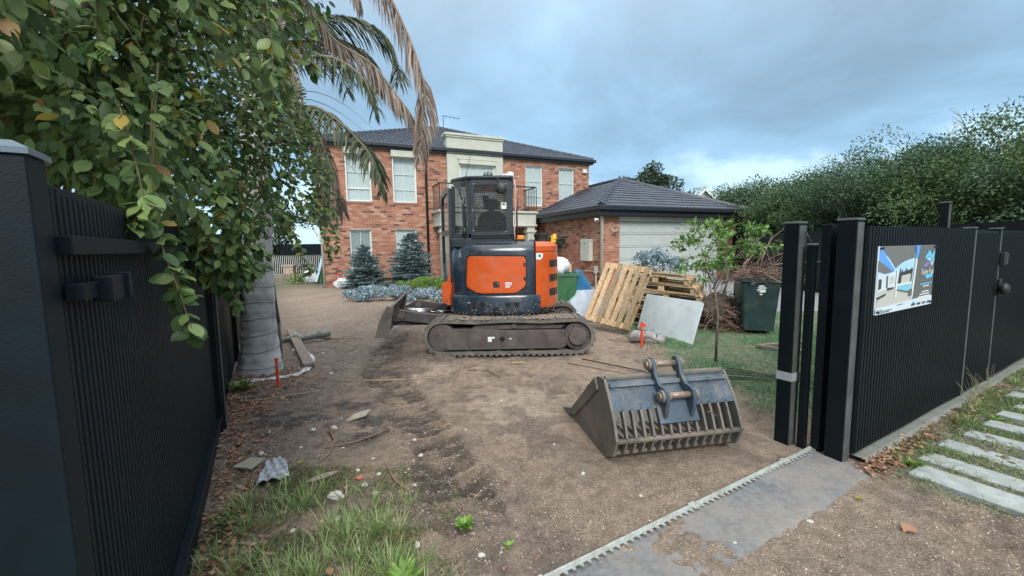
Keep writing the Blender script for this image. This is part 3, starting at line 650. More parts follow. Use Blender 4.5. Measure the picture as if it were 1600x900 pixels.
pic([(0.21, 0.46), (0.28, 0.45), (0.28, 0.56), (0.21, 0.57)], 4)
pic([(0.02, 0.66), (0.62, 0.60), (0.64, 0.86), (0.02, 0.92)], 4)
pic([(0.36, 0.42), (0.60, 0.36), (0.58, 0.58), (0.34, 0.60)], 5)
for k in range(7): pic([(0.36 + k * 0.033, 0.43), (0.375 + k * 0.033, 0.33 + 0.03 * (k % 3)), (0.392 + k * 0.033, 0.42)], 5)
pic([(0.40, 0.46), (0.56, 0.44), (0.55, 0.57), (0.39, 0.58)], 4)
pic([(0.34, 0.60), (0.58, 0.59), (0.57, 0.73), (0.33, 0.66)], 6)
pic([(0.33, 0.58), (0.58, 0.57), (0.58, 0.60), (0.33, 0.61)], 10)
pic([(0.31, 0.36), (0.335, 0.36), (0.33, 0.80), (0.30, 0.80)], 10)
pic([(0.33, 0.66), (0.57, 0.73), (0.56, 0.75), (0.32, 0.68)], 9)
pic([(0.63, 0.2), (0.665, 0.2), (0.62, 0.84), (0.585, 0.84)], 10)
pic([(0.02, 0.74), (0.15, 0.70), (0.15, 0.73), (0.02, 0.78)], 5)
pic([(0.17, 0.62), (0.28, 0.62), (0.26, 0.65), (0.17, 0.66)], 5)
pic([(0.54, 0.70), (0.60, 0.68), (0.60, 0.80), (0.54, 0.80)], 9)
pic([(0.62, 0.0), (0.70, 0.0), (0.665, 0.22), (0.63, 0.2)], 1)
pic([(0.70, 0.0), (0.995, 0.0), (0.995, 0.86), (0.62, 0.86), (0.66, 0.3)], 9)
pic([(0.0, 0.90), (0.58, 0.86), (1.0, 0.85), (1.0, 1.0), (0.0, 1.0)], 0)
# wave logo
pic([(0.80, 0.20), (0.885, 0.08), (0.935, 0.17), (0.99, 0.08), (0.99, 0.16), (0.94, 0.27), (0.885, 0.17), (0.84, 0.23)], 7)
pic([(0.84, 0.24), (0.885, 0.19), (0.945, 0.30), (0.99, 0.19), (0.985, 0.26), (0.95, 0.36), (0.90, 0.26)], 3)
pic([(0.76, 0.34), (0.86, 0.27), (0.90, 0.30), (0.84, 0.36)], 8)
pic([(0.83, 0.50), (0.98, 0.46), (0.97, 0.53), (0.86, 0.56)], 7)
for a0, a1, c, mi in ((0.74, 0.97, 0.63, 7), (0.80, 0.92, 0.67, 10), (0.78, 0.92, 0.76, 10), (0.74, 0.94, 0.80, 10), (0.71, 0.95, 0.84, 10)):
    pic([(a0, c), (a1, c - 0.01), (a1, c + 0.008), (a0, c + 0.018)], mi)
for a0, a1, c in ((0.02, 0.10, 0.935), (0.34, 0.44, 0.905), (0.04, 0.26, 0.955), (0.04, 0.22, 0.975)):
    pic([(a0, c), (a1, c - 0.006), (a1, c + 0.004), (a0, c + 0.01)], 5)
for a0 in (0.60, 0.70, 0.80, 0.90):
    pic([(a0, 0.935), (a0 + 0.07, 0.93), (a0 + 0.065, 0.965), (a0 + 0.005, 0.968)], 5 if a0 != 0.8 else 9)
pic([(0.62, 0.90), (0.64, 0.90), (0.65, 0.93), (0.61, 0.93)], 7)
pb.build('printed_picture', sm_, t_)
def text_mesh(name, s, size, mat, parent, loc, rot, sx=1.0):
    cu = bpy.data.curves.new(name, 'FONT'); cu.body = s; cu.size = size; cu.fill_mode = 'FRONT'
    tmp = bpy.data.objects.new(name, cu); me = bpy.data.meshes.new_from_object(tmp)
    bpy.data.objects.remove(tmp); me.materials.clear(); me.materials.append(mat)
    return link(name, me, parent, loc=loc, rot=rot, scale=(sx, 1, 1))
text_mesh('lettering', 'Designer Pools', 0.062, sm_[10], t_, (0.715 * SWd, -0.016, (1 - 0.475) * SHt), (R(90), 0, 0), 0.66)
for a, c in ((0.03, 0.03), (0.97, 0.03), (0.02, 0.96), (0.97, 0.96)):
    b = MB(); b.disc_y(a * SWd, -0.02, -0.0005, (1 - c) * SHt, 0.008, 10); b.build('screw', m_black_p, t_)

# ------------------------------------------------------------------ house and garage
HA = math.atan2(0.400, 0.916)
BW, BH, BL = 0.23, 0.086, 0.24
def bricks(mb, fn, x0, x1, z0, z1, holes, proud=0.006, t0=0):
    """fn(x, d, z): d is outward distance"""
    nr = int((z1 - z0) / BH)
    for r in range(nr):
        za = z0 + r * BH + 0.006; zb = za + BH - 0.013
        x = x0 - (BL / 2 if r % 2 else 0)
        while x < x1:
            a, c = max(x + 0.005, x0), min(x + BL - 0.005, x1)
            segs = [(a, c)]
            for hx0, hx1, hz0, hz1 in holes:
                if zb > hz0 + 0.005 and za < hz1 - 0.005:
                    ns = []
                    for p, q in segs:
                        if q <= hx0 or p >= hx1: ns.append((p, q)); continue
                        if p < hx0: ns.append((p, hx0))
                        if q > hx1: ns.append((hx1, q))
                    segs = ns
            for p, q in segs:
                if q - p < 0.03: continue
                pr = proud + random.uniform(-0.002, 0.003)
                vs = [fn(p, 0, za), fn(q, 0, za), fn(q, 0, zb), fn(p, 0, zb), fn(p, pr, za), fn(q, pr, za), fn(q, pr, zb), fn(p, pr, zb)]
                mb.add(vs, [(4, 5, 6, 7), (0, 1, 5, 4), (1, 2, 6, 5), (2, 3, 7, 6), (3, 0, 4, 7)])
            x += BL
def wall_holes(mb, fn, x0, x1, z0, z1, holes, depth=0.12):
    X = sorted(set([x0, x1] + [h for q in holes for h in q[:2]])); Z = sorted(set([z0, z1] + [h for q in holes for h in q[2:]]))
    for i in range(len(X) - 1):
        for j in range(len(Z) - 1):
            mx_, mz_ = (X[i] + X[i + 1]) / 2, (Z[j] + Z[j + 1]) / 2
            if any(h[0] < mx_ < h[1] and h[2] < mz_ < h[3] for h in holes): continue
            mb.add([fn(X[i], 0, Z[j]), fn(X[i + 1], 0, Z[j]), fn(X[i + 1], 0, Z[j + 1]), fn(X[i], 0, Z[j + 1])], [(0, 1, 2, 3)])
    for a, c, p, q in holes:
        mb.add([fn(a, 0, p), fn(c, 0, p), fn(c, 0, q), fn(a, 0, q), fn(a, -depth, p), fn(c, -depth, p), fn(c, -depth, q), fn(a, -depth, q)], [(0, 1, 5, 4), (1, 2, 6, 5), (2, 3, 7, 6), (3, 0, 4, 7)])
def window(root, x0, x1, z0, z1, y, bars_h=(), bars_v=(0.5,), sill=True, rail=None, label=None, curtain=m_curtain, blindgap=0.0):
    fw = 0.055
    b = MB()
    b.box(x0, x0 + fw, y, y + 0.06, z0, z1); b.box(x1 - fw, x1, y, y + 0.06, z0, z1); b.box(x0 + fw, x1 - fw, y + 0.001, y + 0.059, z0, z0 + fw); b.box(x0 + fw, x1 - fw, y + 0.001, y + 0.059, z1 - fw, z1)
    wn = b.build('window', m_white, root)
    if label: tag(wn, label=label)
    if rail is not None:
        b = MB(); zr = z0 + rail * (z1 - z0); b.box(x0 + fw, x1 - fw, y + 0.004, y + 0.056, zr - 0.03, zr + 0.03); b.build('rail', m_white, wn)
    for v in bars_v:
        b = MB(); xx = x0 + v * (x1 - x0); b.box(xx - 0.010, xx + 0.010, y + 0.012, y + 0.034, z0 + fw, z1 - fw); b.build('glazing_bar', m_white, wn)
    for v in bars_h:
        b = MB(); zz_ = z0 + v * (z1 - z0); b.box(x0 + fw, x1 - fw, y + 0.010, y + 0.032, zz_ - 0.010, zz_ + 0.010); b.build('glazing_bar', m_white, wn)
    b = MB(); b.box(x0 + fw, x1 - fw, y + 0.036, y + 0.040, z0 + fw, z1 - fw); b.build('pane', m_glass, wn)
    b = MB()
    n = 18
    b.grid(lambda u, v: (x0 + fw + u * (x1 - x0 - 2 * fw), y + 0.056 + 0.003 * math.sin(u * n * 2.2) - 0.0, z0 + fw + v * (z1 - z0 - 2 * fw - blindgap)), n * 3, 1)
    b.build('curtain', curtain, wn, smooth=True)
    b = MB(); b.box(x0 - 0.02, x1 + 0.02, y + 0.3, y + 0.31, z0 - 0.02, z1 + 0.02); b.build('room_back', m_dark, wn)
    if sill:
        b = MB(); b.box(x0 - 0.02, x1 + 0.02, -0.035, 0.06, z0 - 0.085, z0 - 0.004); b.build('sill', m_brickplain, wn)
m_brickplain = M('brick_sill', (0.30, 0.15, 0.10), 0.25, 14, 0.85, stretch=(12, 1, 1))
# --- roof tile
def tile_mesh(name, wd=0.30, ln=0.40):
    b = MB(); n = 8
    def f(u, v):
        x = u * wd; hgt = 0.018 * abs(math.sin(u * math.pi * 2)) ** 0.7
        return (x, v * ln, hgt + 0.028 * (1 - v) + 0.004)
    b.grid(f, n, 1)
    vs = []; fs = []
    for i in range(n + 1):
        p = f(i / n, 0); vs += [p, (p[0], 0, p[2] - 0.028)]
    for i in range(n): fs.append((2 * i, 2 * i + 1, 2 * i + 3, 2 * i + 2))
    b.add(vs, fs); me = shared(name, b, m_tile); return me, b
tile_me, tile_b = tile_mesh('roof_tile')
def tile_slope(root, o, ux, up, Lb, run, tan_, budget, both=True, cutr=None, g=0.335, wd=0.30):
    """o eave corner; ux along eave; up horizontal unit uphill; hips at 45 deg"""
    o = Vector(o); ux = Vector(ux); up = Vector(up)
    sl = Vector((up.x, up.y, tan_)).normalized(); nrm = ux.cross(sl).normalized(); cosA = 1 / math.sqrt(1 + tan_ ** 2)
    rows = int(run / cosA / g); stuff = MB(); cnt = 0
    for r in range(rows):
        rr = r * g * cosA; a = rr + 0.02; c = (Lb - rr - 0.02) if both else Lb
        if cutr: c = min(c, cutr)
        x = a; off = 0
        while x + wd * 0.5 < c:
            p = o + ux * x + sl * (r * g) + nrm * 0.01
            mt = Matrix(((ux.x, sl.x, nrm.x, p.x), (ux.y, sl.y, nrm.y, p.y), (ux.z, sl.z, nrm.z, p.z), (0, 0, 0, 1)))
            if cnt < budget:
                ob = link('roof_tile', tile_me, root); ob.matrix_basis = mt; cnt += 1
            else:
                stuff.T = mt; stuff.add(tile_b.v, tile_b.f); stuff.T = None
            x += wd
    return stuff, cnt
def hip_caps(root, a, c, name='ridge_tile', n=None):
    a = Vector(a); c = Vector(c); d = c - a; ln = d.length; k = n or int(ln / 0.36); d.normalize()
    for i in range(k):
        p = a + d * (i * ln / k); q = a + d * ((i + 1) * ln / k + 0.03)
        b = MB(); b.tube([p, q], [0.115, 0.095], 8); b.build(name, m_tile, root, smooth=False)
# --- HOUSE
HO = (-7.24, 16.15)
house = thing('brick_house', 'two storey red brick house with dark tiled hip roof and cream portico', 'house', (HO[0], HO[1], 0), HA)
WH = 5.47; HW = 12.13
wins = [(0.92, 1.85, 3.37, 5.20), (2.68, 3.62, 3.37, 5.20), (0.95, 1.77, 0.60, 2.25), (2.72, 3.58, 0.45, 2.27), (8.67, 9.55, 3.37, 5.22), (10.43, 11.28, 3.60, 5.19)]
f_front = lambda x, d, z: (x, -d, z)
holes = wins + [(4.97, 7.46, 0.0, WH)]
b = MB(); wall_holes(b, f_front, 0, HW, -0.2, WH, wins); b.add([(0, 0, -.2), (0, 9, -.2), (0, 9, WH), (0, 0, WH)], [(0, 3, 2, 1)]); b.add([(HW, 0, -.2), (HW, 9, -.2), (HW, 9, WH), (HW, 0, WH)], [(0, 1, 2, 3)]); b.add([(0, 9, -.2), (HW, 9, -.2), (HW, 9, WH), (0, 9, WH)], [(0, 1, 2, 3)])
b.build('wall', m_mortar, house)
b = MB(); bricks(b, f_front, 0, HW, 0, WH, [(w_[0] - 0.0, w_[1], w_[2] - 0.086 * 0.9, w_[3]) for w_ in wins] + [(4.97, 7.46, 0.0, WH)])
bricks(b, lambda x, d, z: (-d, 9 - x, z), 0, 9, 0, WH, [])
tag(b.build('brick', m_brick, house), kind='stuff')
window(house, *wins[0], 0.07, bars_h=(0.62,), rail=0.28, label='upper left window half behind the palm frond')
window(house, *wins[1], 0.07, bars_h=(0.28, 0.62), label='upper window beside the black downpipe')
window(house, *wins[2], 0.07, bars_h=(0.5,), label='lower left window behind the blue spruce', curtain=M('grey_curtain', (0.30, 0.36, 0.36), 0.08, 2, 0.9, stretch=(14, 14, .4)))
window(house, *wins[3], 0.07, bars_h=(), label='lower right window behind the taller blue spruce')
window(house, *wins[4], 0.07, bars_h=(0.25, 0.62), label='tall upper window right of the portico')
window(house, *wins[5], 0.07, bars_h=(0.55,), label='upper window nearest the right corner, cut by the garage roof')
for x0, x1 in ((0.86, 1.90), (2.64, 3.68)):
    b = MB(); b.box(x0, x1, -0.16, 0.0, 5.17, 5.42); b.build('shutter_box', m_cream, house, bevel=0.01)
    for xx in (x0 + 0.05, x1 - 0.09):
        b = MB(); b.box(xx, xx + 0.045, -0.03, 0.0, 3.36, 5.17); b.build('shutter_guide', m_white, house)
# fascia, gutter, roof
ov_ = 0.14; EZ = 5.60; TN = 0.41
b = MB(); b.box(-ov_, HW + ov_, -ov_, 9 + ov_, 5.44, 5.465); b.build('soffit', m_fascia, house)
b = MB(); b.box(-ov_ - 0.02, HW + ov_ + 0.02, -ov_ - 0.02, -ov_, 5.44, EZ + 0.02); b.box(HW + ov_, HW + ov_ + 0.02, -ov_, 9 + ov_, 5.44, EZ + .02); b.box(-ov_ - 0.02, -ov_, -ov_, 9 + ov_, 5.44, EZ + .02); b.build('fascia', m_fascia, house)
b = MB(); b.box(-ov_ - 0.12, HW + ov_ + 0.12, -ov_ - 0.14, -ov_ - 0.022, 5.52, EZ + 0.05); b.box(HW + ov_ + 0.022, HW + ov_ + 0.13, -ov_, 9 + ov_, 5.52, EZ + .05); b.build('gutter', m_fascia, house, bevel=0.02)
LX = HW + 2 * ov_; RN = LX / 2 - 0.01; Z1 = EZ + RN * TN
b = MB(); v = [(-ov_, -ov_, EZ), (HW + ov_, -ov_, EZ), (HW + ov_, 13.6 - ov_, EZ), (-ov_, 13.6 - ov_, EZ), (LX / 2 - ov_, LX / 2 - ov_, Z1), (LX / 2 - ov_, 13.0 - LX / 2, Z1)]
b.add(v, [(0, 1, 4), (1, 2, 5, 4), (2, 3, 5), (3, 0, 4, 5), (3, 2, 1, 0)]); b.build('roof', m_tile, house)
st, c_ = tile_slope(house, (-ov_, -ov_ - 0.05, EZ + 0.02), (1, 0, 0), (0, 1, 0), LX, RN, TN, 300)
tag(st.build('roof_tile', m_tile, house), kind='stuff')
hip_caps(house, (-ov_, -ov_, EZ + 0.06), (LX / 2 - ov_, LX / 2 - ov_, Z1 + 0.06)); hip_caps(house, (HW + ov_, -ov_, EZ + 0.06), (LX / 2 - ov_, LX / 2 - ov_, Z1 + 0.06))
# portico
b = MB(); wall_holes(b, lambda x, d, z: (x, -0.16 - d, z), 4.93, 7.48, 3.0, 6.20, [(5.47, 7.08, 3.4, 5.05)], 0.1); b.box(4.93, 4.95, -0.159, 0.3, 3.0, 6.2); b.box(7.46, 7.48, -0.159, 0.3, 3.0, 6.2); b.add([(4.93, .3, 3), (7.48, .3, 3), (7.48, .3, 6.2), (4.93, .3, 6.2)], [(3, 2, 1, 0)])
po = b.build('portico', m_cream, house)
b = MB(); b.box(4.84, 7.57, -0.25, 0.4, 6.20, 6.30); b.box(4.88, 7.53, -0.21, 0.36, 6.13, 6.199); b.build('cornice', m_cream, po, bevel=0.015)
b = MB(); b.box(4.925, 7.485, -0.185, -0.1605, 5.48, 5.56); b.build('moulding', m_cream, po, bevel=0.01)
b = MB(); b.box(5.36, 5.42, -0.20, -0.1605, 3.1, 5.24); b.box(7.13, 7.19, -0.20, -0.1605, 3.1, 5.24); b.box(5.36, 7.19, -0.22, -0.1605, 5.241, 5.30); b.build('shutter_frame', m_cream, po, bevel=0.006)
b = MB(); b.box(5.44, 7.11, -0.26, -0.161, 5.04, 5.22); b.build('shutter_box', m_cream, po, bevel=0.02)
window(house, 5.47, 7.08, 3.1, 5.04, -0.11, bars_h=(0.5,), bars_v=(0.24, 0.5, 0.76), sill=False, label='wide window in the cream portico')
# balcony
b = MB(); b.box(4.30, 8.55, -1.25, -0.001, 2.45, 2.92); bal = b.build('balcony', m_cream, house)
b = MB(); b.box(4.22, 8.63, -1.33, 0.05, 2.921, 3.0); b.box(4.26, 8.59, -1.29, 0.02, 2.36, 2.449); b.build('cornice', m_cream, bal, bevel=0.015)
for x0 in (4.32, 8.15):
    b = MB(); b.box(x0, x0 + 0.36, -1.22, -0.9, 0, 2.36); b.build('column', m_cream, bal, bevel=0.01)
    b = MB(); b.box(x0 - 0.05, x0 + 0.41, -1.27, -0.85, 2.1, 2.2); b.build('capital', m_cream, bal, bevel=0.01)
m_rail = M('black_iron', (0.025, 0.018, 0.016), 0.2, 8, 0.5)
b = MB(); b.box(4.28, 8.57, -1.27, -1.23, 4.02, 4.07); b.box(4.28, 8.57, -1.265, -1.235, 3.08, 3.11); b.build('handrail', m_rail, bal)
for k in range(36):
    x = 4.30 + k * 0.122; b = MB(); wd = 0.03 if k in (0, 35) else 0.011
    b.box(x - wd / 2, x + wd / 2, -1.25 - wd / 2, -1.25 + wd / 2, 3.0, 4.02); b.build('baluster', m_rail, bal)
for xs_ in (4.30, 8.55):
    b = MB(); b.box(xs_ - 0.015, xs_ + 0.015, -1.22, 0, 4.02, 4.07); b.build('handrail', m_rail, bal)
    for k in range(9):
        y = -1.12 + k * 0.125; b = MB(); b.box(xs_ - 0.006, xs_ + 0.006, y, y + 0.011, 3.0, 4.02); b.build('baluster', m_rail, bal)
# ground floor entrance behind the machine
b = MB(); b.box(5.2, 7.2, -0.04, -0.01, 0.0, 2.3); b.build('door', m_cream, house)
b = MB(); b.tube([(4.04, -0.07, 0.0), (4.04, -0.07, 5.2), (4.04, -0.35, 5.45)], 0.05, 10)
b.build('downpipe', m_fascia, house, smooth=True)
b = MB(); b.box(3.94, 4.14, -0.16, -0.01, 5.22, 5.44); b.build('rain_head', m_fascia, house)
b = MB(); b.tube([(-0.06, -0.05, 0.0), (-0.06, -0.05, 5.4)], 0.042, 10); b.build('downpipe', m_cream, house, smooth=True)
b = MB(); b.tube([(-0.06, 0.35, 0.0), (-0.06, 0.35, 4.0)], 0.03, 8); b.build('waste_pipe', m_white, house, smooth=True)
b = MB(); b.box(-0.32, -0.01, 0.5, 1.2, 3.35, 3.85); b.build('window_awning_frame', m_white, house, bevel=0.01)
b = MB(); b.box(-0.2, -0.01, 0.2, 0.5, 1.85, 2.2); b.build('meter_box', m_white, house, bevel=0.01)
b = MB(); b.disc_y(0.42, -0.10, -0.008, 5.04, 0.085, 16); b.build('security_light', m_cream, house, bevel=0.01)
b = MB(); b.box(11.72, 11.95, -0.13, -0.008, 5.02, 5.20); b.build('alarm_box', m_white, house, bevel=0.02)
b = MB(); b.box(1.0, 2.6, -0.10, -0.01, 0.30, 0.36); b.build('low_ledge', m_mortar, house)
# antenna on the roof
t_ = thing('tv_antenna', 'thin rooftop antenna rising from the house ridge', 'antenna', (-3.35, 21.8, 7.4))
b = MB(); b.tube([(0, 0, -0.2), (0, 0, 0.75)], 0.02, 6); b.build('mast', m_grey_and_sheen, t_)
b = MB(); b.tube([(-0.05, 0, 0.74), (0.82, 0.1, 0.6)], 0.014, 6); b.build('boom', m_grey_and_sheen, t_)
for k in range(4):
    b = MB(); b.tube([(0.15 + k * 0.2, -0.25, 0.70 - k * 0.03), (0.15 + k * 0.2, 0.25, 0.70 - k * 0.03)], 0.008, 5); b.build('element', m_grey_and_sheen, t_)
# --- GARAGE
GO = (3.20, 14.70)
gar = thing('garage', 'single storey red brick garage with dark tiled roof and cream panel door', 'garage', (GO[0], GO[1], 0), HA)
GW, GD, GH = 6.64, 7.2, 2.58
dh = (0.74, 5.72, -0.2, 2.75)
b = MB(); wall_holes(b, f_front, 0, GW, -0.2, GH, [(0.74, 5.72, -0.2, GH)], 0.2)
b.add([(0, 0, -.2), (0, GD, -.2), (0, GD, GH), (0, 0, GH)], [(0, 3, 2, 1)]); b.add([(GW, 0, -.2), (GW, GD, -.2), (GW, GD, GH), (GW, 0, GH)], [(0, 1, 2, 3)]); b.build('wall', m_mortar, gar)
b = MB(); bricks(b, f_front, 0, GW, 0, GH, [(0.74, 5.72, -1, 4)]); bricks(b, lambda x, d, z: (-d, GD - x, z), 0, GD, 0, GH, []); bricks(b, lambda x, d, z: (GW + d, x, z), 0, 2, 0, GH, [])
tag(b.build('brick', m_brick, gar), kind='stuff')
b = MB(); b.box(0.70, 5.92, -0.03, 0.03, 2.345, 2.70); b.build('header_board', m_cream, gar, bevel=0.006)
b = MB(); b.box(3.30, 3.315, -0.034, -0.0305, 2.42, 2.69); b.build('board_joint', m_fascia, gar)
b = MB(); b.box(0.75, 5.71, 0.10, 0.13, 0.0, 2.345); gd = b.build('garage_door', m_creamdoor, gar)
for r in range(5):
    z0 = 0.02 + r * 0.465
    b = MB(); b.box(0.76, 5.70, 0.075, 0.099, z0, z0 + 0.45); b.build('door_section', m_creamdoor, gd, bevel=0.006)
    for k in range(10):
        x0 = 0.82 + k * 0.488; b = MB(); b.box(x0, x0 + 0.43, 0.062, 0.0745, z0 + 0.07, z0 + 0.38); b.build('panel', m_creamdoor, gd, bevel=0.008)
go = 0.30; GE = 2.80
b = MB(); b.box(-go, GW + go, -go, GD, 2.50, 2.525); b.build('soffit', m_fascia, gar)
b = MB(); b.box(-go - 0.02, GW + go + 0.02, -go - 0.02, -go, 2.52, GE + 0.02); b.box(-go - 0.02, -go, -go, GD, 2.52, GE + 0.02); b.box(GW + go, GW + go + 0.02, -go, GD, 2.52, GE + .02); b.build('fascia', m_fascia, gar)
b = MB(); b.box(-go - 0.13, GW + go + 0.13, -go - 0.14, -go - 0.022, 2.70, GE + 0.045); b.box(-go - 0.14, -go - 0.022, -go - 0.02, GD, 2.70, GE + 0.045); b.build('gutter', m_fascia, gar, bevel=0.02)
LG = GW + 2 * go; RG = LG / 2; TG = 0.43; ZG = GE + RG * TG
b = MB(); v = [(-go, -go, GE), (GW + go, -go, GE), (GW + go, GD + 1, GE), (-go, GD + 1, GE), (LG / 2 - go, LG / 2 - go, ZG), (LG / 2 - go, GD + 1, ZG)]
b.add(v, [(0, 1, 4), (1, 2, 5, 4), (3, 0, 4, 5)]); b.build('roof', m_tile, gar)
st, c1 = tile_slope(gar, (-go, -go - 0.05, GE + 0.02), (1, 0, 0), (0, 1, 0), LG, RG, TG, 300)
st.build('roof_tile', m_tile, gar) if st.f else None
# side slope: eave runs back to the house
def side_slope():
    o = Vector((-go - 0.05, GD + 0.2, GE + 0.02)); ux = Vector((0, -1, 0)); up = Vector((1, 0, 0)); sl = Vector((1, 0, TG)).normalized(); nr = ux.cross(sl).normalized(); ca_ = 1 / math.sqrt(1 + TG * TG)
    tot = GD + 0.2 + go; left = 300 - c1; stf = MB()
    for r in range(int(RG / ca_ / 0.335)):
        c = tot - r * 0.335 * ca_ - 0.02; x = c - 0.30
        while x > -0.2:
            p = o + ux * x + sl * (r * 0.335) + nr * 0.01
            mt = Matrix(((ux.x, sl.x, nr.x, p.x), (ux.y, sl.y, nr.y, p.y), (ux.z, sl.z, nr.z, p.z), (0, 0, 0, 1)))
            if left > 0: ob = link('roof_tile', tile_me, gar); ob.matrix_basis = mt; left -= 1
            else: stf.T = mt; stf.add(tile_b.v, tile_b.f); stf.T = None
            x -= 0.30
    if stf.f: tag(stf.build('roof_tile', m_tile, gar), kind='stuff')
side_slope()
hip_caps(gar, (-go, -go, GE + 0.07), (LG / 2 - go, LG / 2 - go, ZG + 0.06)); hip_caps(gar, (GW + go, -go, GE + 0.07), (LG / 2 - go, LG / 2 - go, ZG + 0.06)); hip_caps(gar, (LG / 2 - go, LG / 2 - go, ZG + 0.05), (LG / 2 - go, GD, ZG + 0.05))
b = MB(); b.tube([(-0.07, -0.06, 0.0), (-0.07, -0.06, 2.45), (-0.20, -0.2, 2.62), (-0.22, -0.3, 2.8)], 0.055, 10); b.tube([(-0.07, -0.06, 2.35), (-0.07, -0.06, 2.5)], 0.07, 10); b.build('downpipe', m_cream, gar, smooth=True)
b = MB(); b.box(-0.17, -0.008, 0.55, 1.15, 0.93, 1.74)
mbx = b.build('meter_box', m_cream, gar, bevel=0.015)
b = MB(); b.disc_y(0, -0.004, 0, 0, 0.035, 10); o = b.build('badge', m_bing, mbx); o.location = (-0.1735, 0.86, 1.58); o.rotation_euler = (0, 0, R(-90))
def seccam(root, x, y, z, dx):
    b = MB(); b.tube([(x, y, z + 0.03), (x + dx * 0.02, y - 0.05, z)], 0.05, 10); b.tube([(x + dx * 0.01, y - 0.05, z), (x + dx * 0.10, y - 0.16, z - 0.03), (x + dx * 0.13, y - 0.2, z - 0.045)], [0.06, 0.075, 0.055], 12)
    c = b.build('security_camera', m_white, root, smooth=True)
    b = MB(); b.tube([(x + dx * 0.132, y - 0.203, z - 0.046), (x + dx * 0.15, y - 0.225, z - 0.052)], 0.04, 10); b.build('lens', m_black_p, c)
seccam(gar, -0.30, 0.0, 2.38, -0.6); seccam(gar, 6.12, 0.0, 2.44, 0.6)
b = MB(); b.tube([(0.30, -0.02, 2.12), (0.36, -0.10, 2.02), (0.46, -0.11, 1.98), (0.56, -0.10, 2.04), (0.58, -0.03, 2.10)], 0.018, 6); b.build('hook', m_cream, gar, smooth=True)
b = MB(); b.box(-0.1, -0.01, 0.22, 0.36, 0.5, 0.76); b.tube([(-0.05, 0.29, 0.0), (-0.05, 0.29, 0.5)], 0.03, 8); b.tube([(-0.04, -0.2, 0.56), (-0.04, 1.0, 0.56)], 0.015, 6); b.build('tap_pipework', m_cream, gar)

# ------------------------------------------------------------------ excavator (seen from behind, tracks turned across)
EX = thing('excavator', 'orange and charcoal compact tracked excavator parked on the soil', 'excavator', (-0.06, 6.60, 0.0))
def W(mb, name, mat, parent=EX, **k): return mb.build(name, mat, parent, world=True, **k)
def stadium(xa, xb, zc_, r, n=12):
    p = []
    for k in range(n + 1):
        a = R(90 + 180 * k / n); p.append((xa + r * math.cos(a), zc_ + r * math.sin(a)))
    for k in range(1, 8): p.append((xa + (xb - xa) * k / 8, zc_ - r))
    for k in range(n + 1):
        a = R(-90 + 180 * k / n); p.append((xb + r * math.cos(a), zc_ + r * math.sin(a)))
    for k in range(1, 8):
        u = k / 8; p.append((xb + (xa - xb) * u, zc_ + r - 0.018 * math.sin(u * math.pi * 2) ** 2))
    return p
lugm = MB(); lugm.box(-0.022, 0.022, 0.0, 0.40, 0.0, 0.022); lug_me = shared('track_lug', lugm, m_rubber)
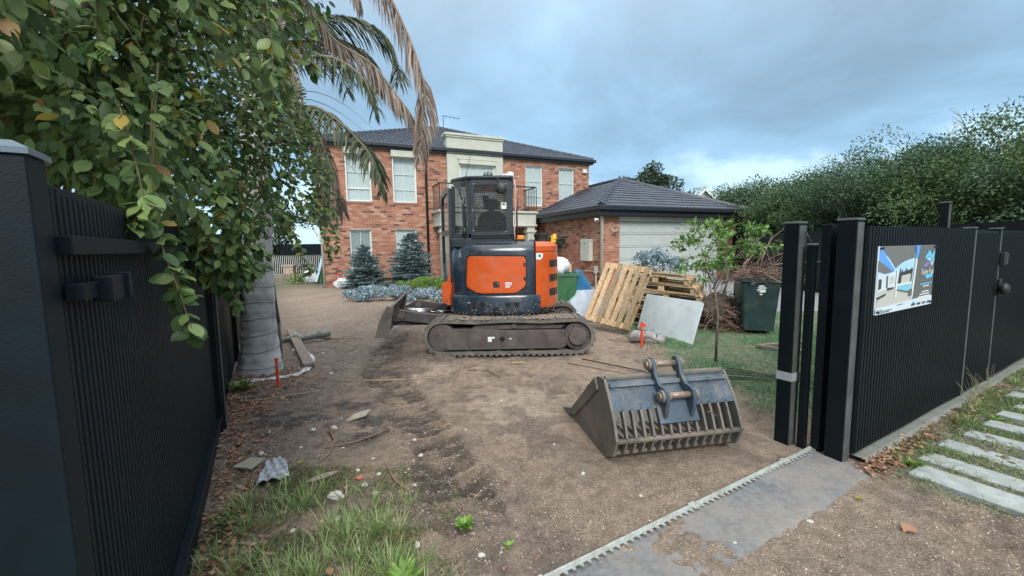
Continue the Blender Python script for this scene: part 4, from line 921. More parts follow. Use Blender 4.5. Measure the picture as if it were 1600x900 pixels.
for y0, nm in ((5.65, 'near'), (7.15, 'far')):
    b = MB(); o1 = stadium(-0.98, 0.88, 0.255, 0.245); o2 = stadium(-0.98, 0.88, 0.255, 0.205); n = len(o1)
    vs = [(x, y0, z) for x, z in o1] + [(x, y0, z) for x, z in o2] + [(x, y0 + 0.4, z) for x, z in o1] + [(x, y0 + 0.4, z) for x, z in o2]
    fs = []
    for i in range(n):
        j = (i + 1) % n
        fs += [(i, j, n + j, n + i), (2 * n + i, 3 * n + i, 3 * n + j, 2 * n + j), (i, 2 * n + i, 2 * n + j, j), (n + i, n + j, 3 * n + j, 3 * n + i)]
    b.add(vs, fs); trk = W(b, 'track', m_rubber)
    # lugs round the belt
    per = [0]; P_ = o1 + [o1[0]]
    for i in range(len(o1)): per.append(per[-1] + math.hypot(P_[i + 1][0] - P_[i][0], P_[i + 1][1] - P_[i][1]))
    nl = 62
    for k in range(nl):
        d = per[-1] * k / nl; i = max(j for j in range(len(per) - 1) if per[j] <= d); u = (d - per[i]) / (per[i + 1] - per[i])
        x = P_[i][0] + (P_[i + 1][0] - P_[i][0]) * u; z = P_[i][1] + (P_[i + 1][1] - P_[i][1]) * u
        tx, tz = P_[i + 1][0] - P_[i][0], P_[i + 1][1] - P_[i][1]; ang = math.atan2(tz, tx)
        lo = link('track_lug', lug_me, trk, loc=(x + 0.06, y0 - 6.60 - 0.002, z), rot=(0, -ang, 0)); lo.rotation_euler = (0, -ang + math.pi, 0)
    # frame
    b = MB(); fr_ = [(-1.03, 0.12), (-0.98, 0.075), (0.68, 0.085), (0.74, 0.12), (0.74, 0.33), (0.70, 0.345), (-0.05, 0.345), (-0.62, 0.375), (-1.0, 0.375), (-1.04, 0.34)]
    b.prism(fr_, lambda a, c, d: (a, d, c), y0 + 0.02, y0 + 0.36); tf = W(b, 'track_frame', m_mudsteel, bevel=0.008)
    b = MB(); b.prism([(-0.6, 0.36), (0.66, 0.36), (0.74, 0.40), (0.5, 0.425), (-0.5, 0.42)], lambda a, c, d: (a, d, c), y0 + 0.06, y0 + 0.3); W(b, 'frame_top', m_mudsteel)
    b = MB(); b.disc_y(-0.98, y0 + 0.03, y0 + 0.37, 0.25, 0.195, 24); W(b, 'idler_wheel', m_mudsteel, bevel=0.01)
    b = MB(); b.disc_y(0.90, y0 + 0.05, y0 + 0.37, 0.25, 0.195, 24); W(b, 'sprocket', m_mudsteel, bevel=0.01)
    b = MB(); b.disc_y(0.90, y0 - 0.005, y0 + 0.05, 0.25, 0.125, 24); hb = W(b, 'drive_hub', m_mudsteel, bevel=0.015)
    for k in range(10):
        a = k * math.pi / 5; b = MB(); b.disc_y(0.90 + 0.16 * math.cos(a), y0 + 0.03, y0 + 0.051, 0.25 + 0.16 * math.sin(a), 0.012, 6); W(b, 'bolt', m_mudsteel, hb)
    for x in (-0.62, -0.2, 0.25, 0.66):
        b = MB(); b.disc_y(x, y0 + 0.05, y0 + 0.35, 0.10, 0.055, 14); W(b, 'roller', m_mudsteel)
    b = MB(); b.disc_y(0.02, y0 + 0.03, y0 + 0.3, 0.405, 0.035, 14); W(b, 'carrier_roller', m_mudsteel)
    b = MB(); b.disc_y(-0.145, y0 + 0.014, y0 + 0.0205, 0.225, 0.045, 4); W(b, 'frame_hole', m_hole, tf)
    b = MB(); b.box(-0.345, -0.29, y0 + 0.0165, y0 + 0.0195, 0.19, 0.26); b.box(-0.289, -0.25, y0 + 0.0165, y0 + 0.0195, 0.235, 0.26); b.add([(-.06, y0 + .0168, .235), (-.02, y0 + .0168, .215), (-.02, y0 + .0168, .24)], [(0, 1, 2)]); W(b, 'chipped_decal', m_label, tf)
# mud caked on the near track top
cl = []
b = MB()
for k in range(900):
    x = random.uniform(-1.12, 1.05); y = random.uniform(5.655, 6.03); s = random.uniform(0.008, 0.03)
    z = 0.505 if abs(x) < 0.9 else 0.485 - (abs(x) - 0.9) * 0.35
    b.add([(x - s, y, z), (x, y - s, z), (x + s, y, z), (x, y + s, z), (x + random.uniform(-.01, .01), y, z + s * 0.7)], [(0, 1, 4), (1, 2, 4), (2, 3, 4), (3, 0, 4)])
tag(W(b, 'caked_mud', m_mud), kind='stuff')
# chassis and swing ring
b = MB(); b.box(-0.5, 0.42, 6.05, 7.15, 0.22, 0.42); W(b, 'chassis', m_mudsteel, bevel=0.02)
b = MB(); b.tube([(-0.06, 6.7, 0.41), (-0.06, 6.7, 0.53)], 0.42, 28); W(b, 'swing_ring', m_mudsteel)
# dozer blade with two arms
bl = MB()
A0 = Vector((-1.76, 5.72)); A1 = Vector((-2.02, 7.55)); ad = (A1 - A0).normalized(); an = Vector((ad.y, -ad.x))   # an points to the tracks
prof = [(p_ - (0.66 - q_) * 0.34, q_) for p_, q_ in [(0.02, 0.27), (0.05, 0.30), (0.0, 0.36), (-0.025, 0.45), (-0.02, 0.55), (0.01, 0.64), (0.05, 0.685), (0.08, 0.675), (0.055, 0.60), (0.04, 0.5), (0.05, 0.4), (0.12, 0.27)]]
bl.prism([(p[0] * 1.0, p[1]) for p in prof], lambda a, c, d: (A0.x + ad.x * d + an.x * a * -1 if False else A0.x + ad.x * d - (-an.x) * a, A0.y + ad.y * d + an.y * a, c), 0, (A1 - A0).length)
blade = W(bl, 'dozer_blade', m_bucketm, bevel=0.006)
for d0 in (0.0, (A1 - A0).length - 0.02):
    b = MB(); b.prism([(-0.16, 0.26), (-0.03, 0.26), (0.05, 0.36), (0.11, 0.685), (0.02, 0.70), (-0.09, 0.5)], lambda a, c, d: (A0.x + ad.x * d + an.x * a, A0.y + ad.y * d + an.y * a, c), d0 - 0.012, d0 + 0.02); W(b, 'end_plate', m_bucketm, blade)
for y, nm in ((6.02, 0), (7.15, 1)):
    b = MB()
    b.prism([(-1.86, 0.50), (-1.66, 0.60), (-0.95, 0.50), (-0.55, 0.40), (-0.55, 0.28), (-0.95, 0.36), (-1.62, 0.44), (-1.84, 0.40)], lambda a, c, d: (a, d, c), y, y + 0.10); ar = W(b, 'blade_arm', m_mudsteel, bevel=0.008)
    b = MB(); b.disc_y(-1.62, y - 0.02, y + 0.12, 0.52, 0.05, 16); W(b, 'pivot_boss', m_bucketm, ar, bevel=0.005)
b = MB(); b.tube([(-1.74, 6.6, 0.50), (-1.3, 6.6, 0.48)], 0.055, 12); b.tube([(-1.3, 6.6, 0.48), (-1.0, 6.6, 0.47)], 0.03, 10, 0); W(b, 'blade_cylinder', m_chrome, smooth=True)
b = MB()
for k in range(5): b.tube([(-1.25, 6.45 + .06 * k, 0.52), (-0.95, 6.42 + .07 * k, 0.58 + .02 * k), (-0.6, 6.5, 0.5)], 0.014, 6)
W(b, 'hydraulic_hose', m_cable, smooth=True)
b = MB(); b.box(-1.78, -0.55, 6.1, 6.13, 0.36, 0.52); W(b, 'cross_plate', m_mudsteel)

# house of the machine: rounded rear plan
def yr(x):   # rear surface of the upper structure at station x
    u = (x + 0.13) / 0.86; u = max(-1, min(1, u)); return 6.90 - 1.02 * (1 - abs(u) ** 3.2) ** (1 / 3.2)
def shell(name, mat, x0, x1, zprof, nseg=20, yback=7.75, off=0.0, bevel=0, parent=EX, closed_x=False):
    """zprof: list of (z, inset)"""
    xs_ = []
    for i in range(nseg + 1):
        t = i / nseg; xs_.append(x0 + (x1 - x0) * t)
    if x1 > 0.70: xs_ = [x0 + (x1 - x0) * math.sin(math.pi / 2 * i / nseg) for i in range(nseg + 1)]
    b = MB(); rings = []
    for z, ins in zprof:
        cx_, cy_ = -0.13, 6.9; sx = (0.86 - ins) / 0.86; sy = (1.02 - ins) / 1.02; ring = []
        for x in xs_:
            X = cx_ + (x - cx_) * sx if (abs(x - cx_) > 0.5) else x
            Y = cy_ + (yr(x) - off - cy_) * sy
            ring.append((X, Y, z))
        ring.append((ring[-1][0], yback, z)); ring.append((ring[0][0], yback, z)); rings.append(ring)
    n = len(rings[0]); vs = [p for r_ in rings for p in r_]; fs = []
    for k in range(len(rings) - 1):
        for i in range(n):
            j = (i + 1) % n; fs.append((k * n + i, k * n + j, (k + 1) * n + j, (k + 1) * n + i))
    fs.append(tuple(reversed(range(n)))); fs.append(tuple((len(rings) - 1) * n + i for i in range(n)))
    b.add(vs, fs)
    return W(b, name, mat, parent, bevel=bevel)
top = [(1.42, 0.0), (1.47, 0.012), (1.515, 0.038), (1.55, 0.08), (1.57, 0.135), (1.58, 0.20)]
hood = shell('engine_hood', m_navy, -0.90, 0.325, [(0.80, 0.0)] + top, bevel=0.01)
cw = shell('counterweight', m_navy, -0.915, 0.40, [(0.50, 0.07), (0.515, 0.02), (0.56, -0.02), (0.78, -0.02), (0.815, 0.0)], bevel=0.01)
side = shell('side_cover', m_orange, 0.345, 0.73, [(0.60, 0.05), (0.615, 0.01), (0.68, 0.0), (1.40, 0.0), (1.41, 0.012), (1.42, 0.012), (1.43, 0.0), (1.50, 0.0), (1.54, 0.03), (1.565, 0.06), (1.57, 0.14)], bevel=0.008)
shell('side_skirt', m_black_p, 0.42, 0.70, [(0.52, 0.1), (0.598, 0.06)])
shell('seam_gap', m_hole, 0.31, 0.36, [(0.62, 0.02), (1.50, 0.02)], nseg=4)
def on_rear(outline, off0, off1, name, mat, parent=EX, bevel=0.0, zs=None):
    b = MB(); n = len(outline)
    vs = [(x, yr(x) - off1, z) for x, z in outline] + [(x, yr(x) - off0, z) for x, z in outline]
    fs = [(i, n + i, n + (i + 1) % n, (i + 1) % n) for i in range(n)]
    # strip triangulation of the front so that it follows the curve: fan of columns
    b.add(vs, fs)
    xsu = sorted(set(round(x, 4) for x, _ in outline)); cols_ = []
    def span(x):
        zs_ = []
        for i in range(n):
            (xa, za), (xb, zb) = outline[i], outline[(i + 1) % n]
            if min(xa, xb) - 1e-6 <= x <= max(xa, xb) + 1e-6:
                if abs(xb - xa) < 1e-6: zs_ += [za, zb]
                else: zs_.append(za + (zb - za) * (x - xa) / (xb - xa))
        return min(zs_), max(zs_)
    dense = []
    for a, c in zip(xsu[:-1], xsu[1:]):
        k = max(1, int((c - a) / 0.04))
        for i in range(k): dense.append(a + (c - a) * i / k)
    dense.append(xsu[-1]); v2 = []; f2 = []
    for i, x in enumerate(dense):
        lo, hi = span(x); v2 += [(x, yr(x) - off1, lo), (x, yr(x) - off1, hi)]
        if i: f2.append((2 * i - 2, 2 * i, 2 * i + 1, 2 * i - 1))
    b.add(v2, f2)
    return W(b, name, mat, parent)
door_o = rounded(-0.64, 0.19, 0.845, 1.355, [0.03, 0.03, 0.045, 0.045], 5)
# chamfered lower corners like the photograph
door_o = [(-0.52, 0.86), (-0.42, 0.845), (0.03, 0.845), (0.08, 0.86), (0.175, 0.93), (0.195, 0.97), (0.20, 1.31), (0.185, 1.345), (0.16, 1.36), (-0.58, 1.375), (-0.61, 1.36), (-0.63, 1.325), (-0.65, 0.97), (-0.635, 0.93)]
def grow(o, k):
    cx_ = sum(p[0] for p in o) / len(o); cz_ = sum(p[1] for p in o) / len(o)
    return [(cx_ + (p[0] - cx_) * (1 + k / 0.42), cz_ + (p[1] - cz_) * (1 + k / 0.26)) for p in o]
on_rear(grow(door_o, 0.016), -0.01, 0.004, 'door_gap', m_hole)
ed = on_rear(door_o, -0.01, 0.016, 'engine_door', m_orange)
on_rear(grow(door_o, -0.02), 0.0, 0.0195, 'door_face', m_orange, ed)
on_rear(rounded(-0.29, -0.155, 0.905, 1.035, 0.012, 2), 0.0, 0.0215, 'latch_recess', m_orange, ed)
on_rear(rounded(-0.268, -0.178, 0.925, 1.01, 0.008, 2), 0.0, 0.0235, 'latch', m_black_p, ed)
on_rear([(-0.205, 0.975), (-0.19, 0.975), (-0.19, 0.99), (-0.205, 0.99)], 0.0, 0.0245, 'key_plate', m_chrome, ed)
on_rear([(-0.095, 0.955), (-0.005, 0.955), (-0.005, 0.998), (-0.095, 0.998)], 0.0, 0.021, 'sticker', m_label, ed)
on_rear([(-0.093, 0.925), (-0.03, 0.925), (-0.03, 0.948), (-0.093, 0.948)], 0.0, 0.021, 'sticker', m_label, ed)
for x0 in (-0.085, -0.058, -0.032): on_rear([(x0, 0.965), (x0 + 0.018, 0.965), (x0 + 0.018, 0.985), (x0, 0.985)], 0.0, 0.0218, 'sticker_print', m_greyplastic, ed)
# holes in the counterweight
for x0 in (-0.49, 0.0):
    on_rear(rounded(x0 - 0.115, x0 + 0.115, 0.64, 0.715, 0.036, 5), 0.0, 0.0225, 'recess', m_cabdark, cw)
    for dx in (-0.062, 0.062):
        on_rear([(x0 + dx + 0.033 * math.cos(a * math.pi / 8), 0.677 + 0.033 * math.sin(a * math.pi / 8)) for a in range(16)], 0.0, 0.024, 'bolt_hole', m_hole, cw)
for x, z, r_ in ((-0.235, 0.60, 0.045), (-0.77, 0.895, 0.045)):
    on_rear([(x + r_ * math.cos(a * math.pi / 8), z + r_ * math.sin(a * math.pi / 8)) for a in range(16)], 0.0, 0.022 if z < .8 else 0.003, 'bolt_hole', m_hole, cw)
on_rear([(-0.86, 0.72), (-0.83, 0.69), (-0.83, 0.73), (-0.60, 0.70), (-0.60, 0.706), (-0.82, 0.75), (-0.845, 0.80)], 0.0, 0.0215, 'scraped_paint', m_label, cw)
on_rear([(-0.85, 0.62), (-0.842, 0.62), (-0.838, 0.67), (-0.855, 0.67)], 0.0, 0.0215, 'scraped_paint', m_label, cw)
on_rear([(-0.77, 1.36), (-0.72, 1.36), (-0.735, 1.46), (-0.745, 1.47)], 0.0, 0.002, 'worn_patch', M('worn_paint', (0.25, 0.27, 0.28), 0.1, 9, 0.4), hood)
# side cover details
for z in (0.745, 0.955, 1.165):
    on_rear(rounded(0.535, 0.70, z + 0.02, z + 0.145, 0.012, 3), 0.0, 0.004, 'vent_frame', m_orange, side)
    v_ = on_rear(rounded(0.548, 0.692, z + 0.03, z + 0.135, 0.010, 3), 0.0, 0.006, 'vent', m_hole, side)
    for k in range(5): on_rear([(0.555, z + 0.04 + k * 0.019), (0.685, z + 0.04 + k * 0.019), (0.685, z + 0.044 + k * 0.019), (0.555, z + 0.044 + k * 0.019)], 0.0, 0.007, 'louvre', m_grey_and_sheen, v_)
on_rear([(0.43, 1.03), (0.50, 1.03), (0.50, 1.17), (0.43, 1.17)], 0.0, 0.004, 'latch_recess', M('shaded_recess_orange', (0.60, 0.10, 0.02), 0.1, 8, 0.5), side)
on_rear([(0.455, 1.05), (0.475, 1.05), (0.475, 1.15), (0.455, 1.15)], 0.0, 0.008, 'latch', m_orange, side)
on_rear([(0.35, 1.31), (0.42, 1.31), (0.42, 1.35), (0.45, 1.35), (0.45, 1.40), (0.35, 1.40)], 0.0, 0.004, 'sticker', m_label, side)
on_rear([(0.385, 1.345), (0.42, 1.345), (0.42, 1.38), (0.385, 1.38)], 0.0, 0.005, 'sticker_print', m_blue, side)
# orange strip and foot at the left
b = MB()
ctr = [(-0.80, 1.55), (-0.86, 1.52), (-0.885, 1.40), (-0.895, 1.20), (-0.92, 1.02), (-0.955, 0.92), (-0.96, 0.80)]
out_l = [(-0.79, 1.59), (-0.875, 1.58), (-0.915, 1.50), (-0.935, 1.3), (-0.945, 1.08), (-0.985, 0.98), (-1.06, 0.95), (-1.06, 0.70), (-1.0, 0.64), (-0.94, 0.62), (-0.925, 0.66), (-0.91, 0.85), (-0.885, 0.98), (-0.865, 1.08), (-0.855, 1.2), (-0.83, 1.48), (-0.78, 1.565)]
b.prism(out_l, lambda a, c, d: (a, d, c), 6.24, 6.62); W(b, 'corner_cover', m_orange, bevel=0.012)
b = MB(); b.disc_y(-0.99, 6.234, 6.241, 0.705, 0.018, 10); W(b, 'bolt', m_chrome)
# deck fittings
b = MB(); b.tube([(0.455, 6.35, 1.565), (0.455, 6.35, 1.60), (0.455, 6.35, 1.605), (0.455, 6.35, 1.68), (0.455, 6.35, 1.685)], [0.115, 0.115, 0.10, 0.115, 0.09], 16); W(b, 'precleaner', m_black_p)
b = MB(); b.tube([(0.44, 6.35, 1.55), (0.44, 6.35, 1.72)], 0.02, 8); W(b, 'grab_stub', m_black_p)
b = MB(); b.box(0.60, 0.67, 6.32, 6.38, 1.55, 1.655); b.box(0.625, 0.68, 6.31, 6.33, 1.60, 1.68); W(b, 'yellow_cap', m_yellow, bevel=0.008)
b = MB(); b.box(0.27, 0.36, 6.3, 6.36, 1.575, 1.605); W(b, 'filler_cap', m_grey_and_sheen, bevel=0.01)
b = MB(); b.box(0.05, 0.19, 6.08, 6.16, 1.60, 1.66); wl = W(b, 'amber_lamp', m_amber, bevel=0.012)
b = MB(); b.box(0.045, 0.195, 6.08, 6.17, 1.585, 1.5995); W(b, 'lamp_base', m_black_p, wl)
# ---- cab
CX0, CX1, CY0, CY1, CZ0, CZ1 = -0.86, 0.03, 6.0, 7.55, 1.55, 2.50
def cy(x): return CY0 + (0.10 if x < -0.6 else 0.0)
cab = MB()
pw = 0.055
# floor band, pillars and roof
cab.box(-0.86, 0.03, 6.02, 7.5, 1.50, 1.63)
for x, y in ((CX1 - pw, 6.0), (CX1 - pw, 7.42), (-0.86, 7.42), (-0.62, 6.02)): cab.box(x, x + pw, y, y + 0.07, 1.63, 2.46)
cab.prism([(-0.88, 6.22), (-0.62, 6.02), (-0.56, 6.02), (-0.56, 6.10), (-0.80, 6.30), (-0.88, 6.30)], lambda a, c, d: (a, c, d), 1.63, 1.70)
cab.box(-0.875, -0.83, 6.24, 6.30, 1.70, 2.40)
cab.box(-0.575, 0.03, 6.0, 6.05, 2.41, 2.455); cab.box(-0.575, 0.03, 6.0, 6.05, 1.62, 1.68)
cabo = W(cab, 'cab_frame', m_cabdark, bevel=0.012)
rf = MB()
pr_ = [(-0.89, 6.30), (-0.86, 6.20), (-0.66, 6.0), (-0.62, 5.98), (0.0, 5.97), (0.04, 6.0), (0.045, 7.5), (-0.89, 7.55)]
rf.prism(pr_, lambda a, c, d: (a, c, d), 2.452, 2.50)
W(rf, 'cab_roof', m_cabdark, bevel=0.02, seg=3)
rf = MB(); rf.prism([(-0.80, 6.35), (-0.6, 6.12), (-0.05, 6.1), (-0.03, 7.4), (-0.8, 7.4)], lambda a, c, d: (a, c, d), 2.501, 2.525); W(rf, 'roof_panel', m_cabdark, bevel=0.01)
# rear window guard: frame and welded mesh
g0, g1, h0, h1 = -0.565, -0.015, 1.665, 2.425; gy = 5.965
b = MB(); q = 0.052
outer = rounded(g0, g1, h0, h1, 0.03, 4); inner = rounded(g0 + q, g1 - q, h0 + q, h1 - q, 0.015, 4); n = len(outer)
vs = [(x, gy, z) for x, z in outer] + [(x, gy, z) for x, z in inner] + [(x, gy + 0.03, z) for x, z in outer] + [(x, gy + 0.03, z) for x, z in inner]
fs = []
for i in range(n):
    j = (i + 1) % n; fs += [(i, n + i, n + j, j), (2 * n + i, 2 * n + j, 3 * n + j, 3 * n + i), (i, j, 2 * n + j, 2 * n + i), (n + i, 3 * n + i, 3 * n + j, n + j)]
b.add(vs, fs); gf = W(b, 'rear_guard', m_cabdark)
nxw, nzw = 17, 24
for k in range(nxw):
    x = g0 + q + (g1 - g0 - 2 * q) * (k + 0.5) / nxw; b = MB(); b.box(x - 0.0035, x + 0.0035, gy + 0.008, gy + 0.014, h0 + q, h1 - q); W(b, 'mesh_wire', m_black_p, gf)
for k in range(nzw):
    z = h0 + q + (h1 - h0 - 2 * q) * (k + 0.5) / nzw; b = MB(); b.box(g0 + q, g1 - q, gy + 0.014, gy + 0.020, z - 0.0035, z + 0.0035); W(b, 'mesh_wire', m_black_p, gf)
for x, z in ((g0 + 0.05, h1 - 0.04), (g1 - 0.05, h1 - 0.045), (g0 + 0.03, 2.02), (g0 + 0.03, h0 + 0.07), (g1 - 0.06, h0 + 0.05)):
    b = MB(); b.disc_y(x, gy - 0.006, gy - 0.0005, z, 0.009, 8); W(b, 'bolt', m_chrome, gf)
b = MB(); b.box(g0 + 0.03, g1 - 0.03, gy + 0.045, gy + 0.05, h0 + 0.02, h1 - 0.02); W(b, 'rear_glass', m_cabglass)
# other panes
b = MB(); b.box(-0.80, -0.02, 7.47, 7.475, 1.66, 2.44); W(b, 'windscreen', m_cabglass)
b = MB(); b.box(0.005, 0.009, 6.08, 7.40, 1.66, 2.44); W(b, 'side_glass', m_cabglass)
b = MB(); b.add([(-0.83, 6.27, 1.71), (-0.61, 6.07, 1.71), (-0.61, 6.07, 2.44), (-0.83, 6.27, 2.44)], [(0, 1, 2, 3)]); W(b, 'quarter_glass', m_doorglass)  # dimness of the cab inside is put into this pane's dark tint
# seat inside
b = MB()
b.prism(rounded(-0.52, -0.06, 1.62, 2.05, [0.05, 0.05, 0.16, 0.16], 6), lambda a, c, d: (a, d + (c - 1.6) * -0.12, c), 6.55, 6.66); b.prism(rounded(-0.42, -0.18, 2.07, 2.24, 0.07, 6), lambda a, c, d: (a, d, c), 6.50, 6.58); b.box(-0.34, -0.26, 6.52, 6.57, 1.98, 2.10); b.box(-0.52, -0.06, 6.5, 7.0, 1.55, 1.66)
W(b, 'operator_seat', m_seat, bevel=0.02)
for x in (-0.62, 0.0 - 0.06):
    b = MB(); b.box(x - 0.05, x + 0.05, 6.75, 7.1, 1.62, 1.80); b.tube([(x, 7.05, 1.8), (x, 7.08, 1.95)], 0.015, 8); b.tube([(x, 7.08, 1.95), (x, 7.085, 2.04)], 0.025, 8); W(b, 'control_console', m_seat)
b = MB(); b.box(-0.50, -0.38, 7.40, 7.44, 2.28, 2.40); W(b, 'sun_visor', M('teal_visor', (0.05, 0.30, 0.30), 0.1, 8, 0.3))
# door standing ajar at the left
dA = Vector((-0.885, 6.22)); dB = Vector((-1.12, 6.92)); dd_ = (dB - dA)
def dpt(u, z, off=0.0):
    nrm = Vector((-dd_.y, dd_.x)).normalized(); p = dA + dd_ * u + nrm * off; return (p.x, p.y, z)
def dframe(o, i_, off0, off1, name, mat, par):
    b = MB(); n = len(o); vs = []
    for off in (off0, off1):
        vs += [dpt(u, z, off) for u, z in o]; vs += [dpt(u, z, off) for u, z in i_]
    fs = []
    for i in range(n):
        j = (i + 1) % n; fs += [(i, j, n + j, n + i), (2 * n + i, 3 * n + i, 3 * n + j, 2 * n + j), (i, 2 * n + i, 2 * n + j, j), (n + i, n + j, 3 * n + j, 3 * n + i)]
    b.add(vs, fs); return W(b, name, mat, par)
o_ = [(0.0, 1.0), (0.12, 0.93), (0.8, 0.96), (0.95, 1.05), (1.0, 1.2), (1.0, 2.22), (0.9, 2.36), (0.25, 2.40), (0.0, 2.36)]
i_ = [(0.09, 1.06), (0.17, 1.02), (0.75, 1.04), (0.86, 1.11), (0.90, 1.24), (0.90, 2.18), (0.83, 2.28), (0.28, 2.32), (0.09, 2.28)]
cd = dframe(o_, i_, -0.015, 0.03, 'cab_door', m_cabdark, EX)
b = MB(); b.add([dpt(u, z, 0.01) for u, z in i_], [tuple(range(len(i_)))]); W(b, 'door_glass', m_doorglass, cd)
b = MB(); b.add([dpt(0.08, 1.68, -0.016), dpt(0.9, 1.68, -0.016), dpt(0.9, 1.76, -0.016), dpt(0.08, 1.76, -0.016), dpt(0.08, 1.68, 0.031), dpt(0.9, 1.68, 0.031), dpt(0.9, 1.76, 0.031), dpt(0.08, 1.76, 0.031)], [(0, 1, 2, 3), (7, 6, 5, 4), (0, 4, 5, 1), (2, 6, 7, 3)]); W(b, 'door_rail', m_cabdark, cd)
b = MB(); b.tube([dpt(0.15, 1.70, -0.03), dpt(0.35, 1.66, -0.06), dpt(0.6, 1.68, -0.06), dpt(0.75, 1.75, -0.03)], 0.018, 8); W(b, 'door_handle', m_chrome, cd, smooth=True)
b = MB(); b.tube([dpt(0.3, 1.55, -0.03), dpt(0.3, 1.36, -0.03)], 0.02, 8); W(b, 'door_latch', m_chrome, cd)
# antenna, work lights, mirror, hose, tag
b = MB(); b.tube([(-0.655, 5.99, 2.36), (-0.60, 5.99, 2.60), (-0.55, 5.99, 2.82)], [0.006, 0.004, 0.003], 6); b.tube([(-0.665, 5.985, 2.30), (-0.665, 5.985, 2.42)], 0.022, 10); W(b, 'radio_aerial', m_black_p)
b = MB(); b.box(-0.705, -0.63, 5.955, 5.995, 2.19, 2.34); W(b, 'aerial_mount', m_grey_and_sheen, bevel=0.008)
b = MB(); b.tube([(-0.665, 5.97, 2.20), (-0.68, 5.96, 2.12), (-0.64, 5.95, 2.07), (-0.60, 5.96, 2.06)], 0.012, 8); W(b, 'cable_loop', m_grey_and_sheen, smooth=True)
b = MB(); b.tube([(-0.70, 5.99, 2.40), (-0.72, 6.0, 2.25), (-0.66, 5.98, 2.12), (-0.64, 5.99, 1.9), (-0.66, 5.99, 1.72)], 0.014, 8); b.tube([(-0.665, 5.99, 1.66), (-0.665, 5.985, 1.78)], 0.03, 8); W(b, 'wiring_conduit', m_black_p, smooth=True)
b = MB(); b.tube([(-0.20, 5.97, 2.48), (-0.16, 5.92, 2.42), (-0.15, 5.90, 2.36)], 0.008, 6)
b.tube([(-0.13, 5.925, 2.31), (-0.13, 5.90, 2.31), (-0.13, 5.885, 2.31)], [0.07, 0.08, 0.06], 16)
o = W(b, 'rear_mirror', m_black_p, smooth=True)
b = MB(); b.tube([(-0.32, 6.1, 2.51), (-0.32, 6.1, 2.545), (-0.32, 6.1, 2.56)], [0.07, 0.065, 0.05], 14); W(b, 'beacon_base', m_black_p)
b = MB(); b.disc_y(-0.345, 6.02, 6.03, 2.53, 0.015, 8); b.disc_y(-0.295, 6.02, 6.03, 2.53, 0.015, 8); W(b, 'lamp_lens', m_chrome)
b = MB(); b.tube([(0.0, 6.3, 2.50), (0.0, 6.3, 2.56), (0.0, 6.3, 2.60)], [0.05, 0.06, 0.03], 10); b.box(-0.12, 0.02, 6.2, 6.3, 2.50, 2.56); W(b, 'roof_light', m_white, bevel=0.01)
b = MB(); b.prism(rounded(-0.135, -0.062, 2.03, 2.12, 0.012, 3), lambda a, c, d: (a, d, c), 5.948, 5.952); tg = W(b, 'warning_tag', m_label)
b = MB(); b.box(-0.118, -0.08, 5.946, 5.9475, 2.085, 2.108); b.tube([(-0.11, 5.95, 2.12), (-0.10, 5.95, 2.15), (-0.088, 5.95, 2.12)], 0.004, 6); W(b, 'tag_print', m_black_p, tg)
b = MB(); b.tube([(0.055, 6.0, 2.44), (0.075, 6.0, 2.2), (0.06, 6.0, 1.9), (0.045, 6.0, 1.72), (0.055, 6.0, 1.6)], 0.011, 6); W(b, 'striped_hose', M('pale_hose', (0.55, 0.36, 0.34), 0.3, 30, 0.6), smooth=True)
for x in (-0.80, -0.62, 0.22):
    for z in (1.44, 1.20, 0.86):
        if x == 0.22 or x == -0.80 or z == 1.44: on_rear([(x + 0.009 * math.cos(q * math.pi / 3), z + 0.009 * math.sin(q * math.pi / 3)) for q in range(6)], 0.0, 0.004 if z < 1.4 else -0.002, 'bolt', m_grey_and_sheen, hood)
on_rear([(-0.86, 0.812), (0.34, 0.812), (0.34, 0.820), (-0.86, 0.820)], -0.02, 0.002, 'seam', m_hole, hood)
for z in (1.02, 1.22): on_rear([(0.165, z), (0.195, z), (0.195, z + 0.05), (0.165, z + 0.05)], 0.0, 0.022, 'hinge', m_black_p, ed)
rs9 = random.Random(9); b = MB()
for k in range(70):
    x = rs9.uniform(-0.84, 0.66); z = rs9.uniform(0.56, 1.40); ln = rs9.uniform(0.01, 0.09); a = rs9.choice([0.1, 0.2, -0.15, 1.4, 1.7]) + rs9.gauss(0, .2); x2 = max(-.86, min(.70, x + ln * math.cos(a))); z2 = max(.56, min(1.41, z + ln * math.sin(a)))
    off = 0.0235 if z < 0.78 or (-0.62 < x < 0.17 and 0.88 < z < 1.33) else 0.0045
    b.add([(x, yr(x) - off, z - .0012), (x2, yr(x2) - off, z2 - .0012), (x2, yr(x2) - off, z2 + .0012), (x, yr(x) - off, z + .0012)], [(0, 1, 2, 3)])
tag(W(b, 'paint_scratch', m_grey_and_sheen, EX), kind='stuff')
b = MB()
for k in range(260):
    x = rs9.uniform(-0.86, 0.68); z = 0.53 + abs(rs9.gauss(0, .13)); r_ = rs9.uniform(.003, .010); off = 0.0235 if z < .78 else 0.005
    if z < 1.2: b.add([(x + r_ * math.cos(q * 1.047 + k), yr(x) - off, z + r_ * .8 * math.sin(q * 1.047 + k)) for q in range(6)], [(0, 1, 2, 3, 4, 5)])
tag(W(b, 'mud_splash', m_mud, EX), kind='stuff')
b = MB(); b.tube([(0.075, 6.05, 1.62), (0.085, 6.02, 1.75), (0.085, 6.02, 2.2), (0.06, 6.05, 2.34)], 0.012, 8); W(b, 'grab_rail', m_black_p, smooth=True)
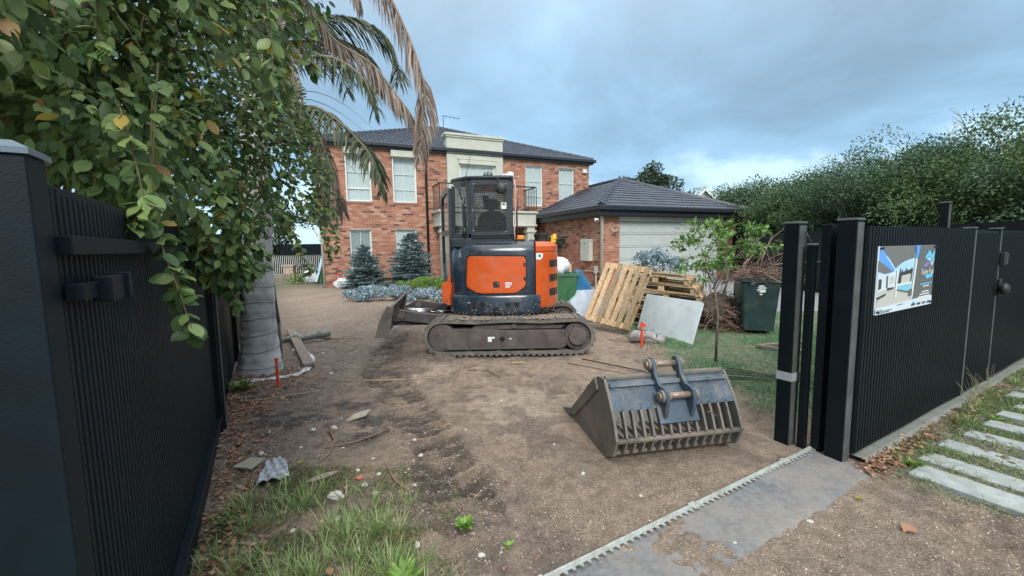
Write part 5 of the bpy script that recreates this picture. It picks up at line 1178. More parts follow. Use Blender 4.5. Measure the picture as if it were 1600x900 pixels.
# boom and arm stretched out ahead, hidden from behind by the cab
b = MB(); b.prism([(7.5, 0.75), (7.9, 0.7), (8.6, 1.75), (9.6, 2.05), (10.2, 1.80), (10.3, 1.95), (9.65, 2.28), (8.45, 2.05)], lambda a, c, d: (d, a, c), -0.58, -0.38); bm_ = W(b, 'boom', m_orange, bevel=0.02)
b = MB(); b.prism([(10.1, 2.05), (10.35, 1.95), (9.9, 0.7), (9.75, 0.7)], lambda a, c, d: (d, a, c), -0.56, -0.40); W(b, 'dipper_arm', m_orange, bevel=0.02)
b = MB(); b.tube([(-0.48, 8.0, 1.0), (-0.48, 8.9, 1.75)], 0.06, 10); W(b, 'boom_cylinder', m_chrome)
b = MB(); b.prism([(7.4, 0.45), (7.95, 0.5), (8.0, 0.9), (7.4, 0.9)], lambda a, c, d: (d, a, c), -0.68, -0.28); W(b, 'swing_post', m_navy, bevel=0.02)

# ------------------------------------------------------------------ sieve bucket lying on the soil
BK0 = Vector((0.64, 2.82)); wv = Vector((1.12, 0.21)).normalized(); svv = Vector((-wv.y, wv.x)); BWD = 0.965
BK = thing('sieve_bucket', 'wide slotted steel excavator bucket lying on the bare soil', 'bucket', (BK0.x, BK0.y, 0.0), math.atan2(wv.y, wv.x))
# local: x across the width, y = s (towards the mouth), z up
side_p = [(0.0, 0.0), (-0.13, 0.07), (-0.185, 0.20), (-0.13, 0.33), (-0.05, 0.46), (0.03, 0.56), (0.12, 0.555), (0.17, 0.535), (0.70, 0.095), (0.96, 0.0), (0.90, -0.01), (0.2, -0.01)]
for x0, x1 in ((0.0, 0.022), (BWD - 0.022, BWD)):
    b = MB(); b.prism(side_p, lambda a, c, d: (d, a, c), x0, x1); sp_ = b.build('side_plate', m_bucketm, BK, bevel=0.004)
    ex = -0.012 if x0 == 0 else 0.0
    b = MB(); xo = x0 - 0.012 if x0 == 0 else x1; b.prism([(0.17, 0.535), (0.70, 0.095), (0.96, 0.0), (0.80, 0.0), (0.60, 0.075), (0.12, 0.46)], lambda a, c, d: (d, a, c), xo, xo + 0.012); b.build('wear_strip', m_bucketm, sp_)
def backcurve(t):  # from top (t=0) to bottom front (t=1)
    P = [(0.045, 0.555), (-0.045, 0.46), (-0.125, 0.33), (-0.178, 0.20), (-0.125, 0.075), (0.0, 0.0)]
    f_ = t * (len(P) - 1); i = min(int(f_), len(P) - 2); u = f_ - i; return (P[i][0] * (1 - u) + P[i + 1][0] * u, P[i][1] * (1 - u) + P[i + 1][1] * u)
b = MB()
cut = 0.335
pts = [backcurve(t * cut) for t in [i / 8 for i in range(9)]]; n = len(pts)
outl = pts + [(p[0] + 0.014, p[1]) for p in reversed(pts)]
b.prism(outl, lambda a, c, d: (d, a, c), 0.022, BWD - 0.022); b.build('back_plate', m_bucket, BK)
b = MB(); b.tube([(0.02, 0.05, 0.562), (BWD - 0.02, 0.05, 0.562)], 0.016, 8); b.build('top_rim', m_bucketm, BK)
b = MB(); b.prism([(-0.013, 0.508), (-0.022, 0.515), (0.0, 0.54), (0.01, 0.53)], lambda a, c, d: (d, a, c), 0.03, BWD - 0.03); b.build('stiffener', m_bucket, BK)
b = MB(); b.prism([(0.03, 0.565), (0.17, 0.54), (0.17, 0.527), (0.03, 0.55)], lambda a, c, d: (d, a, c), 0.022, BWD - 0.022); b.build('top_plate', m_bucketm, BK)
b = MB(); b.prism([(0.0, 0.0), (0.98, -0.002), (0.98, 0.012), (0.86, 0.022), (0.0, 0.016)], lambda a, c, d: (d, a, c), 0.022, BWD - 0.022); b.build('floor_plate', m_bucketm, BK)
b = MB(); b.prism([(0.84, 0.023), (1.0, 0.004), (1.0, -0.004), (0.84, 0.0)], lambda a, c, d: (d, a, c), -0.01, BWD + 0.01); b.build('cutting_edge', m_bucketm, BK)
pts = [backcurve(0.90 + 0.10 * i / 3) for i in range(4)]
b = MB(); b.prism(pts + [(p[0] + 0.014, p[1] + 0.01) for p in reversed(pts)], lambda a, c, d: (d, a, c), 0.022, BWD - 0.022); b.build('heel_plate', m_bucketm, BK)
bp = [backcurve(cut - 0.02 + (0.94 - cut) * i / 9) for i in range(10)]
def inn(p, k=0.040):
    cx_, cz_ = 0.15, 0.22; d = math.hypot(p[0] - cx_, p[1] - cz_); return (p[0] + (cx_ - p[0]) * k / d, p[1] + (cz_ - p[1]) * k / d)
barp = bp + [inn(p) for p in reversed(bp)]
nb = 13
for k in range(nb):
    x = 0.022 + (BWD - 0.044) * (k + 1) / (nb + 1)
    b = MB(); b.prism(barp, lambda a, c, d: (d, a, c), x - 0.008, x + 0.008); b.build('grid_bar', m_bucketm, BK)
for s_, z_, r_ in ((-0.158, 0.185, 0.019), (-0.075, 0.065, 0.016)):
    b = MB(); b.tube([(0.02, s_, z_), (BWD - 0.02, s_, z_)], r_, 10); b.build('cross_rod', m_bucketm, BK, smooth=True)
# inner floor grid behind the back bars
for k in range(nb):
    x = 0.022 + (BWD - 0.044) * (k + 1) / (nb + 1)
    b = MB(); b.bar((x, 0.0, 0.045), (x, 0.42, 0.03), 0.016, 0.03); b.build('floor_bar', m_bucketm, BK)
# roots caught in the grid
b = MB()
for k in range(34):
    x = random.uniform(0.06, BWD - 0.1); s = random.uniform(-0.15, -0.02); z = random.uniform(0.05, 0.33)
    p = [(x, s, z)]
    for q in range(3): p.append((p[-1][0] + random.uniform(-.04, .04), p[-1][1] + random.uniform(-.02, .03), p[-1][2] + random.uniform(-.06, .05)))
    b.tube(p, 0.0028, 4)
tag(b.build('caught_root', m_twig, BK), kind='stuff')
# bolts plate at the centre and the two ears
b = MB(); b.prism([(-0.052, 0.47), (-0.062, 0.46), (-0.160, 0.285), (-0.150, 0.272), (-0.135, 0.29)], lambda a, c, d: (d, a, c), 0.335, 0.63); b.build('mounting_plate', m_bucket, BK)
ear = [(-0.14, 0.285), (-0.172, 0.37), (-0.182, 0.46), (-0.165, 0.505), (-0.125, 0.52), (-0.07, 0.525), (-0.01, 0.58), (0.01, 0.645), (0.045, 0.685), (0.09, 0.68), (0.108, 0.645), (0.098, 0.60), (0.06, 0.556), (0.02, 0.553), (-0.05, 0.455), (-0.125, 0.32)]
for x0 in (0.365, 0.565):
    b = MB(); b.prism(ear, lambda a, c, d: (d, a, c), x0, x0 + 0.026); e_ = b.build('ear', m_bucket, BK, bevel=0.004)
    for s_, z_ in ((-0.132, 0.465), (0.058, 0.635)):
        sg = -1 if x0 < 0.5 else 1; xa = x0 if sg < 0 else x0 + 0.026
        b = MB(); b.tube([(xa, s_, z_), (xa + sg * 0.022, s_, z_)], 0.043, 18); b.build('boss', m_bucketm, e_, bevel=0.004)
        b = MB(); b.tube([(xa + sg * 0.022, s_, z_), (xa + sg * 0.036, s_, z_)], 0.03, 6); b.build('pin_head', m_pin, e_)
for s_, z_ in ((-0.132, 0.465), (0.058, 0.635)):
    b = MB(); b.tube([(0.391, s_, z_), (0.565, s_, z_)], 0.022, 14); b.build('pin', m_pin, BK, smooth=True)
    b = MB(); b.tube([(0.391, s_, z_), (0.408, s_, z_)], 0.038, 16); b.build('collar', m_bucketm, BK)
b = MB(); b.prism([(0.43, 0.43), (0.465, 0.43), (0.465, 0.48), (0.43, 0.48)], lambda a, c, d: (a, -0.073 - (c - 0.46) * -0.72 + d, c), -0.006, -0.003); b.build('maker_plate', m_grey_and_sheen, BK)
# scratches in the paint, thin slivers on the plate
b = MB()
for k in range(80):
    x = random.choice([random.uniform(0.04, 0.34), random.uniform(0.62, 0.92)]); t0 = random.uniform(0.08, cut - 0.03); ln = random.uniform(-0.10, 0.10); dt_ = random.uniform(-0.26, 0.26)
    p0 = backcurve(t0); t1 = min(max(t0 + dt_, 0.06), cut - 0.02); p1 = backcurve(t1); wd = 0.0020
    x2 = min(max(x + ln, 0.03), BWD - 0.03); q = 0.0022
    b.add([(x, p0[0] - q, p0[1] - wd), (x2, p1[0] - q, p1[1] - wd), (x2, p1[0] - q, p1[1] + wd), (x, p0[0] - q, p0[1] + wd)], [(0, 1, 2, 3)])
tag(b.build('paint_scratch', M('pale_scratches', (0.19, 0.20, 0.20), 0.3, 20, 0.6), BK), kind='stuff')

# ------------------------------------------------------------------ pallets
def make_board(b, x0, x1, y0, y1, z0, z1): b.box(x0, x1, y0, y1, z0, z1)
PB = {}
def pmesh(key, sx, sy, sz):
    if key not in PB:
        b = MB(); b.box(-sx / 2, sx / 2, -sy / 2, sy / 2, -sz / 2, sz / 2); PB[key] = shared(key.split(':')[0], b, m_wood)
    return PB[key]
def pallet(label, M4, group=None, Lx=1.16, Ly=1.0, ndeck=7):
    """local: deck boards run along x, spread over y, deck on top (+z)"""
    p = thing('timber_pallet', label, 'pallet', group=group); p.matrix_basis = M4
    p.rotation_euler = M4.to_euler(); p.location = M4.translation
    def put(key, s, c, jit=0.004):
        o = link(key.split(':')[0], pmesh(key, *s), p, loc=(c[0] + random.uniform(-jit, jit), c[1] + random.uniform(-jit, jit), c[2]), rot=(0, 0, random.uniform(-0.006, 0.006)))
    for i in range(ndeck): put('deck_board:a', (Lx, 0.09, 0.018), (0, -Ly / 2 + 0.05 + (Ly - 0.1) * i / (ndeck - 1), 0.131))
    for x in (-Lx / 2 + 0.05, 0, Lx / 2 - 0.05): put('stringer_board:b', (0.10, Ly, 0.018), (x, 0, 0.1115))
    for x in (-Lx / 2 + 0.05, 0, Lx / 2 - 0.05):
        for y in (-Ly / 2 + 0.06, 0, Ly / 2 - 0.06): put('block:c', (0.10, 0.11, 0.084), (x, y, 0.060))
    for y in (-Ly / 2 + 0.06, 0, Ly / 2 - 0.06): put('bottom_board:d', (Lx, 0.10, 0.018), (0, y, 0.0085))
    return p
# leaning pallet: bottom edge A->B, leaning away; deck faces the camera
A = Vector((1.40, 7.62, 0.10)); B = Vector((1.98, 6.92, 0.03)); up_ = Vector((0.40, 0.42, 1.08)).normalized()
ey = (B - A).normalized(); ex_ = (up_ - ey * up_.dot(ey)).normalized(); ez = ex_.cross(ey).normalized()
if ez.y > 0: ey = -ey; ez = ex_.cross(ey).normalized()
ctr_ = (A + B) / 2 + ex_ * 0.58
Mp = Matrix(((ex_.x, ey.x, ez.x, ctr_.x), (ex_.y, ey.y, ez.y, ctr_.y), (ex_.z, ey.z, ez.z, ctr_.z), (0, 0, 0, 1)))
pallet('pallet standing on end, leaning against the pallet stack', Mp, group='timber pallets', Ly=0.92)
labs = ['lowest pallet of the stack behind the white board', 'second pallet from the bottom of the stack behind the board', 'third pallet from the bottom of the stack behind the board', 'fourth pallet up, its blocks just clear of the white board', 'second pallet from the top of the tilted stack', 'topmost pallet of the tilted stack, under the silver shrub cuttings']
fd = Vector((1.05, -0.62)).normalized(); fang = math.atan2(fd.y, fd.x)
for i in range(6):
    cx_ = 2.95 + [0, 0.03, 0.06, 0.08, 0.02, -0.10][i]; cy_ = 7.95 + [0, 0.02, -0.02, 0.0, 0.02, 0.06][i]
    tilt = 0.02 + 0.016 * i
    Mq = Matrix.Translation((cx_, cy_, 0.01 + i * 0.158)) @ rot_z(fang + [0, .02, -.03, .03, -.02, 0.02][i]) @ Matrix.Rotation(tilt, 4, 'Y')
    pallet(labs[i], Mq, group='timber pallets', Lx=1.2, Ly=1.0)
# boards
def leaning_board(name, label, cat, BLp, BRp, TRp, TLp, th, mat, bev=0.0):
    P = [Vector(p) for p in (BLp, BRp, TRp, TLp)]; nrm = (P[1] - P[0]).cross(P[3] - P[0]).normalized()
    if nrm.y > 0: nrm = -nrm
    root = thing(name, label, cat, P[0]); b = MB()
    vs = [p - nrm * 0 for p in P] + [p - nrm * th for p in P]
    b.add(vs, [(0, 1, 2, 3), (7, 6, 5, 4), (0, 4, 5, 1), (1, 5, 6, 2), (2, 6, 7, 3), (3, 7, 4, 0)]); o = b.build('board', mat, root, world=True, bevel=bev)
    return root
leaning_board('white_board', 'large soiled white board propped against the pallet stack', 'board', (2.23, 7.35, 0.01), (2.68, 6.13, 0.0), (2.88, 6.22, 0.62), (2.42, 7.43, 0.62), 0.03, m_slab, 0.003)
leaning_board('plastic_board', 'pale bluish sheet behind the leaning pallet', 'board', (1.12, 8.55, 0.0), (1.75, 8.2, 0.0), (1.88, 8.35, 0.62), (1.15, 8.72, 0.56), 0.012, M('pale_blue_sheet', (0.50, 0.58, 0.66), 0.15, 8, 0.35, bump=0.3, bscale=10))

# ------------------------------------------------------------------ wheelie bins
def bin_(name, label, loc, rz, mat, h=0.93, w0=0.46, w1=0.575, d0=0.46, d1=0.60, wheels=True):
    t = thing(name, label, 'bin', loc, rz); b = MB(); n = 6
    def ring(wd, dp, z, r=0.04): return [(x, y, z) for x, y in rounded(-wd / 2, wd / 2, -dp / 2, dp / 2, r, 4)]
    R0 = ring(w0, d0, 0.06); R1 = ring(w1, d1, h - 0.05); R2 = ring(w1 - .03, d1 - .03, h - 0.05); R3 = ring(w0 - .03, d0 - .03, 0.09)
    m_ = len(R0); vs = R0 + R1 + R2 + R3; fs = [tuple(reversed(range(m_)))]
    for k in range(3):
        for i in range(m_): j = (i + 1) % m_; fs.append((k * m_ + i, k * m_ + j, (k + 1) * m_ + j, (k + 1) * m_ + i))
    fs.append(tuple(range(3 * m_, 4 * m_))); b.add(vs, fs); b.build('bin_body', mat, t)
    b = MB(); o = ring(w1 + 0.05, d1 + 0.05, h - 0.06); i_ = ring(w1 - 0.02, d1 - 0.02, h - 0.06); o2 = [(x, y, h) for x, y, z in o]; i2 = [(x, y, h) for x, y, z in i_]
    vs = o + o2 + i2 + i_; fs = []
    for k in range(4):
        for i in range(m_): j = (i + 1) % m_; fs.append((k * m_ + i, k * m_ + j, ((k + 1) % 4) * m_ + j, ((k + 1) % 4) * m_ + i))
    b.add(vs, fs); b.build('rim', mat, t)
    b = MB(); b.tube([(-w1 / 2 + 0.04, d1 / 2 + 0.06, h - 0.03), (w1 / 2 - 0.04, d1 / 2 + 0.06, h - 0.03)], 0.015, 8); b.build('handle', mat, t)
    if wheels:
        for x in (-w0 / 2 - 0.02, w0 / 2 - 0.02):
            b = MB(); b.tube([(x, d0 / 2 + 0.02, 0.10), (x + 0.04, d0 / 2 + 0.02, 0.10)], 0.10, 18); b.build('wheel', m_black_p, t, bevel=0.008)
        b = MB(); b.tube([(-w0 / 2, d0 / 2 + 0.02, 0.10), (w0 / 2, d0 / 2 + 0.02, 0.10)], 0.012, 8); b.build('axle', m_black_p, t)
    return t
tb_ = bin_('wheelie_bin', 'dark green wheelie bin heaped with dry twigs, lid hanging open', (4.12, 6.98, 0.0), R(-16), m_bin)
b = MB(); b.prism([(-0.04, 0.75), (0.05, 0.75), (0.06, 0.71), (-0.02, 0.70)], lambda a, c, d: (a, -0.298 - (c - 0.5) * 0.08 + d, c), -0.004, 0.0)
for k, (a, c) in enumerate(((0.0, 0.80), (0.01, 0.77), (0.0, 0.735), (0.005, 0.70), (0.0, 0.665))):
    wd_ = [0.045, 0.07, 0.075, 0.055, 0.025][k]
    y0 = -0.235 - (c - 0.06) / 0.82 * 0.066
    b.prism([(a - wd_, c + 0.012), (a + wd_ * .7, c + 0.016), (a + wd_, c - 0.004), (a - wd_ * .6, c - 0.010)], lambda p, q, d, y0=y0: (p, y0 - 0.004 + d, q), -0.003, 0.001)
b.build('printed_emblem', m_label, tb_)
b = MB(); b.box(-0.26, 0.26, 0.36, 0.385, 0.42, 0.90); b.build('open_lid', m_bin, tb_, bevel=0.01)
b = MB(); b.box(0.22, 0.40, 0.34, 0.46, 0.34, 0.86); o = b.build('lime_panel', m_lime, tb_, bevel=0.02)
gb_ = bin_('wheelie_bin', 'mid green wheelie bin topped with a white bag behind the excavator', (1.12, 8.9, 0.0), R(-8), m_bing)
b = MB()
def blob(c, r, seed, n=18, jag=0.25):
    rs_ = np.random.default_rng(seed); ph = rs_.uniform(0, 6.28, 6)
    def f(u, v):
        a = u * 2 * math.pi; th = (v - 0.5) * math.pi * 0.998
        k = 1 + jag * (math.sin(3 * a + ph[0]) * math.cos(2 * th + ph[1]) * .5 + math.sin(5 * a + ph[2] + 3 * th) * .3 + math.sin(9 * a + ph[3]) * math.cos(7 * th + ph[4]) * .2)
        return (c[0] + r[0] * k * math.cos(th) * math.cos(a), c[1] + r[1] * k * math.cos(th) * math.sin(a), c[2] + r[2] * k * math.sin(th))
    return f
t_ = thing('plastic_bag', 'bulging white plastic bag on top of the green bin', 'bag', (1.02, 8.85, 0.95))
b = MB(); b.grid(blob((0, 0, 0.10), (0.24, 0.22, 0.20), 3), 28, 16); b.build('bag', m_plastic, t_, smooth=True)
b = MB(); b.box(0.17, 0.24, -0.1, -0.02, 0.0, 0.16); b.build('timber_offcut', m_wood, t_)
t_ = thing('tarpaulin', 'blue tarpaulin slumped between green bin and white sheet', 'tarpaulin', (1.52, 8.95, 0.0))
b = MB(); b.prism([(-0.28, 0.0), (0.36, 0.0), (0.28, 0.35), (0.12, 0.72), (-0.05, 0.98), (-0.16, 0.98), (-0.24, 0.7)], lambda a, c, d: (a + 0.02 * math.sin(c * 20 + d * 9), d + 0.03 * math.sin(a * 25), c), -0.14, 0.16); b.build('sheet', m_blue, t_, bevel=0.04)
t_ = thing('hose', 'thin green hose draped over the green bin', 'hose', (1.1, 8.6, 0.9))
b = MB(); b.tube([(0.25, 0.15, 0.02), (0.22, -0.05, 0.0), (0.05, -0.08, -0.35), (0.12, -0.06, -0.7), (0.28, -0.1, -0.9)], 0.008, 6); b.tube([(0.3, 0.1, 0.1), (0.42, 0.0, -0.2), (0.5, -0.1, -0.45), (0.7, -0.3, -0.85)], 0.007, 6); b.build('hose_length', M('green_hose', (0.04, 0.12, 0.06), 0.2, 8, 0.5), t_, smooth=True)
t_ = thing('scrap_heap', 'small heap of shiny packaging scrap behind the right track', 'scrap', (0.98, 7.9, 0.0))
b = MB(); b.grid(blob((0, 0, 0.12), (0.3, 0.2, 0.13), 8, jag=0.5), 24, 12); b.build('wrapping', m_greyplastic, t_)
b = MB(); b.box(-0.25, 0.05, -0.22, -0.1, 0.2, 0.34); b.build('box', m_label, t_)
b = MB(); b.box(0.08, 0.2, -0.22, -0.12, 0.12, 0.2); b.build('box', m_pegred, t_)

# ------------------------------------------------------------------ twig heaps
def twigs(n, c, r, ln, rad, seed, updown=0.3, bias=(0, 0, 0)):
    rs_ = random.Random(seed); b = MB()
    for k in range(n):
        a = rs_.uniform(0, 6.283); u = rs_.random() ** 0.5; v_ = rs_.random()
        z = c[2] + r[2] * v_ * math.sqrt(max(0, 1 - u * u * 0.9))
        p = Vector((c[0] + r[0] * u * math.cos(a), c[1] + r[1] * u * math.sin(a), z))
        d = Vector((rs_.gauss(0, 1) + bias[0], rs_.gauss(0, 1) + bias[1], rs_.gauss(0, updown) + bias[2])).normalized(); pts = [p]; L_ = ln * rs_.uniform(0.4, 1.2)
        for q in range(4):
            d = (d + Vector((rs_.gauss(0, .35), rs_.gauss(0, .35), rs_.gauss(0, .3)))).normalized(); pts.append(pts[-1] + d * L_ / 4)
            if pts[-1].z < 0.01: pts[-1].z = 0.01
        rr = rad * rs_.uniform(0.5, 1.5); b.tube(pts, [rr, rr * .9, rr * .75, rr * .6, rr * .3], 4, caps=False)
    return b
t_ = thing('root_pile', 'tangled heap of dry brown roots between board and green bin', 'root pile', (3.66, 7.3, 0.0))
b = twigs(520, (0, 0, 0.02), (0.36, 0.36, 0.66), 0.42, 0.006, 4); tag(b.build('twig', m_twig, t_), kind='stuff')
b = MB(); b.grid(blob((0, 0.05, 0.25), (0.36, 0.3, 0.34), 12), 20, 10); b.build('soil_core', M('dark_soil_core', (0.06, 0.045, 0.035), 0.3, 20, 0.95), t_)
t_ = thing('twig_bundle', 'mound of dry brown twigs heaped in the dark green bin', 'twigs', (4.12, 6.98, 0.85))
b = twigs(300, (0, 0, 0.0), (0.32, 0.30, 0.25), 0.42, 0.0045, 5, 0.35); tag(b.build('twig', m_twig, t_), kind='stuff')
b = twigs(40, (0.1, 0, 0.1), (0.34, 0.30, 0.3), 0.75, 0.006, 15, 0.6, (0.5, 0, .3)); tag(b.build('branch', m_twig, t_), kind='stuff')

# pegs, roll, cables
def peg(name, label, x, y, h, r=0.015, flag=False):
    t = thing(name, label, 'peg', (x, y, gz(x, y)), R(20)); b = MB(); b.box(-r, r, -r, r, -0.05, h); b.build('stake', m_pegred, t, bevel=0.002)
    b = MB(); b.box(-r - .001, r + .001, -r - .001, r + .001, h * 0.72, h * 0.80); b.build('pale_band', m_silver, t)
    if flag:
        b = MB(); b.box(-0.045, 0.06, -r - .004, -r - .001, h - 0.07, h - 0.03); b.build('ribbon', m_pegred, t)
    return t
peg('survey_peg', 'red survey peg with a crosspiece in front of the white board', 1.90, 6.02, 0.37, 0.014, True)
peg('survey_peg', 'red survey peg at the foot of the palm trunk', -2.60, 4.47, 0.32, 0.014)
peg('survey_peg', 'small red peg against the house wall by the white bag', -6.8, 16.3, 0.55, 0.03)
t_ = thing('wire_stand', 'small stand of thin rusty wires under the red peg', 'wire', (1.86, 5.62, 0.0))
for k in range(9):
    a = k * 0.7; b = MB(); b.tube([(0.03 * math.cos(a), 0.03 * math.sin(a), 0.16), (0.16 * math.cos(a), 0.12 * math.sin(a), 0.0)], 0.004, 4); b.build('wire', m_pin, t_)
t_ = thing('blanket_roll', 'grey mud stained roll lying open at the foot of the board', 'roll', (2.10, 6.28, 0.075), R(-20))
b = MB()
b.grid(lambda u, v: (-0.28 + 0.5 * u, (0.105 + 0.02 * math.sin(9 * u) + 0.01 * math.sin(5 * v * 6.28)) * math.cos(v * 6.283) - 0.02 * math.sin(6 * u), 0.03 * math.sin(5 * u) + (0.08 + 0.012 * math.sin(14 * u)) * math.sin(v * 6.283)), 16, 20)
b.grid(lambda u, v: (0.22 - 0.3 * u, 0.092 * math.cos(v * 6.283) - 0.02 * math.sin(6), 0.03 * math.sin(5) + 0.068 * math.sin(v * 6.283)), 3, 20); b.build('roll_skin', M('grey_felt', (0.28, 0.26, 0.25), 0.35, 10, 0.9, bump=0.8, bscale=20), t_, smooth=True)
b = MB(); b.tube([(0.1, 0, -0.02), (0.11, 0, -0.02)], 0.085, 16); b.build('dark_inside', m_hole, t_)
b = twigs(26, (1.95, 6.4, 0.05), (0.25, 0.12, 0.22), 0.25, 0.006, 44, 0.7)
t_ = thing('dead_branch', 'small dark dead branch lying against the white board', 'branch', (0, 0, 0)); tag(b.build('twig', m_twig, t_), kind='stuff')
t_ = thing('cable_bundle', 'bundle of black cables lying on the grass behind the bucket', 'cables', (2.9, 4.3, 0.03))
for k in range(5):
    b = MB(); q = k * 0.075 + 0.02 * math.sin(k * 3); b.tube([(-0.35 - q, 0.55 - q * 1.3, -0.01), (-0.1, 0.30 - q, 0.0), (0.05, 0.15 - q * 1.1, 0.0), (0.6, -0.22 - q * .8, 0.0), (1.0, -0.5 - q * 1.3, 0.0)], 0.0055, 5); b.build('cable', m_cable, t_, smooth=True)
t_ = thing('black_cable', 'long thin black cable trailing over the soil to the bucket', 'cable', (0, 0, 0))
b = MB(); b.tube([(0.9, 5.3, 0.03), (1.3, 4.9, 0.04), (1.6, 4.6, 0.04), (1.9, 4.45, 0.04), (2.3, 4.35, 0.04)], 0.008, 5); b.build('cable', m_cable, t_, smooth=True)

# left: plank, fabric sleeve, paint line, conduit
def on_ground(name, label, cat, pts, wd, th, mat, lift=0.01):
    t = thing(name, label, cat, (pts[0][0], pts[0][1], gz(*pts[0][:2]) + lift)); b = MB()
    P = [Vector((x, y, gz(x, y) + lift + th / 2)) for x, y in pts]
    b.bar(P[0], P[-1], wd, th); b.build(cat, mat, t, world=True, bevel=0.004); return t
t_ = thing('timber_plank', 'long grey timber plank lying on the soil right of the palm', 'plank', (-2.62, 5.2, 0.03))
b = MB(); b.bar((-2.60, 5.18, 0.035), (-3.98, 7.35, 0.075), 0.13, 0.045); b.build('board', m_woodgrey, t_, world=True, bevel=0.004)
t_ = thing('fabric_sleeve', 'dusty knotted fabric sleeve lying from palm to plank', 'sleeve', (-3.3, 6.1, 0.05))
b = MB(); b.tube([(-3.72, 6.55, 0.05), (-3.55, 6.75, 0.08), (-3.4, 6.6, 0.07), (-3.2, 6.75, 0.11), (-3.05, 6.85, 0.10)], [0.03, 0.065, 0.045, 0.07, 0.05], 10); b.build('sleeve', M('dusty_fabric', (0.24, 0.26, 0.23), 0.3, 14, 0.9, bump=0.8, bscale=30), t_, world=True, smooth=True)
# painted marking on the ground (white spray line curving round the palm)
path = [(-3.3, 6.1), (-3.05, 5.95), (-2.78, 5.6), (-2.62, 5.2), (-2.62, 4.95), (-2.85, 4.78), (-3.15, 4.62), (-3.4, 4.45)]
b = MB(); sm_p = []
for i in range(len(path) - 1):
    for k in range(8):
        u = k / 8; p0 = path[max(i - 1, 0)]; p1 = path[i]; p2 = path[i + 1]; p3 = path[min(i + 2, len(path) - 1)]
        f2 = lambda a, b_, c, d: 0.5 * ((2 * b_) + (-a + c) * u + (2 * a - 5 * b_ + 4 * c - d) * u * u + (-a + 3 * b_ - 3 * c + d) * u ** 3)
        sm_p.append((f2(p0[0], p1[0], p2[0], p3[0]), f2(p0[1], p1[1], p2[1], p3[1])))
vs = []; fs = []
for i, (x, y) in enumerate(sm_p):
    q = sm_p[min(i + 1, len(sm_p) - 1)]; r_ = sm_p[max(i - 1, 0)]; dx, dy = q[0] - r_[0], q[1] - r_[1]; l_ = math.hypot(dx, dy) + 1e-6; wd = 0.035 + 0.02 * random.random()
    for s in (-1, 0, 1):
        xx, yy = x - dy / l_ * wd * s, y + dx / l_ * wd * s; vs.append((xx, yy, gz(xx, yy) + 0.010))
    if i:
        for s in (0, 1): a = (i - 1) * 3 + s; fs.append((a, a + 1, a + 4, a + 3))
b.add(vs, fs); tag(b.build('paint_line', m_paint), kind='structure')
t_ = thing('conduit', 'thin grey conduit standing beside the palm trunk', 'conduit', (-3.06, 5.36, 0.0))
b = MB(); b.tube([(0, 0.02, 0.55), (-0.02, 0, 0.9), (-0.04, 0, 1.35)], 0.022, 8); b.tube([(0, 0.02, 0.0), (0, 0.02, 0.55)], 0.02, 8); b.build('pipe', m_grey_and_sheen, t_, smooth=True)

# ------------------------------------------------------------------ palm
PX, PY = -3.19, 5.12
palm = thing('palm_tree', 'palm with stout grey ringed trunk and drooping half dead fronds', 'palm', (PX, PY, 0.0))
b = MB()
def ptr(u, v):
    z = v * 4.25; a = u * 2 * math.pi
    r = 0.145 + 0.105 * math.exp(-z / 0.35) + 0.028 * math.exp(-((z - 0.0) / 1.2) ** 2)
    ringp = (z * 5.2 + 0.15 * math.sin(a * 1 + z)) % 1.0
    r += 0.010 * (1 - ringp) + 0.004 * math.sin(a * 7 + z * 9)
    lean = 0.055 * z
    return (r * math.cos(a) + lean, r * math.sin(a), z - 0.05)
b.grid(ptr, 30, 150); b.build('trunk', m_palmbark, palm, smooth=True)
m_scar = M('dark_leaf_scar', (0.24, 0.23, 0.23), 0.3, 9, 0.9)
for k in range(20):
    z = 0.13 + k * 0.196; b = MB(); ps = []
    for i in range(25):
        a = i / 24 * 2 * math.pi; q = ptr(i / 24, (z + 0.012 * math.sin(a * 2 + k)) / 4.25); lx = 0.055 * z; ps.append((lx + (q[0] - lx) * 1.012, q[1] * 1.012, q[2]))
    b.tube(ps, 0.006, 5, caps=False); b.build('leaf_scar', m_scar, palm, smooth=True)
b = MB()
for k in range(26):
    a = k * 2.4; z = 3.45 + 0.03 * k; r0 = 0.14
    p0 = Vector((0.21 + r0 * math.cos(a), r0 * math.sin(a), z)); d = Vector((math.cos(a), math.sin(a), 0.7))
    b.tube([p0, p0 + d * 0.2, p0 + d * 0.32 + Vector((0, 0, 0.02))], [0.06, 0.035, 0.02], 6)
b.build('frond_stub', m_palmbark, palm)
def bez(pts, n):
    o = []; P = [Vector(p) for p in pts]
    m_ = len(P) - 1
    for i in range(n + 1):
        t = i / n * m_; k = min(int(t), m_ - 1); u = t - k
        p0 = P[max(k - 1, 0)]; p1 = P[k]; p2 = P[k + 1]; p3 = P[min(k + 2, m_)]
        o.append(0.5 * ((2 * p1) + (-p0 + p2) * u + (2 * p0 - 5 * p1 + 4 * p2 - p3) * u * u + (-p0 + 3 * p1 - 3 * p2 + p3) * u ** 3))
    return o
m_rachis = M('frond_stalk', (0.17, 0.15, 0.09), 0.2, 8, 0.7); m_rachisd = M('dead_frond_stalk', (0.24, 0.19, 0.15), 0.2, 8, 0.8)
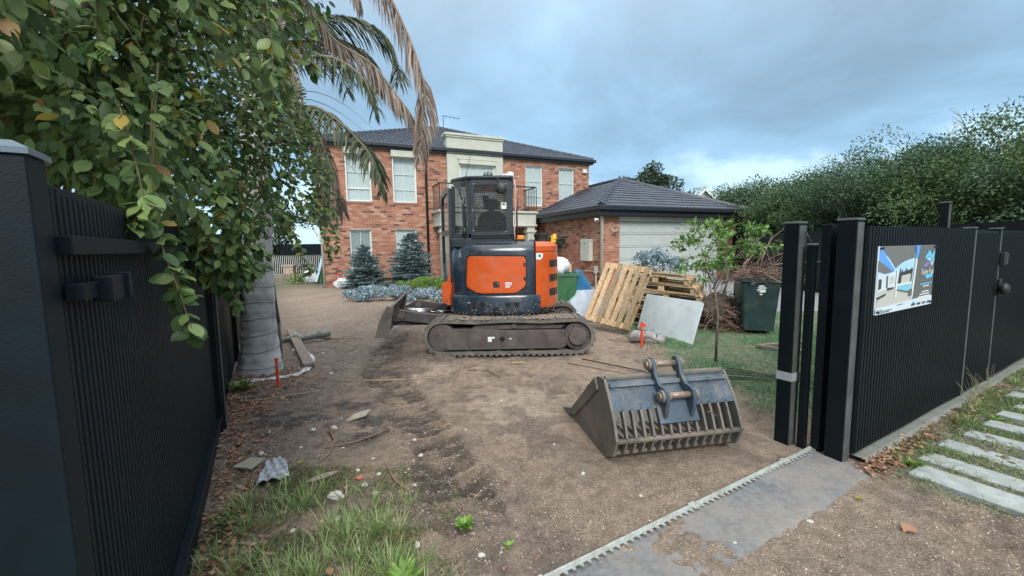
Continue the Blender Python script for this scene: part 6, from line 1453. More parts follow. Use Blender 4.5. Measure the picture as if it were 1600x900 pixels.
def frond(pts, dead, ll=0.42, spread=0.5, seed=0, npair=70, label=None, wd=0.02):
    rs_ = random.Random(seed); C_ = bez(pts, npair); b = MB()
    b.tube(C_, [0.026 * (1 - i / len(C_)) + 0.004 for i in range(len(C_))], 6, 0)
    for i in range(4, len(C_) - 1):
        d = (C_[i + 1] - C_[i - 1]).normalized(); u = i / len(C_)
        sd_ = d.cross(Vector((0, 0, 1)));
        if sd_.length < 0.25: sd_ = d.cross(Vector((0, 1, 0)))
        sd_.normalize(); l_ = ll * (0.45 + 0.9 * math.sin(math.pi * min(1, u * 0.9 + 0.12))) * rs_.uniform(0.75, 1.15)
        for s in (-1, 1):
            for q in range(2):
                k1 = spread * rs_.uniform(0.7, 1.4)
                dir0 = (sd_ * s * k1 + d * rs_.uniform(0.35, 0.8) + Vector((0, 0, -0.15 if not dead else -0.6))).normalized()
                p = C_[i] + Vector((rs_.uniform(-.01, .01), rs_.uniform(-.01, .01), 0)); cur = [p]; dr_ = dir0
                for h in range(3):
                    cur.append(cur[-1] + dr_ * l_ / 3); dr_ = (dr_ + Vector((rs_.uniform(-.12, .12), rs_.uniform(-.12, .12), -0.55 if not dead else -0.9))).normalized()
                wv_ = dr_.cross(Vector((rs_.gauss(0, 1), rs_.gauss(0, 1), 0.2))).normalized() * wd / 2 * rs_.uniform(0.7, 1.2)
                vs = [cur[0] - wv_ * .6, cur[0] + wv_ * .6, cur[1] - wv_, cur[1] + wv_, cur[2] - wv_ * .8, cur[2] + wv_ * .8, cur[3]]
                b.add(vs, [(0, 1, 3, 2), (2, 3, 5, 4), (4, 5, 6)], 1)
    o = b.build('frond', [m_rachisd if dead else m_rachis, l_palmdead if dead else l_palm], palm, world=True)
    if label: tag(o, label=label)
frond([(-2.93, 5.1, 4.2), (-2.6, 5.0, 4.75), (-2.08, 5.0, 5.04), (-1.5, 4.9, 4.57), (-1.14, 4.8, 3.92), (-0.93, 4.75, 3.29), (-0.96, 4.75, 2.89), (-1.01, 4.75, 2.50)], True, 0.45, 0.45, 1, 90, 'long brown dead frond hanging in front of the house roof')
frond([(-2.91, 5.1, 4.2), (-2.43, 5.2, 4.45), (-2.12, 5.3, 4.03), (-1.67, 5.3, 3.73), (-1.37, 5.3, 3.35), (-1.17, 5.3, 3.05), (-1.10, 5.3, 2.70)], True, 0.36, 0.4, 2, 75)
frond([(-2.94, 5.1, 4.2), (-2.78, 5.4, 4.26), (-2.39, 5.6, 4.43), (-1.97, 5.8, 4.47), (-1.63, 5.9, 4.27), (-1.47, 5.9, 3.75)], False, 0.5, 0.5, 3, 70)
frond([(-2.95, 5.1, 4.1), (-2.72, 5.4, 4.05), (-2.4, 5.8, 4.25), (-1.97, 6.0, 4.15), (-1.80, 6.0, 3.7)], False, 0.45, 0.5, 4, 60)
frond([(-2.96, 5.1, 4.05), (-2.42, 4.9, 3.67), (-1.9, 4.7, 3.55), (-1.55, 4.6, 3.3), (-1.42, 4.6, 2.95)], False, 0.34, 0.5, 5, 60)
frond([(-2.97, 5.1, 3.95), (-2.56, 5.0, 3.22), (-2.10, 4.8, 3.05), (-1.72, 4.7, 2.75), (-1.48, 4.6, 2.45), (-1.37, 4.6, 2.11)], False, 0.40, 0.75, 6, 80, 'green frond end arching over the upper left window', 0.024)
frond([(-2.97, 5.1, 3.95), (-2.41, 4.7, 3.05), (-2.05, 4.5, 2.78), (-1.86, 4.4, 2.35), (-1.74, 4.4, 1.90)], True, 0.34, 0.5, 7, 60)
frond([(-2.92, 5.1, 4.4), (-2.62, 4.8, 4.23), (-2.45, 4.7, 3.62), (-2.36, 4.7, 3.16), (-2.33, 4.7, 2.79)], True, 0.5, 0.45, 8, 70)
frond([(-2.9, 5.1, 4.4), (-3.17, 4.8, 4.72), (-3.32, 4.5, 4.22), (-3.55, 4.4, 3.69)], True, 0.5, 0.5, 9, 50)
frond([(-2.97, 5.1, 3.95), (-2.53, 5.3, 3.07), (-2.37, 5.3, 2.76), (-2.31, 5.2, 2.2), (-2.32, 5.2, 1.85)], True, 0.32, 0.45, 10, 50)
frond([(-2.97, 5.1, 4.1), (-2.7, 4.9, 4.6), (-2.2, 4.6, 4.9), (-1.75, 4.5, 4.5), (-1.5, 4.5, 4.0)], True, 0.42, 0.4, 11, 60)
frond([(-2.97, 5.1, 4.1), (-3.3, 5.4, 4.6), (-3.9, 5.6, 4.6), (-4.4, 5.7, 4.0)], False, 0.5, 0.5, 12, 60)
frond([(-2.97, 5.1, 4.1), (-2.8, 5.8, 4.7), (-2.7, 6.5, 4.6), (-2.6, 7.0, 4.0)], False, 0.5, 0.5, 13, 60)

# ------------------------------------------------------------------ leafy tree overhanging the left fence
ft = thing('leafy_tree', 'broad leaved tree spilling over the left fence toward the camera', 'tree', (-3.05, 2.45, 0.0))
b = MB()
b.tube([(-3.05, 2.45, 0), (-3.0, 2.45, 1.0), (-2.9, 2.5, 1.8), (-2.75, 2.5, 2.5)], [0.11, 0.09, 0.075, 0.055], 10)
for p in (( -2.0, 1.5, 3.0), (-2.1, 3.1, 2.9), (-1.6, 2.2, 3.2), (-2.9, 1.6, 2.9), (-2.6, 3.8, 2.7)):
    q = Vector((-2.88, 2.48, 1.9)); p = Vector(p); b.tube([q, q.lerp(p, .4) + Vector((0, 0, .25)), q.lerp(p, .75) + Vector((0, 0, .2)), p], [0.05, 0.035, 0.022, 0.01], 7)
b.build('trunk', m_bark, ft, world=True, smooth=True)
ELL = [((-2.15, 2.15, 2.95), (1.0, 1.1, 1.15), 8200), ((-2.35, 3.25, 2.55), (0.72, 0.85, 1.05), 6800), ((-2.0, 1.25, 2.75), (0.80, 0.55, 0.80), 4600), ((-1.98, 2.85, 2.0), (0.40, 0.55, 0.62), 3600), ((-1.93, 2.85, 1.58), (0.24, 0.35, 0.34), 1100), ((-1.62, 3.3, 1.9), (0.2, 0.4, 0.6), 900), ((-2.3, 4.0, 2.4), (0.45, 0.5, 1.0), 3200), ((-1.75, 2.0, 2.1), (0.36, 0.45, 0.45), 1900), ((-1.75, 2.6, 3.4), (0.7, 0.8, 0.7), 2600)]
PP = []; CC = []
for c, r, n in ELL:
    d = rnd(n); rad = rng.uniform(0, 1, n) ** 0.28; p = np.array(c) + d * np.array(r) * rad[:, None]; PP.append(p); CC.append(d)
PP = np.concatenate(PP); CC = np.concatenate(CC)
# nothing below the fence top on its far side
fx = (PP[:, 0] + 2.5) * LD[1] - (PP[:, 1] - 3.38) * LD[0]      # >0 yard side
keep = (fx > 0.05) | (PP[:, 2] > 1.72)
keep &= fbm(PP[:, 0] * 2.6 + 10, PP[:, 2] * 2.6 + PP[:, 1] * 1.9, 3, 81) > 0.36
PP = PP[keep]; CC = CC[keep]
# drooping shoots
shoots = [[(-1.30, 1.62, 2.2), (-1.36, 1.62, 1.8), (-1.34, 1.60, 1.55), (-1.27, 1.58, 1.35), (-1.22, 1.56, 1.20)], [(-1.40, 1.70, 2.1), (-1.42, 1.68, 1.75), (-1.36, 1.66, 1.5), (-1.30, 1.62, 1.33)],
          [(-1.85, 2.7, 1.9), (-1.88, 2.75, 1.5), (-1.86, 2.75, 1.25), (-1.82, 2.7, 1.12)], [(-1.9, 2.4, 1.8), (-1.86, 2.35, 1.5), (-1.86, 2.3, 1.28)], [(-1.95, 3.5, 1.9), (-1.78, 3.5, 1.55), (-1.70, 3.5, 1.30)],
          [(-1.8, 3.9, 2.3), (-1.66, 3.9, 1.9), (-1.62, 3.9, 1.5)], [(-1.25, 2.0, 3.3), (-1.12, 2.0, 2.9), (-1.08, 2.0, 2.4), (-1.1, 2.0, 2.1)], [(-1.3, 2.5, 3.6), (-1.2, 2.6, 3.2), (-1.22, 2.7, 2.6)], [(-1.5, 1.4, 3.0), (-1.25, 1.35, 2.6), (-1.2, 1.3, 2.3), (-1.22, 1.3, 2.1)],
          [(-1.55, 2.3, 2.1), (-1.58, 2.3, 1.8), (-1.62, 2.25, 1.55)], [(-2.05, 3.1, 1.7), (-2.1, 3.1, 1.4), (-2.08, 3.1, 1.2)], [(-2.0, 4.2, 1.9), (-1.85, 4.2, 1.6), (-1.82, 4.2, 1.4)], [(-1.35, 1.5, 2.0), (-1.32, 1.52, 1.7), (-1.36, 1.5, 1.6)]]
b = MB(); SP = []; SD = []
for s in shoots:
    C_ = bez(s, 16); b.tube(C_, [0.0038 - 0.002 * i / 16 for i in range(17)], 5)
    for i in range(1, 17):
        for q in range(3 if i < 15 else 5):
            SP.append(C_[i]); d = Vector((random.gauss(0, .8), random.gauss(0, .6), -0.55 + random.gauss(0, .3))); SD.append(d)
for k in range(90):
    c, r, n = ELL[k % 3]; d = rnd(1)[0]
    if d[2] < -0.2: d[2] *= -1
    p = Vector(np.array(c) + d * np.array(r) * 0.75); C_ = [p]
    v_ = Vector(d) * 0.5 + Vector((0.25, -0.2, 0.3))
    for q in range(7): v_ = v_ + Vector((0.02, -0.02, -0.17)); C_.append(C_[-1] + v_ * 0.15)
    b.tube(C_, [0.0042 - 0.0005 * i for i in range(8)], 4, caps=False)
tag(b.build('twig', m_twigl, ft, world=True), kind='stuff')
SP = np.array(SP); SD = np.array(SD)
allP = np.concatenate([PP, SP]); n0 = len(PP)
NB = 11000; bc = np.array([(-2.6, 2.3, 2.75), (-2.7, 3.2, 2.6), (-2.5, 1.3, 2.6)])[rng.integers(0, 3, NB)]
PB_ = bc + rng.normal(size=(NB, 3)) * np.array([0.30, 0.45, 0.42]); PB_ = PB_[PB_[:, 2] > 1.75]; PP = np.concatenate([PP, PB_]); CC = np.concatenate([CC, rnd(len(PB_))]); allP = np.concatenate([PP, SP]); n0 = len(PP)
D1 = CC * 0.7 + rnd(len(PP)) * 0.6 + np.array([0.1, -0.1, -0.55]); allD = np.concatenate([D1, SD]); nA = len(allP)
allN = rnd(nA) * 0.55 + np.array([0.15, -0.35, 0.75])
allL = rng.uniform(0.048, 0.084, nA) * np.where(allP[:, 1] > 3.0, 0.8, 1.0); allW = allL * rng.uniform(0.48, 0.66, nA)
# the leaves that show largest are single leaves, the rest one mass
cd_ = np.linalg.norm(allP - np.array([0, 0, CAMH]), axis=1); outer_ = np.concatenate([np.linalg.norm(CC, axis=1) * 0 + np.linalg.norm((PP - np.array([-2.15, 2.15, 2.75])) , axis=1), np.full(len(SP), 2.0)])
vis = (allP[:, 0] / np.maximum(allP[:, 1], .1) > -1.28) & ((allP[:, 2] - 1.5) / allP[:, 1] < 0.75)
score = allL / cd_ + outer_ * 0.006; score[n0:] += 0.05; score[~vis] = -1
pick = np.argsort(-score)[:300]; rest = np.ones(nA, bool); rest[pick] = False
leaf_obj('leaf_mass', T_OVAL, allP[rest], allD[rest], allN[rest], allL[rest], allW[rest], l_fore, ft, world=True)['kind'] = 'stuff'
one = mesh_np('leaf', T_OVAL[0] * np.array([1, 0.64, 1.0]), T_OVAL[1], l_fore)
inv_ = chain(ft).inverted()
for i in pick:
    d = Vector(allD[i]).normalized(); s = Vector(allN[i]).cross(d).normalized(); z = d.cross(s); k = float(allL[i]); p = allP[i]
    o = link('leaf', one, ft); o.matrix_basis = inv_ @ Matrix(((d.x * k, s.x * k, z.x * k, p[0]), (d.y * k, s.y * k, z.y * k, p[1]), (d.z * k, s.z * k, z.z * k, p[2]), (0, 0, 0, 1)))

# ------------------------------------------------------------------ generic trees and shrubs
def tree(name, label, cat, x, y, h, crown, leafm, nleaf, lsize, group=None, z0=0.0, trunk_r=0.08, limbs=5, barkm=None, seed=0, clumps=26, gap=0.42, bare=0, lobes=0.3, core=False, low=False):
    """crown: (cx, cy, cz, rx, ry, rz) relative to the base"""
    rs_ = np.random.default_rng(seed); t = thing(name, label, cat, (x, y, z0), 0, group)
    cx_, cy_, cz_, rx, ry, rz = crown; b = MB(); top_ = Vector((cx_ * .5, cy_ * .5, cz_ - rz * .35)); base = Vector((0, 0, -0.05))
    mid = base.lerp(top_, .5) + Vector((rs_.normal() * .08, rs_.normal() * .08, 0)); b.tube([base, mid, top_], [trunk_r, trunk_r * .8, trunk_r * .6], 8)
    for k in range(limbs):
        a = 6.283 * k / limbs + rs_.uniform(-.3, .3); e_ = Vector((cx_ + rx * .75 * math.cos(a), cy_ + ry * .75 * math.sin(a), cz_ + rz * rs_.uniform(-.3, .6)))
        s_ = base.lerp(top_, rs_.uniform(.35, .9) if not low else rs_.uniform(.05, .3)); m2 = s_.lerp(e_, .5) + Vector((rs_.normal() * .12, rs_.normal() * .12, rs_.normal() * .1)); b.tube([s_, m2, e_], [trunk_r * .5, trunk_r * .32, trunk_r * .12], 6)
    b.build('trunk', barkm or m_bark, t, smooth=True)
    if bare:
        b = MB()
        for k in range(bare):
            p = Vector((cx_ + rs_.uniform(-.6, .6) * rx, cy_ + rs_.uniform(-.6, .6) * ry, cz_ + rz * .7)); d = Vector((rs_.normal() * .25, rs_.normal() * .2, 1)).normalized(); pts = [p]
            for q in range(5): d = (d + Vector((rs_.normal() * .16, rs_.normal() * .16, 0))).normalized(); pts.append(pts[-1] + d * 0.2)
            b.tube(pts, [0.02, .017, .014, .011, .008, .004], 5, caps=False)
            for q in range(1, 5):
                for s in range(2):
                    dd2 = (d + Vector((rs_.normal() * .7, rs_.normal() * .5, .1))).normalized(); b.tube([pts[q], pts[q] + dd2 * .16, pts[q] + dd2 * .3 + Vector((0, 0, .05))], [.008, .006, .003], 4, caps=False)
        tag(b.build('bare_branch', barkm or m_bark, t), kind='stuff')
    # clumps: crown surface pushed in and out, leaves gathered round clump centres
    cdn = unit(rs_.normal(size=(clumps, 3))); cr_ = rs_.uniform(0.62, 1.0 + lobes * .4, clumps)
    cp = np.array([cx_, cy_, cz_]) + cdn * cr_[:, None] * np.array([rx, ry, rz]); cs = rs_.uniform(0.22, 0.45, clumps) * (rx + ry + rz) / 3
    idx = rs_.integers(0, clumps, nleaf); dd3 = unit(rs_.normal(size=(nleaf, 3))); rad = rs_.uniform(0, 1, nleaf) ** 0.4
    if core: cp[: clumps // 3] = np.array([cx_, cy_, cz_]) + (cp[: clumps // 3] - np.array([cx_, cy_, cz_])) * 0.6; cs = cs * 1.25
    p = cp[idx] + dd3 * (cs[idx] * rad)[:, None] * np.array([1.1, 1.1, 0.8])
    p = p[p[:, 2] > 0.05]; n = len(p)
    dirs = (p - np.array([cx_, cy_, cz_ - rz * .3])); dirs = unit(dirs) + unit(rs_.normal(size=(n, 3))) * 0.9 + np.array([0, 0, -0.15]); nm = unit(rs_.normal(size=(n, 3))) * .8 + np.array([0, 0, .7])
    ln = rs_.uniform(.7, 1.3, n) * lsize
    leaf_obj('crown', T_DIAM, p, dirs, nm, ln, ln * rs_.uniform(.35, .55, n), leafm, t)
    return t
hz_t = [(10.8, 21.5, 3.7, 1.4), (11.0, 19.6, 3.8, 1.4), (10.7, 18.0, 3.7, 1.3), (11.2, 16.4, 3.8, 1.5), (10.8, 15.0, 3.7, 1.3), (11.2, 13.7, 4.0, 1.5), (10.7, 12.4, 3.8, 1.3), (11.3, 11.2, 4.1, 1.4), (10.8, 10.1, 3.8, 1.2), (11.5, 9.0, 3.95, 1.4), (10.9, 7.9, 3.6, 1.2), (11.9, 6.8, 3.8, 1.4)]
hl = ['farthest tree of the hedge row, behind the garage corner', 'second farthest hedge tree, dull green, near the garage roof', 'hedge tree above the citrus and the twig filled bin', 'hedge tree behind the leftmost gate post', 'rounded hedge tree behind the open sliding gate', 'hedge tree rising behind the widest black post', 'hedge tree with a yellowing patch above the printed sign', 'tall hedge tree with bare shoots above the sign', 'hedge tree with pale crooked stems above the thin posts', 'hedge tree with bare branches sticking from its crown near right edge', 'dense hedge tree behind the tall thin post', 'hedge tree at the far right edge of the photo']
for i, (x, y, h, r) in enumerate(hz_t):
    tree('hedge_tree', hl[i], 'tree', x, y, h, (0, 0, h - 1.12, r * 1.15, r * 1.05, 1.12), l_hedge2 if i in (1, 4, 8, 9) else l_hedge, 24000 if y < 16 else 14000, 0.078 if y < 16 else 0.105, group='hedge trees along the right boundary', seed=100 + i, clumps=64, limbs=9, core=True, low=True, trunk_r=0.05, barkm=m_hedgebark, bare=(2 if i in (7, 9) else 0), lobes=0.9)
rs_b = np.random.default_rng(77); nb2 = 26000
yb = rs_b.uniform(5.0, 24.0, nb2); xb = 13.4 + rs_b.normal(size=nb2) * 0.5 + 0.5 * np.sin(yb * 1.3); zb = rs_b.uniform(0.0, 3.2, nb2) + 0.35 * np.sin(yb * 2.1)
tag(leaf_obj('hedge_understorey', T_DIAM, np.stack([xb, yb, np.maximum(zb, 0.05)], -1), rnd(nb2), rnd(nb2), rs_b.uniform(.12, .22, nb2), 0.09, l_pine), 'dark dense understorey seen between the hedge trunks', 'undergrowth', kind='stuff')
tree('yellowing_shrub', 'small patch of yellow leaves in the hedge above the sign', 'shrub', 9.9, 12.6, 3.3, (0, 0, 3.05, 0.32, 0.3, 0.14), l_yellow, 240, 0.10, seed=9, clumps=6, limbs=2, trunk_r=0.03)
for i, (x, y, lab) in enumerate([(-9.0, 27.0, 'dark tree beyond the pool fence, nearest the house wall'), (-12.5, 29, 'dark tree beyond the pool fence, behind the overhanging leaves'), (-16, 27, 'dark tree far left behind the leafy tree')]):
    tree('garden_tree', lab, 'tree', x, y, 5, (0, 0, 2.9, 2.0, 1.6, 1.9), l_pine, 5000, 0.2, group='trees beyond the pool fence', seed=60 + i, clumps=30)
tree('conifer_tree', 'dark broad conifer top showing above the garage roof', 'tree', 8.9, 27.0, 6.4, (0, 0, 4.6, 2.0, 1.6, 1.4), l_pine, 8000, 0.22, seed=71, clumps=46, trunk_r=0.16, bare=0, lobes=1.0)
tree('garden_tree', 'pale bare twigged tree beyond the neighbour roof', 'tree', 15.5, 33.0, 5, (0, 0, 4.2, 2.4, 1.5, 1.4), l_hedge, 2500, 0.15, seed=72, clumps=30, bare=3)
tree('citrus_sapling', 'young citrus tree with glossy leaves behind the bucket', 'tree', 2.57, 5.16, 1.8, (-0.18, 0.0, 1.42, 0.27, 0.26, 0.36), l_citrus, 480, 0.080, seed=33, clumps=20, trunk_r=0.018, limbs=7, barkm=m_bark)
tree('leafy_shrub', 'yellow green leafy branches spreading above the twig filled bin', 'shrub', 3.9, 8.0, 2.0, (0.55, -0.1, 1.55, 0.60, 0.3, 0.33), l_citrus, 620, 0.10, seed=37, clumps=15, trunk_r=0.03, limbs=8)
tree('leafy_shrub', 'lower leafy shoot hanging left of the twig filled bin', 'shrub', 3.55, 7.6, 1.2, (0.05, 0.0, 1.15, 0.25, 0.25, 0.2), l_citrus, 260, 0.085, seed=38, clumps=9, trunk_r=0.02, limbs=4)
tree('garage_shrub', 'small thin dark green bush against the garage side wall', 'shrub', 1.75, 17.1, 1.7, (0, 0, 1.45, 0.5, 0.4, 0.42), l_pine, 900, 0.10, seed=39, clumps=14, trunk_r=0.02, limbs=6)

# silver shrub cuttings on the stack and the silver ground cover
def mound(name, label, cat, x, y, z, r, n, lsize, mat, seed, clump=30, kind=None, wrat=0.5):
    rs_ = np.random.default_rng(seed); cp = np.stack([rs_.uniform(-1, 1, clump), rs_.uniform(-1, 1, clump)], -1); k_ = (cp ** 2).sum(1) < 1; cp = cp[k_]; m_ = len(cp)
    zc_ = r[2] * np.sqrt(np.maximum(0.05, 1 - (cp ** 2).sum(1))) * rs_.uniform(.55, 1.0, m_)
    c3 = np.stack([cp[:, 0] * r[0], cp[:, 1] * r[1], zc_], -1); idx = rs_.integers(0, m_, n); s_ = r[2] * 0.55
    p = c3[idx] + unit(rs_.normal(size=(n, 3))) * (rs_.uniform(0, 1, n) ** .5)[:, None] * np.array([s_ * 1.0, s_ * 1.0, s_ * .6]); p[:, 2] = np.maximum(p[:, 2], 0.0)
    dr_ = unit(rs_.normal(size=(n, 3))) + unit(p + 1e-6) * .8 + np.array([0, 0, .3]); t = thing(name, label, cat, (x, y, z)) if kind is None else None
    ln = rs_.uniform(.6, 1.3, n) * lsize
    if t is None:
        o = leaf_obj(name, T_DIAM, p + np.array([x, y, z]), dr_, unit(rs_.normal(size=(n, 3))) + np.array([0, 0, .6]), ln, ln * wrat, mat); tag(o, label, cat, kind='stuff'); return o
    o = leaf_obj('foliage', T_DIAM, p, dr_, unit(rs_.normal(size=(n, 3))) + np.array([0, 0, .6]), ln, ln * wrat, mat, t)
    b = MB()
    for k in range(8): b.tube([(random.uniform(-.2, .2) * r[0], 0, 0.02), (random.uniform(-.9, .9) * r[0], random.uniform(-.6, .6) * r[1], r[2] * .7)], [0.012, 0.004], 5)
    b.build('stem', m_twig, t)
    return t
mound('silver_shrub', 'cut silver leaved shrub heaped on top of the pallet stack', 'shrub', 2.72, 7.75, 0.98, (0.50, 0.30, 0.34), 2600, 0.055, l_silver, 5, 34, wrat=0.7)
mound('silver_ground_cover', 'low silver leaved ground cover between the spruces and the blade', 'ground cover', -3.9, 12.6, 0.0, (1.8, 1.1, 0.30), 9000, 0.075, l_silver, 6, 70, kind='stuff')
mound('silver_ground_cover', 'strip of silver ground cover behind the dozer blade arms', 'ground cover', -2.0, 11.9, 0.0, (1.3, 0.6, 0.24), 4500, 0.07, l_silver, 7, 50, kind='stuff')
mound('green_ground_cover', 'bright green low mound left of the machine cab', 'ground cover', -2.7, 14.3, 0.0, (1.4, 0.8, 0.42), 9000, 0.06, l_ground, 8, 70, kind='stuff')

def spruce(label, x, y, h, rb, seed):
    rs_ = np.random.default_rng(seed); t = thing('blue_spruce', label, 'spruce', (x, y, 0), 0, 'blue spruces in front of the house')
    b = MB(); b.tube([(0, 0, 0), (0, 0, h * .98)], [0.05, 0.006], 8); b.build('trunk', m_bark, t)
    P = []; D = []; tw = MB(); z = 0.05
    while z < h * .97:
        u = 1 - z / h; r = rb * (u ** 0.62) * rs_.uniform(.85, 1.12) + 0.03; nb_ = int(9 + 11 * u)
        for k in range(nb_):
            a = rs_.uniform(0, 6.283); rr = r * rs_.uniform(.55, 1.2); tipz = z + 0.05 - 0.10 * u + rs_.normal() * .03; e_ = np.array([rr * math.cos(a), rr * math.sin(a), tipz])
            s_ = np.array([0, 0, z + 0.02]); tw.tube([tuple(s_), tuple((s_ + e_) / 2 + np.array([0, 0, -.03])), tuple(e_)], [.008, .006, .003], 4, caps=False)
            m_ = int(26 + rr * 130)
            q = rs_.uniform(.15, 1.02, m_) ** .8; side_ = np.array([-math.sin(a), math.cos(a), 0])
            pts = s_ + (e_ - s_) * q[:, None] + side_ * (rs_.normal(size=m_) * .11 * rr * (1.15 - q * .5))[:, None] + np.array([0, 0, 1]) * (rs_.normal(size=m_) * .015 - .03 * np.sin(q * 3.1))[:, None]
            d = (e_ - s_) / (rr + 1e-6) + side_ * (rs_.normal(size=m_) * .7)[:, None] + np.array([0, 0, .35]); P.append(pts); D.append(d)
        z += 0.07 + 0.02 * rs_.random()
    P = np.concatenate(P); D = np.concatenate(D); n = len(P); ln = rs_.uniform(.055, .105, n)
    leaf_obj('needle_mass', T_DIAM, P, D, rnd(n) * .6 + np.array([0, 0, 1]), ln, ln * .34, l_spruce, t)
    tag(tw.build('branch', m_bark, t), kind='stuff')
spruce('shorter blue spruce in front of the lower left window', -5.6, 15.9, 1.62, 0.88, 1)
spruce('taller blue spruce left of the excavator door', -3.92, 16.4, 2.15, 1.05, 2)

# ------------------------------------------------------------------ right side background
def fence_run(name, label, a, c, h, mat, ribp=0.2):
    a = Vector(a); c = Vector(c); d = (c - a); ln = d.length; t = thing(name, label, 'fence', (a.x, a.y, 0), math.atan2(d.y, d.x)); n = int(ln / 2.4)
    for k in range(n + 1):
        b = MB(); b.box(k * ln / n - 0.04, k * ln / n + 0.04, -0.05, 0.05, 0, h + 0.02); b.build('post', mat, t)
    for k in range(n):
        x0, x1 = k * ln / n + 0.04, (k + 1) * ln / n - 0.04; b = MB(); m_ = int((x1 - x0) / ribp)
        for q in range(m_):
            xa = x0 + (x1 - x0) * q / m_; xb = x0 + (x1 - x0) * (q + 1) / m_; b.prism([(xa, -0.012), (xa + (xb - xa) * .35, -0.012), (xa + (xb - xa) * .5, 0.014), (xb, 0.014), (xb, 0.02), (xa, 0.02)], lambda p, q2, dd: (p, q2, dd), 0.0, h)
        b.build('panel', mat, t)
    return t
fence_run('steel_fence', 'black ribbed steel fence along the driveway under the hedge', (8.9, 5.6, 0), (9.3, 23.0, 0), 1.82, m_black)
fence_run('steel_fence', 'dark steel fence beyond the pool fence at far left', (-17.0, 26.0, 0), (-8.0, 26.8, 0), 1.85, m_black)
pf = thing('pool_fence', 'pale barred pool fence left of the house', 'fence', (-15.0, 23.0, 0.0), math.atan2(0.7, 6))
LN_ = 6.6
b = MB(); b.box(0, LN_, -0.02, 0.02, 1.16, 1.20); b.box(0, LN_, -0.02, 0.02, 0.1, 0.14); b.build('rail', m_grey_and_sheen, pf)
barm = shared('bar', (lambda q: (q.box(-0.011, 0.011, -0.011, 0.011, 0.1, 1.2), q)[1])(MB()), m_white)
for k in range(66): link('bar', barm, pf, loc=(0.05 + k * 0.1, 0, 0))
t_ = thing('garden_edging', 'low dark sleeper edging below the pool fence', 'edging', (-12.3, 21.9, 0), 0.1)
b = MB(); b.box(-1.0, 1.9, -0.1, 0.1, 0, 0.22); b.build('sleeper', m_woodgrey, t_)
t_ = thing('stone_plinth', 'pale stone plinth standing before the pool fence', 'plinth', (-11.9, 22.3, 0), 0.1)
b = MB(); b.box(-0.25, 0.25, -0.2, 0.2, 0, 0.62); b.box(-0.3, 0.3, -0.25, 0.25, 0.62, 0.70); b.build('plinth_block', m_mortar, t_)
t_ = thing('white_plank', 'white plank leaning on the left corner of the house', 'plank', (-8.3, 17.9, 0.0))
b = MB(); b.bar((-0.15, 0, 0.12), (0.12, 0.3, 1.35), 0.22, 0.03); b.build('board', M('pale_blue_board', (0.45, 0.58, 0.70), 0.08, 6, 0.5), t_)
t_ = thing('garden_clutter', 'jumble of junk and greenery at the left corner of the house', 'clutter', (-9.0, 18.3, 0.0))
b = MB(); b.tube([(-0.45, 0, 0.45), (-0.3, 0, 0.75), (0.0, 0.05, 0.85), (0.25, 0.05, 0.8)], 0.03, 8); b.tube([(-0.4, 0, 0.1), (0.2, 0, 0.75)], 0.025, 8); b.tube([(-0.2, 0, 0.05), (-0.45, 0, 0.5)], 0.025, 8); b.build('frame', m_black_p, t_, smooth=True)
b = MB(); b.grid(blob((0.1, 0, 0.3), (0.3, 0.2, 0.3), 21), 16, 10); b.build('sack', m_plastic, t_)
P_ = rng.normal(size=(260, 3)) * np.array([.25, .15, .12]) + np.array([-.35, -.1, .25]); tag(leaf_obj('leaf_clump', T_DIAM, P_, rnd(260), rnd(260), 0.12, 0.06, l_ground, t_), kind='stuff')
b = MB(); b.box(0.55, 0.75, -0.3, -0.1, 0.0, 0.6); b.build('can', m_bing, t_, bevel=0.02)
t_ = thing('plastic_bag', 'crumpled white bag on the ground by the house wall', 'bag', (-6.55, 16.15, 0.0))
b = MB(); b.grid(blob((0, 0, 0.14), (0.36, 0.2, 0.2), 31, jag=0.4), 26, 14); b.build('bag', m_plastic, t_)
t_ = thing('terracotta_pot', 'small terracotta pot beside the shorter spruce', 'pot', (-5.9, 16.05, 0.0))
b = MB(); b.tube([(0, 0, 0), (0, 0, 0.24), (0, 0, 0.25), (0, 0, 0.30)], [0.09, 0.13, 0.15, 0.15], 16); b.build('pot_body', M('terracotta', (0.40, 0.15, 0.08), 0.1, 8, 0.8), t_)
t_ = thing('air_conditioner', 'white air conditioner unit behind the excavator door', 'air conditioner', (-2.55, 17.6, 0.0), HA)
b = MB(); b.box(-0.4, 0.4, -0.15, 0.15, 0.08, 0.95); b.build('casing', m_white, t_, bevel=0.02)
b = MB(); b.disc_y(-0.1, -0.158, -0.151, 0.5, 0.27, 24); b.build('fan_grille', m_fascia, t_)
for x in (-0.3, 0.25):
    b = MB(); b.box(x, x + 0.06, -0.14, 0.14, 0.0, 0.08); b.build('foot', m_black_p, t_)
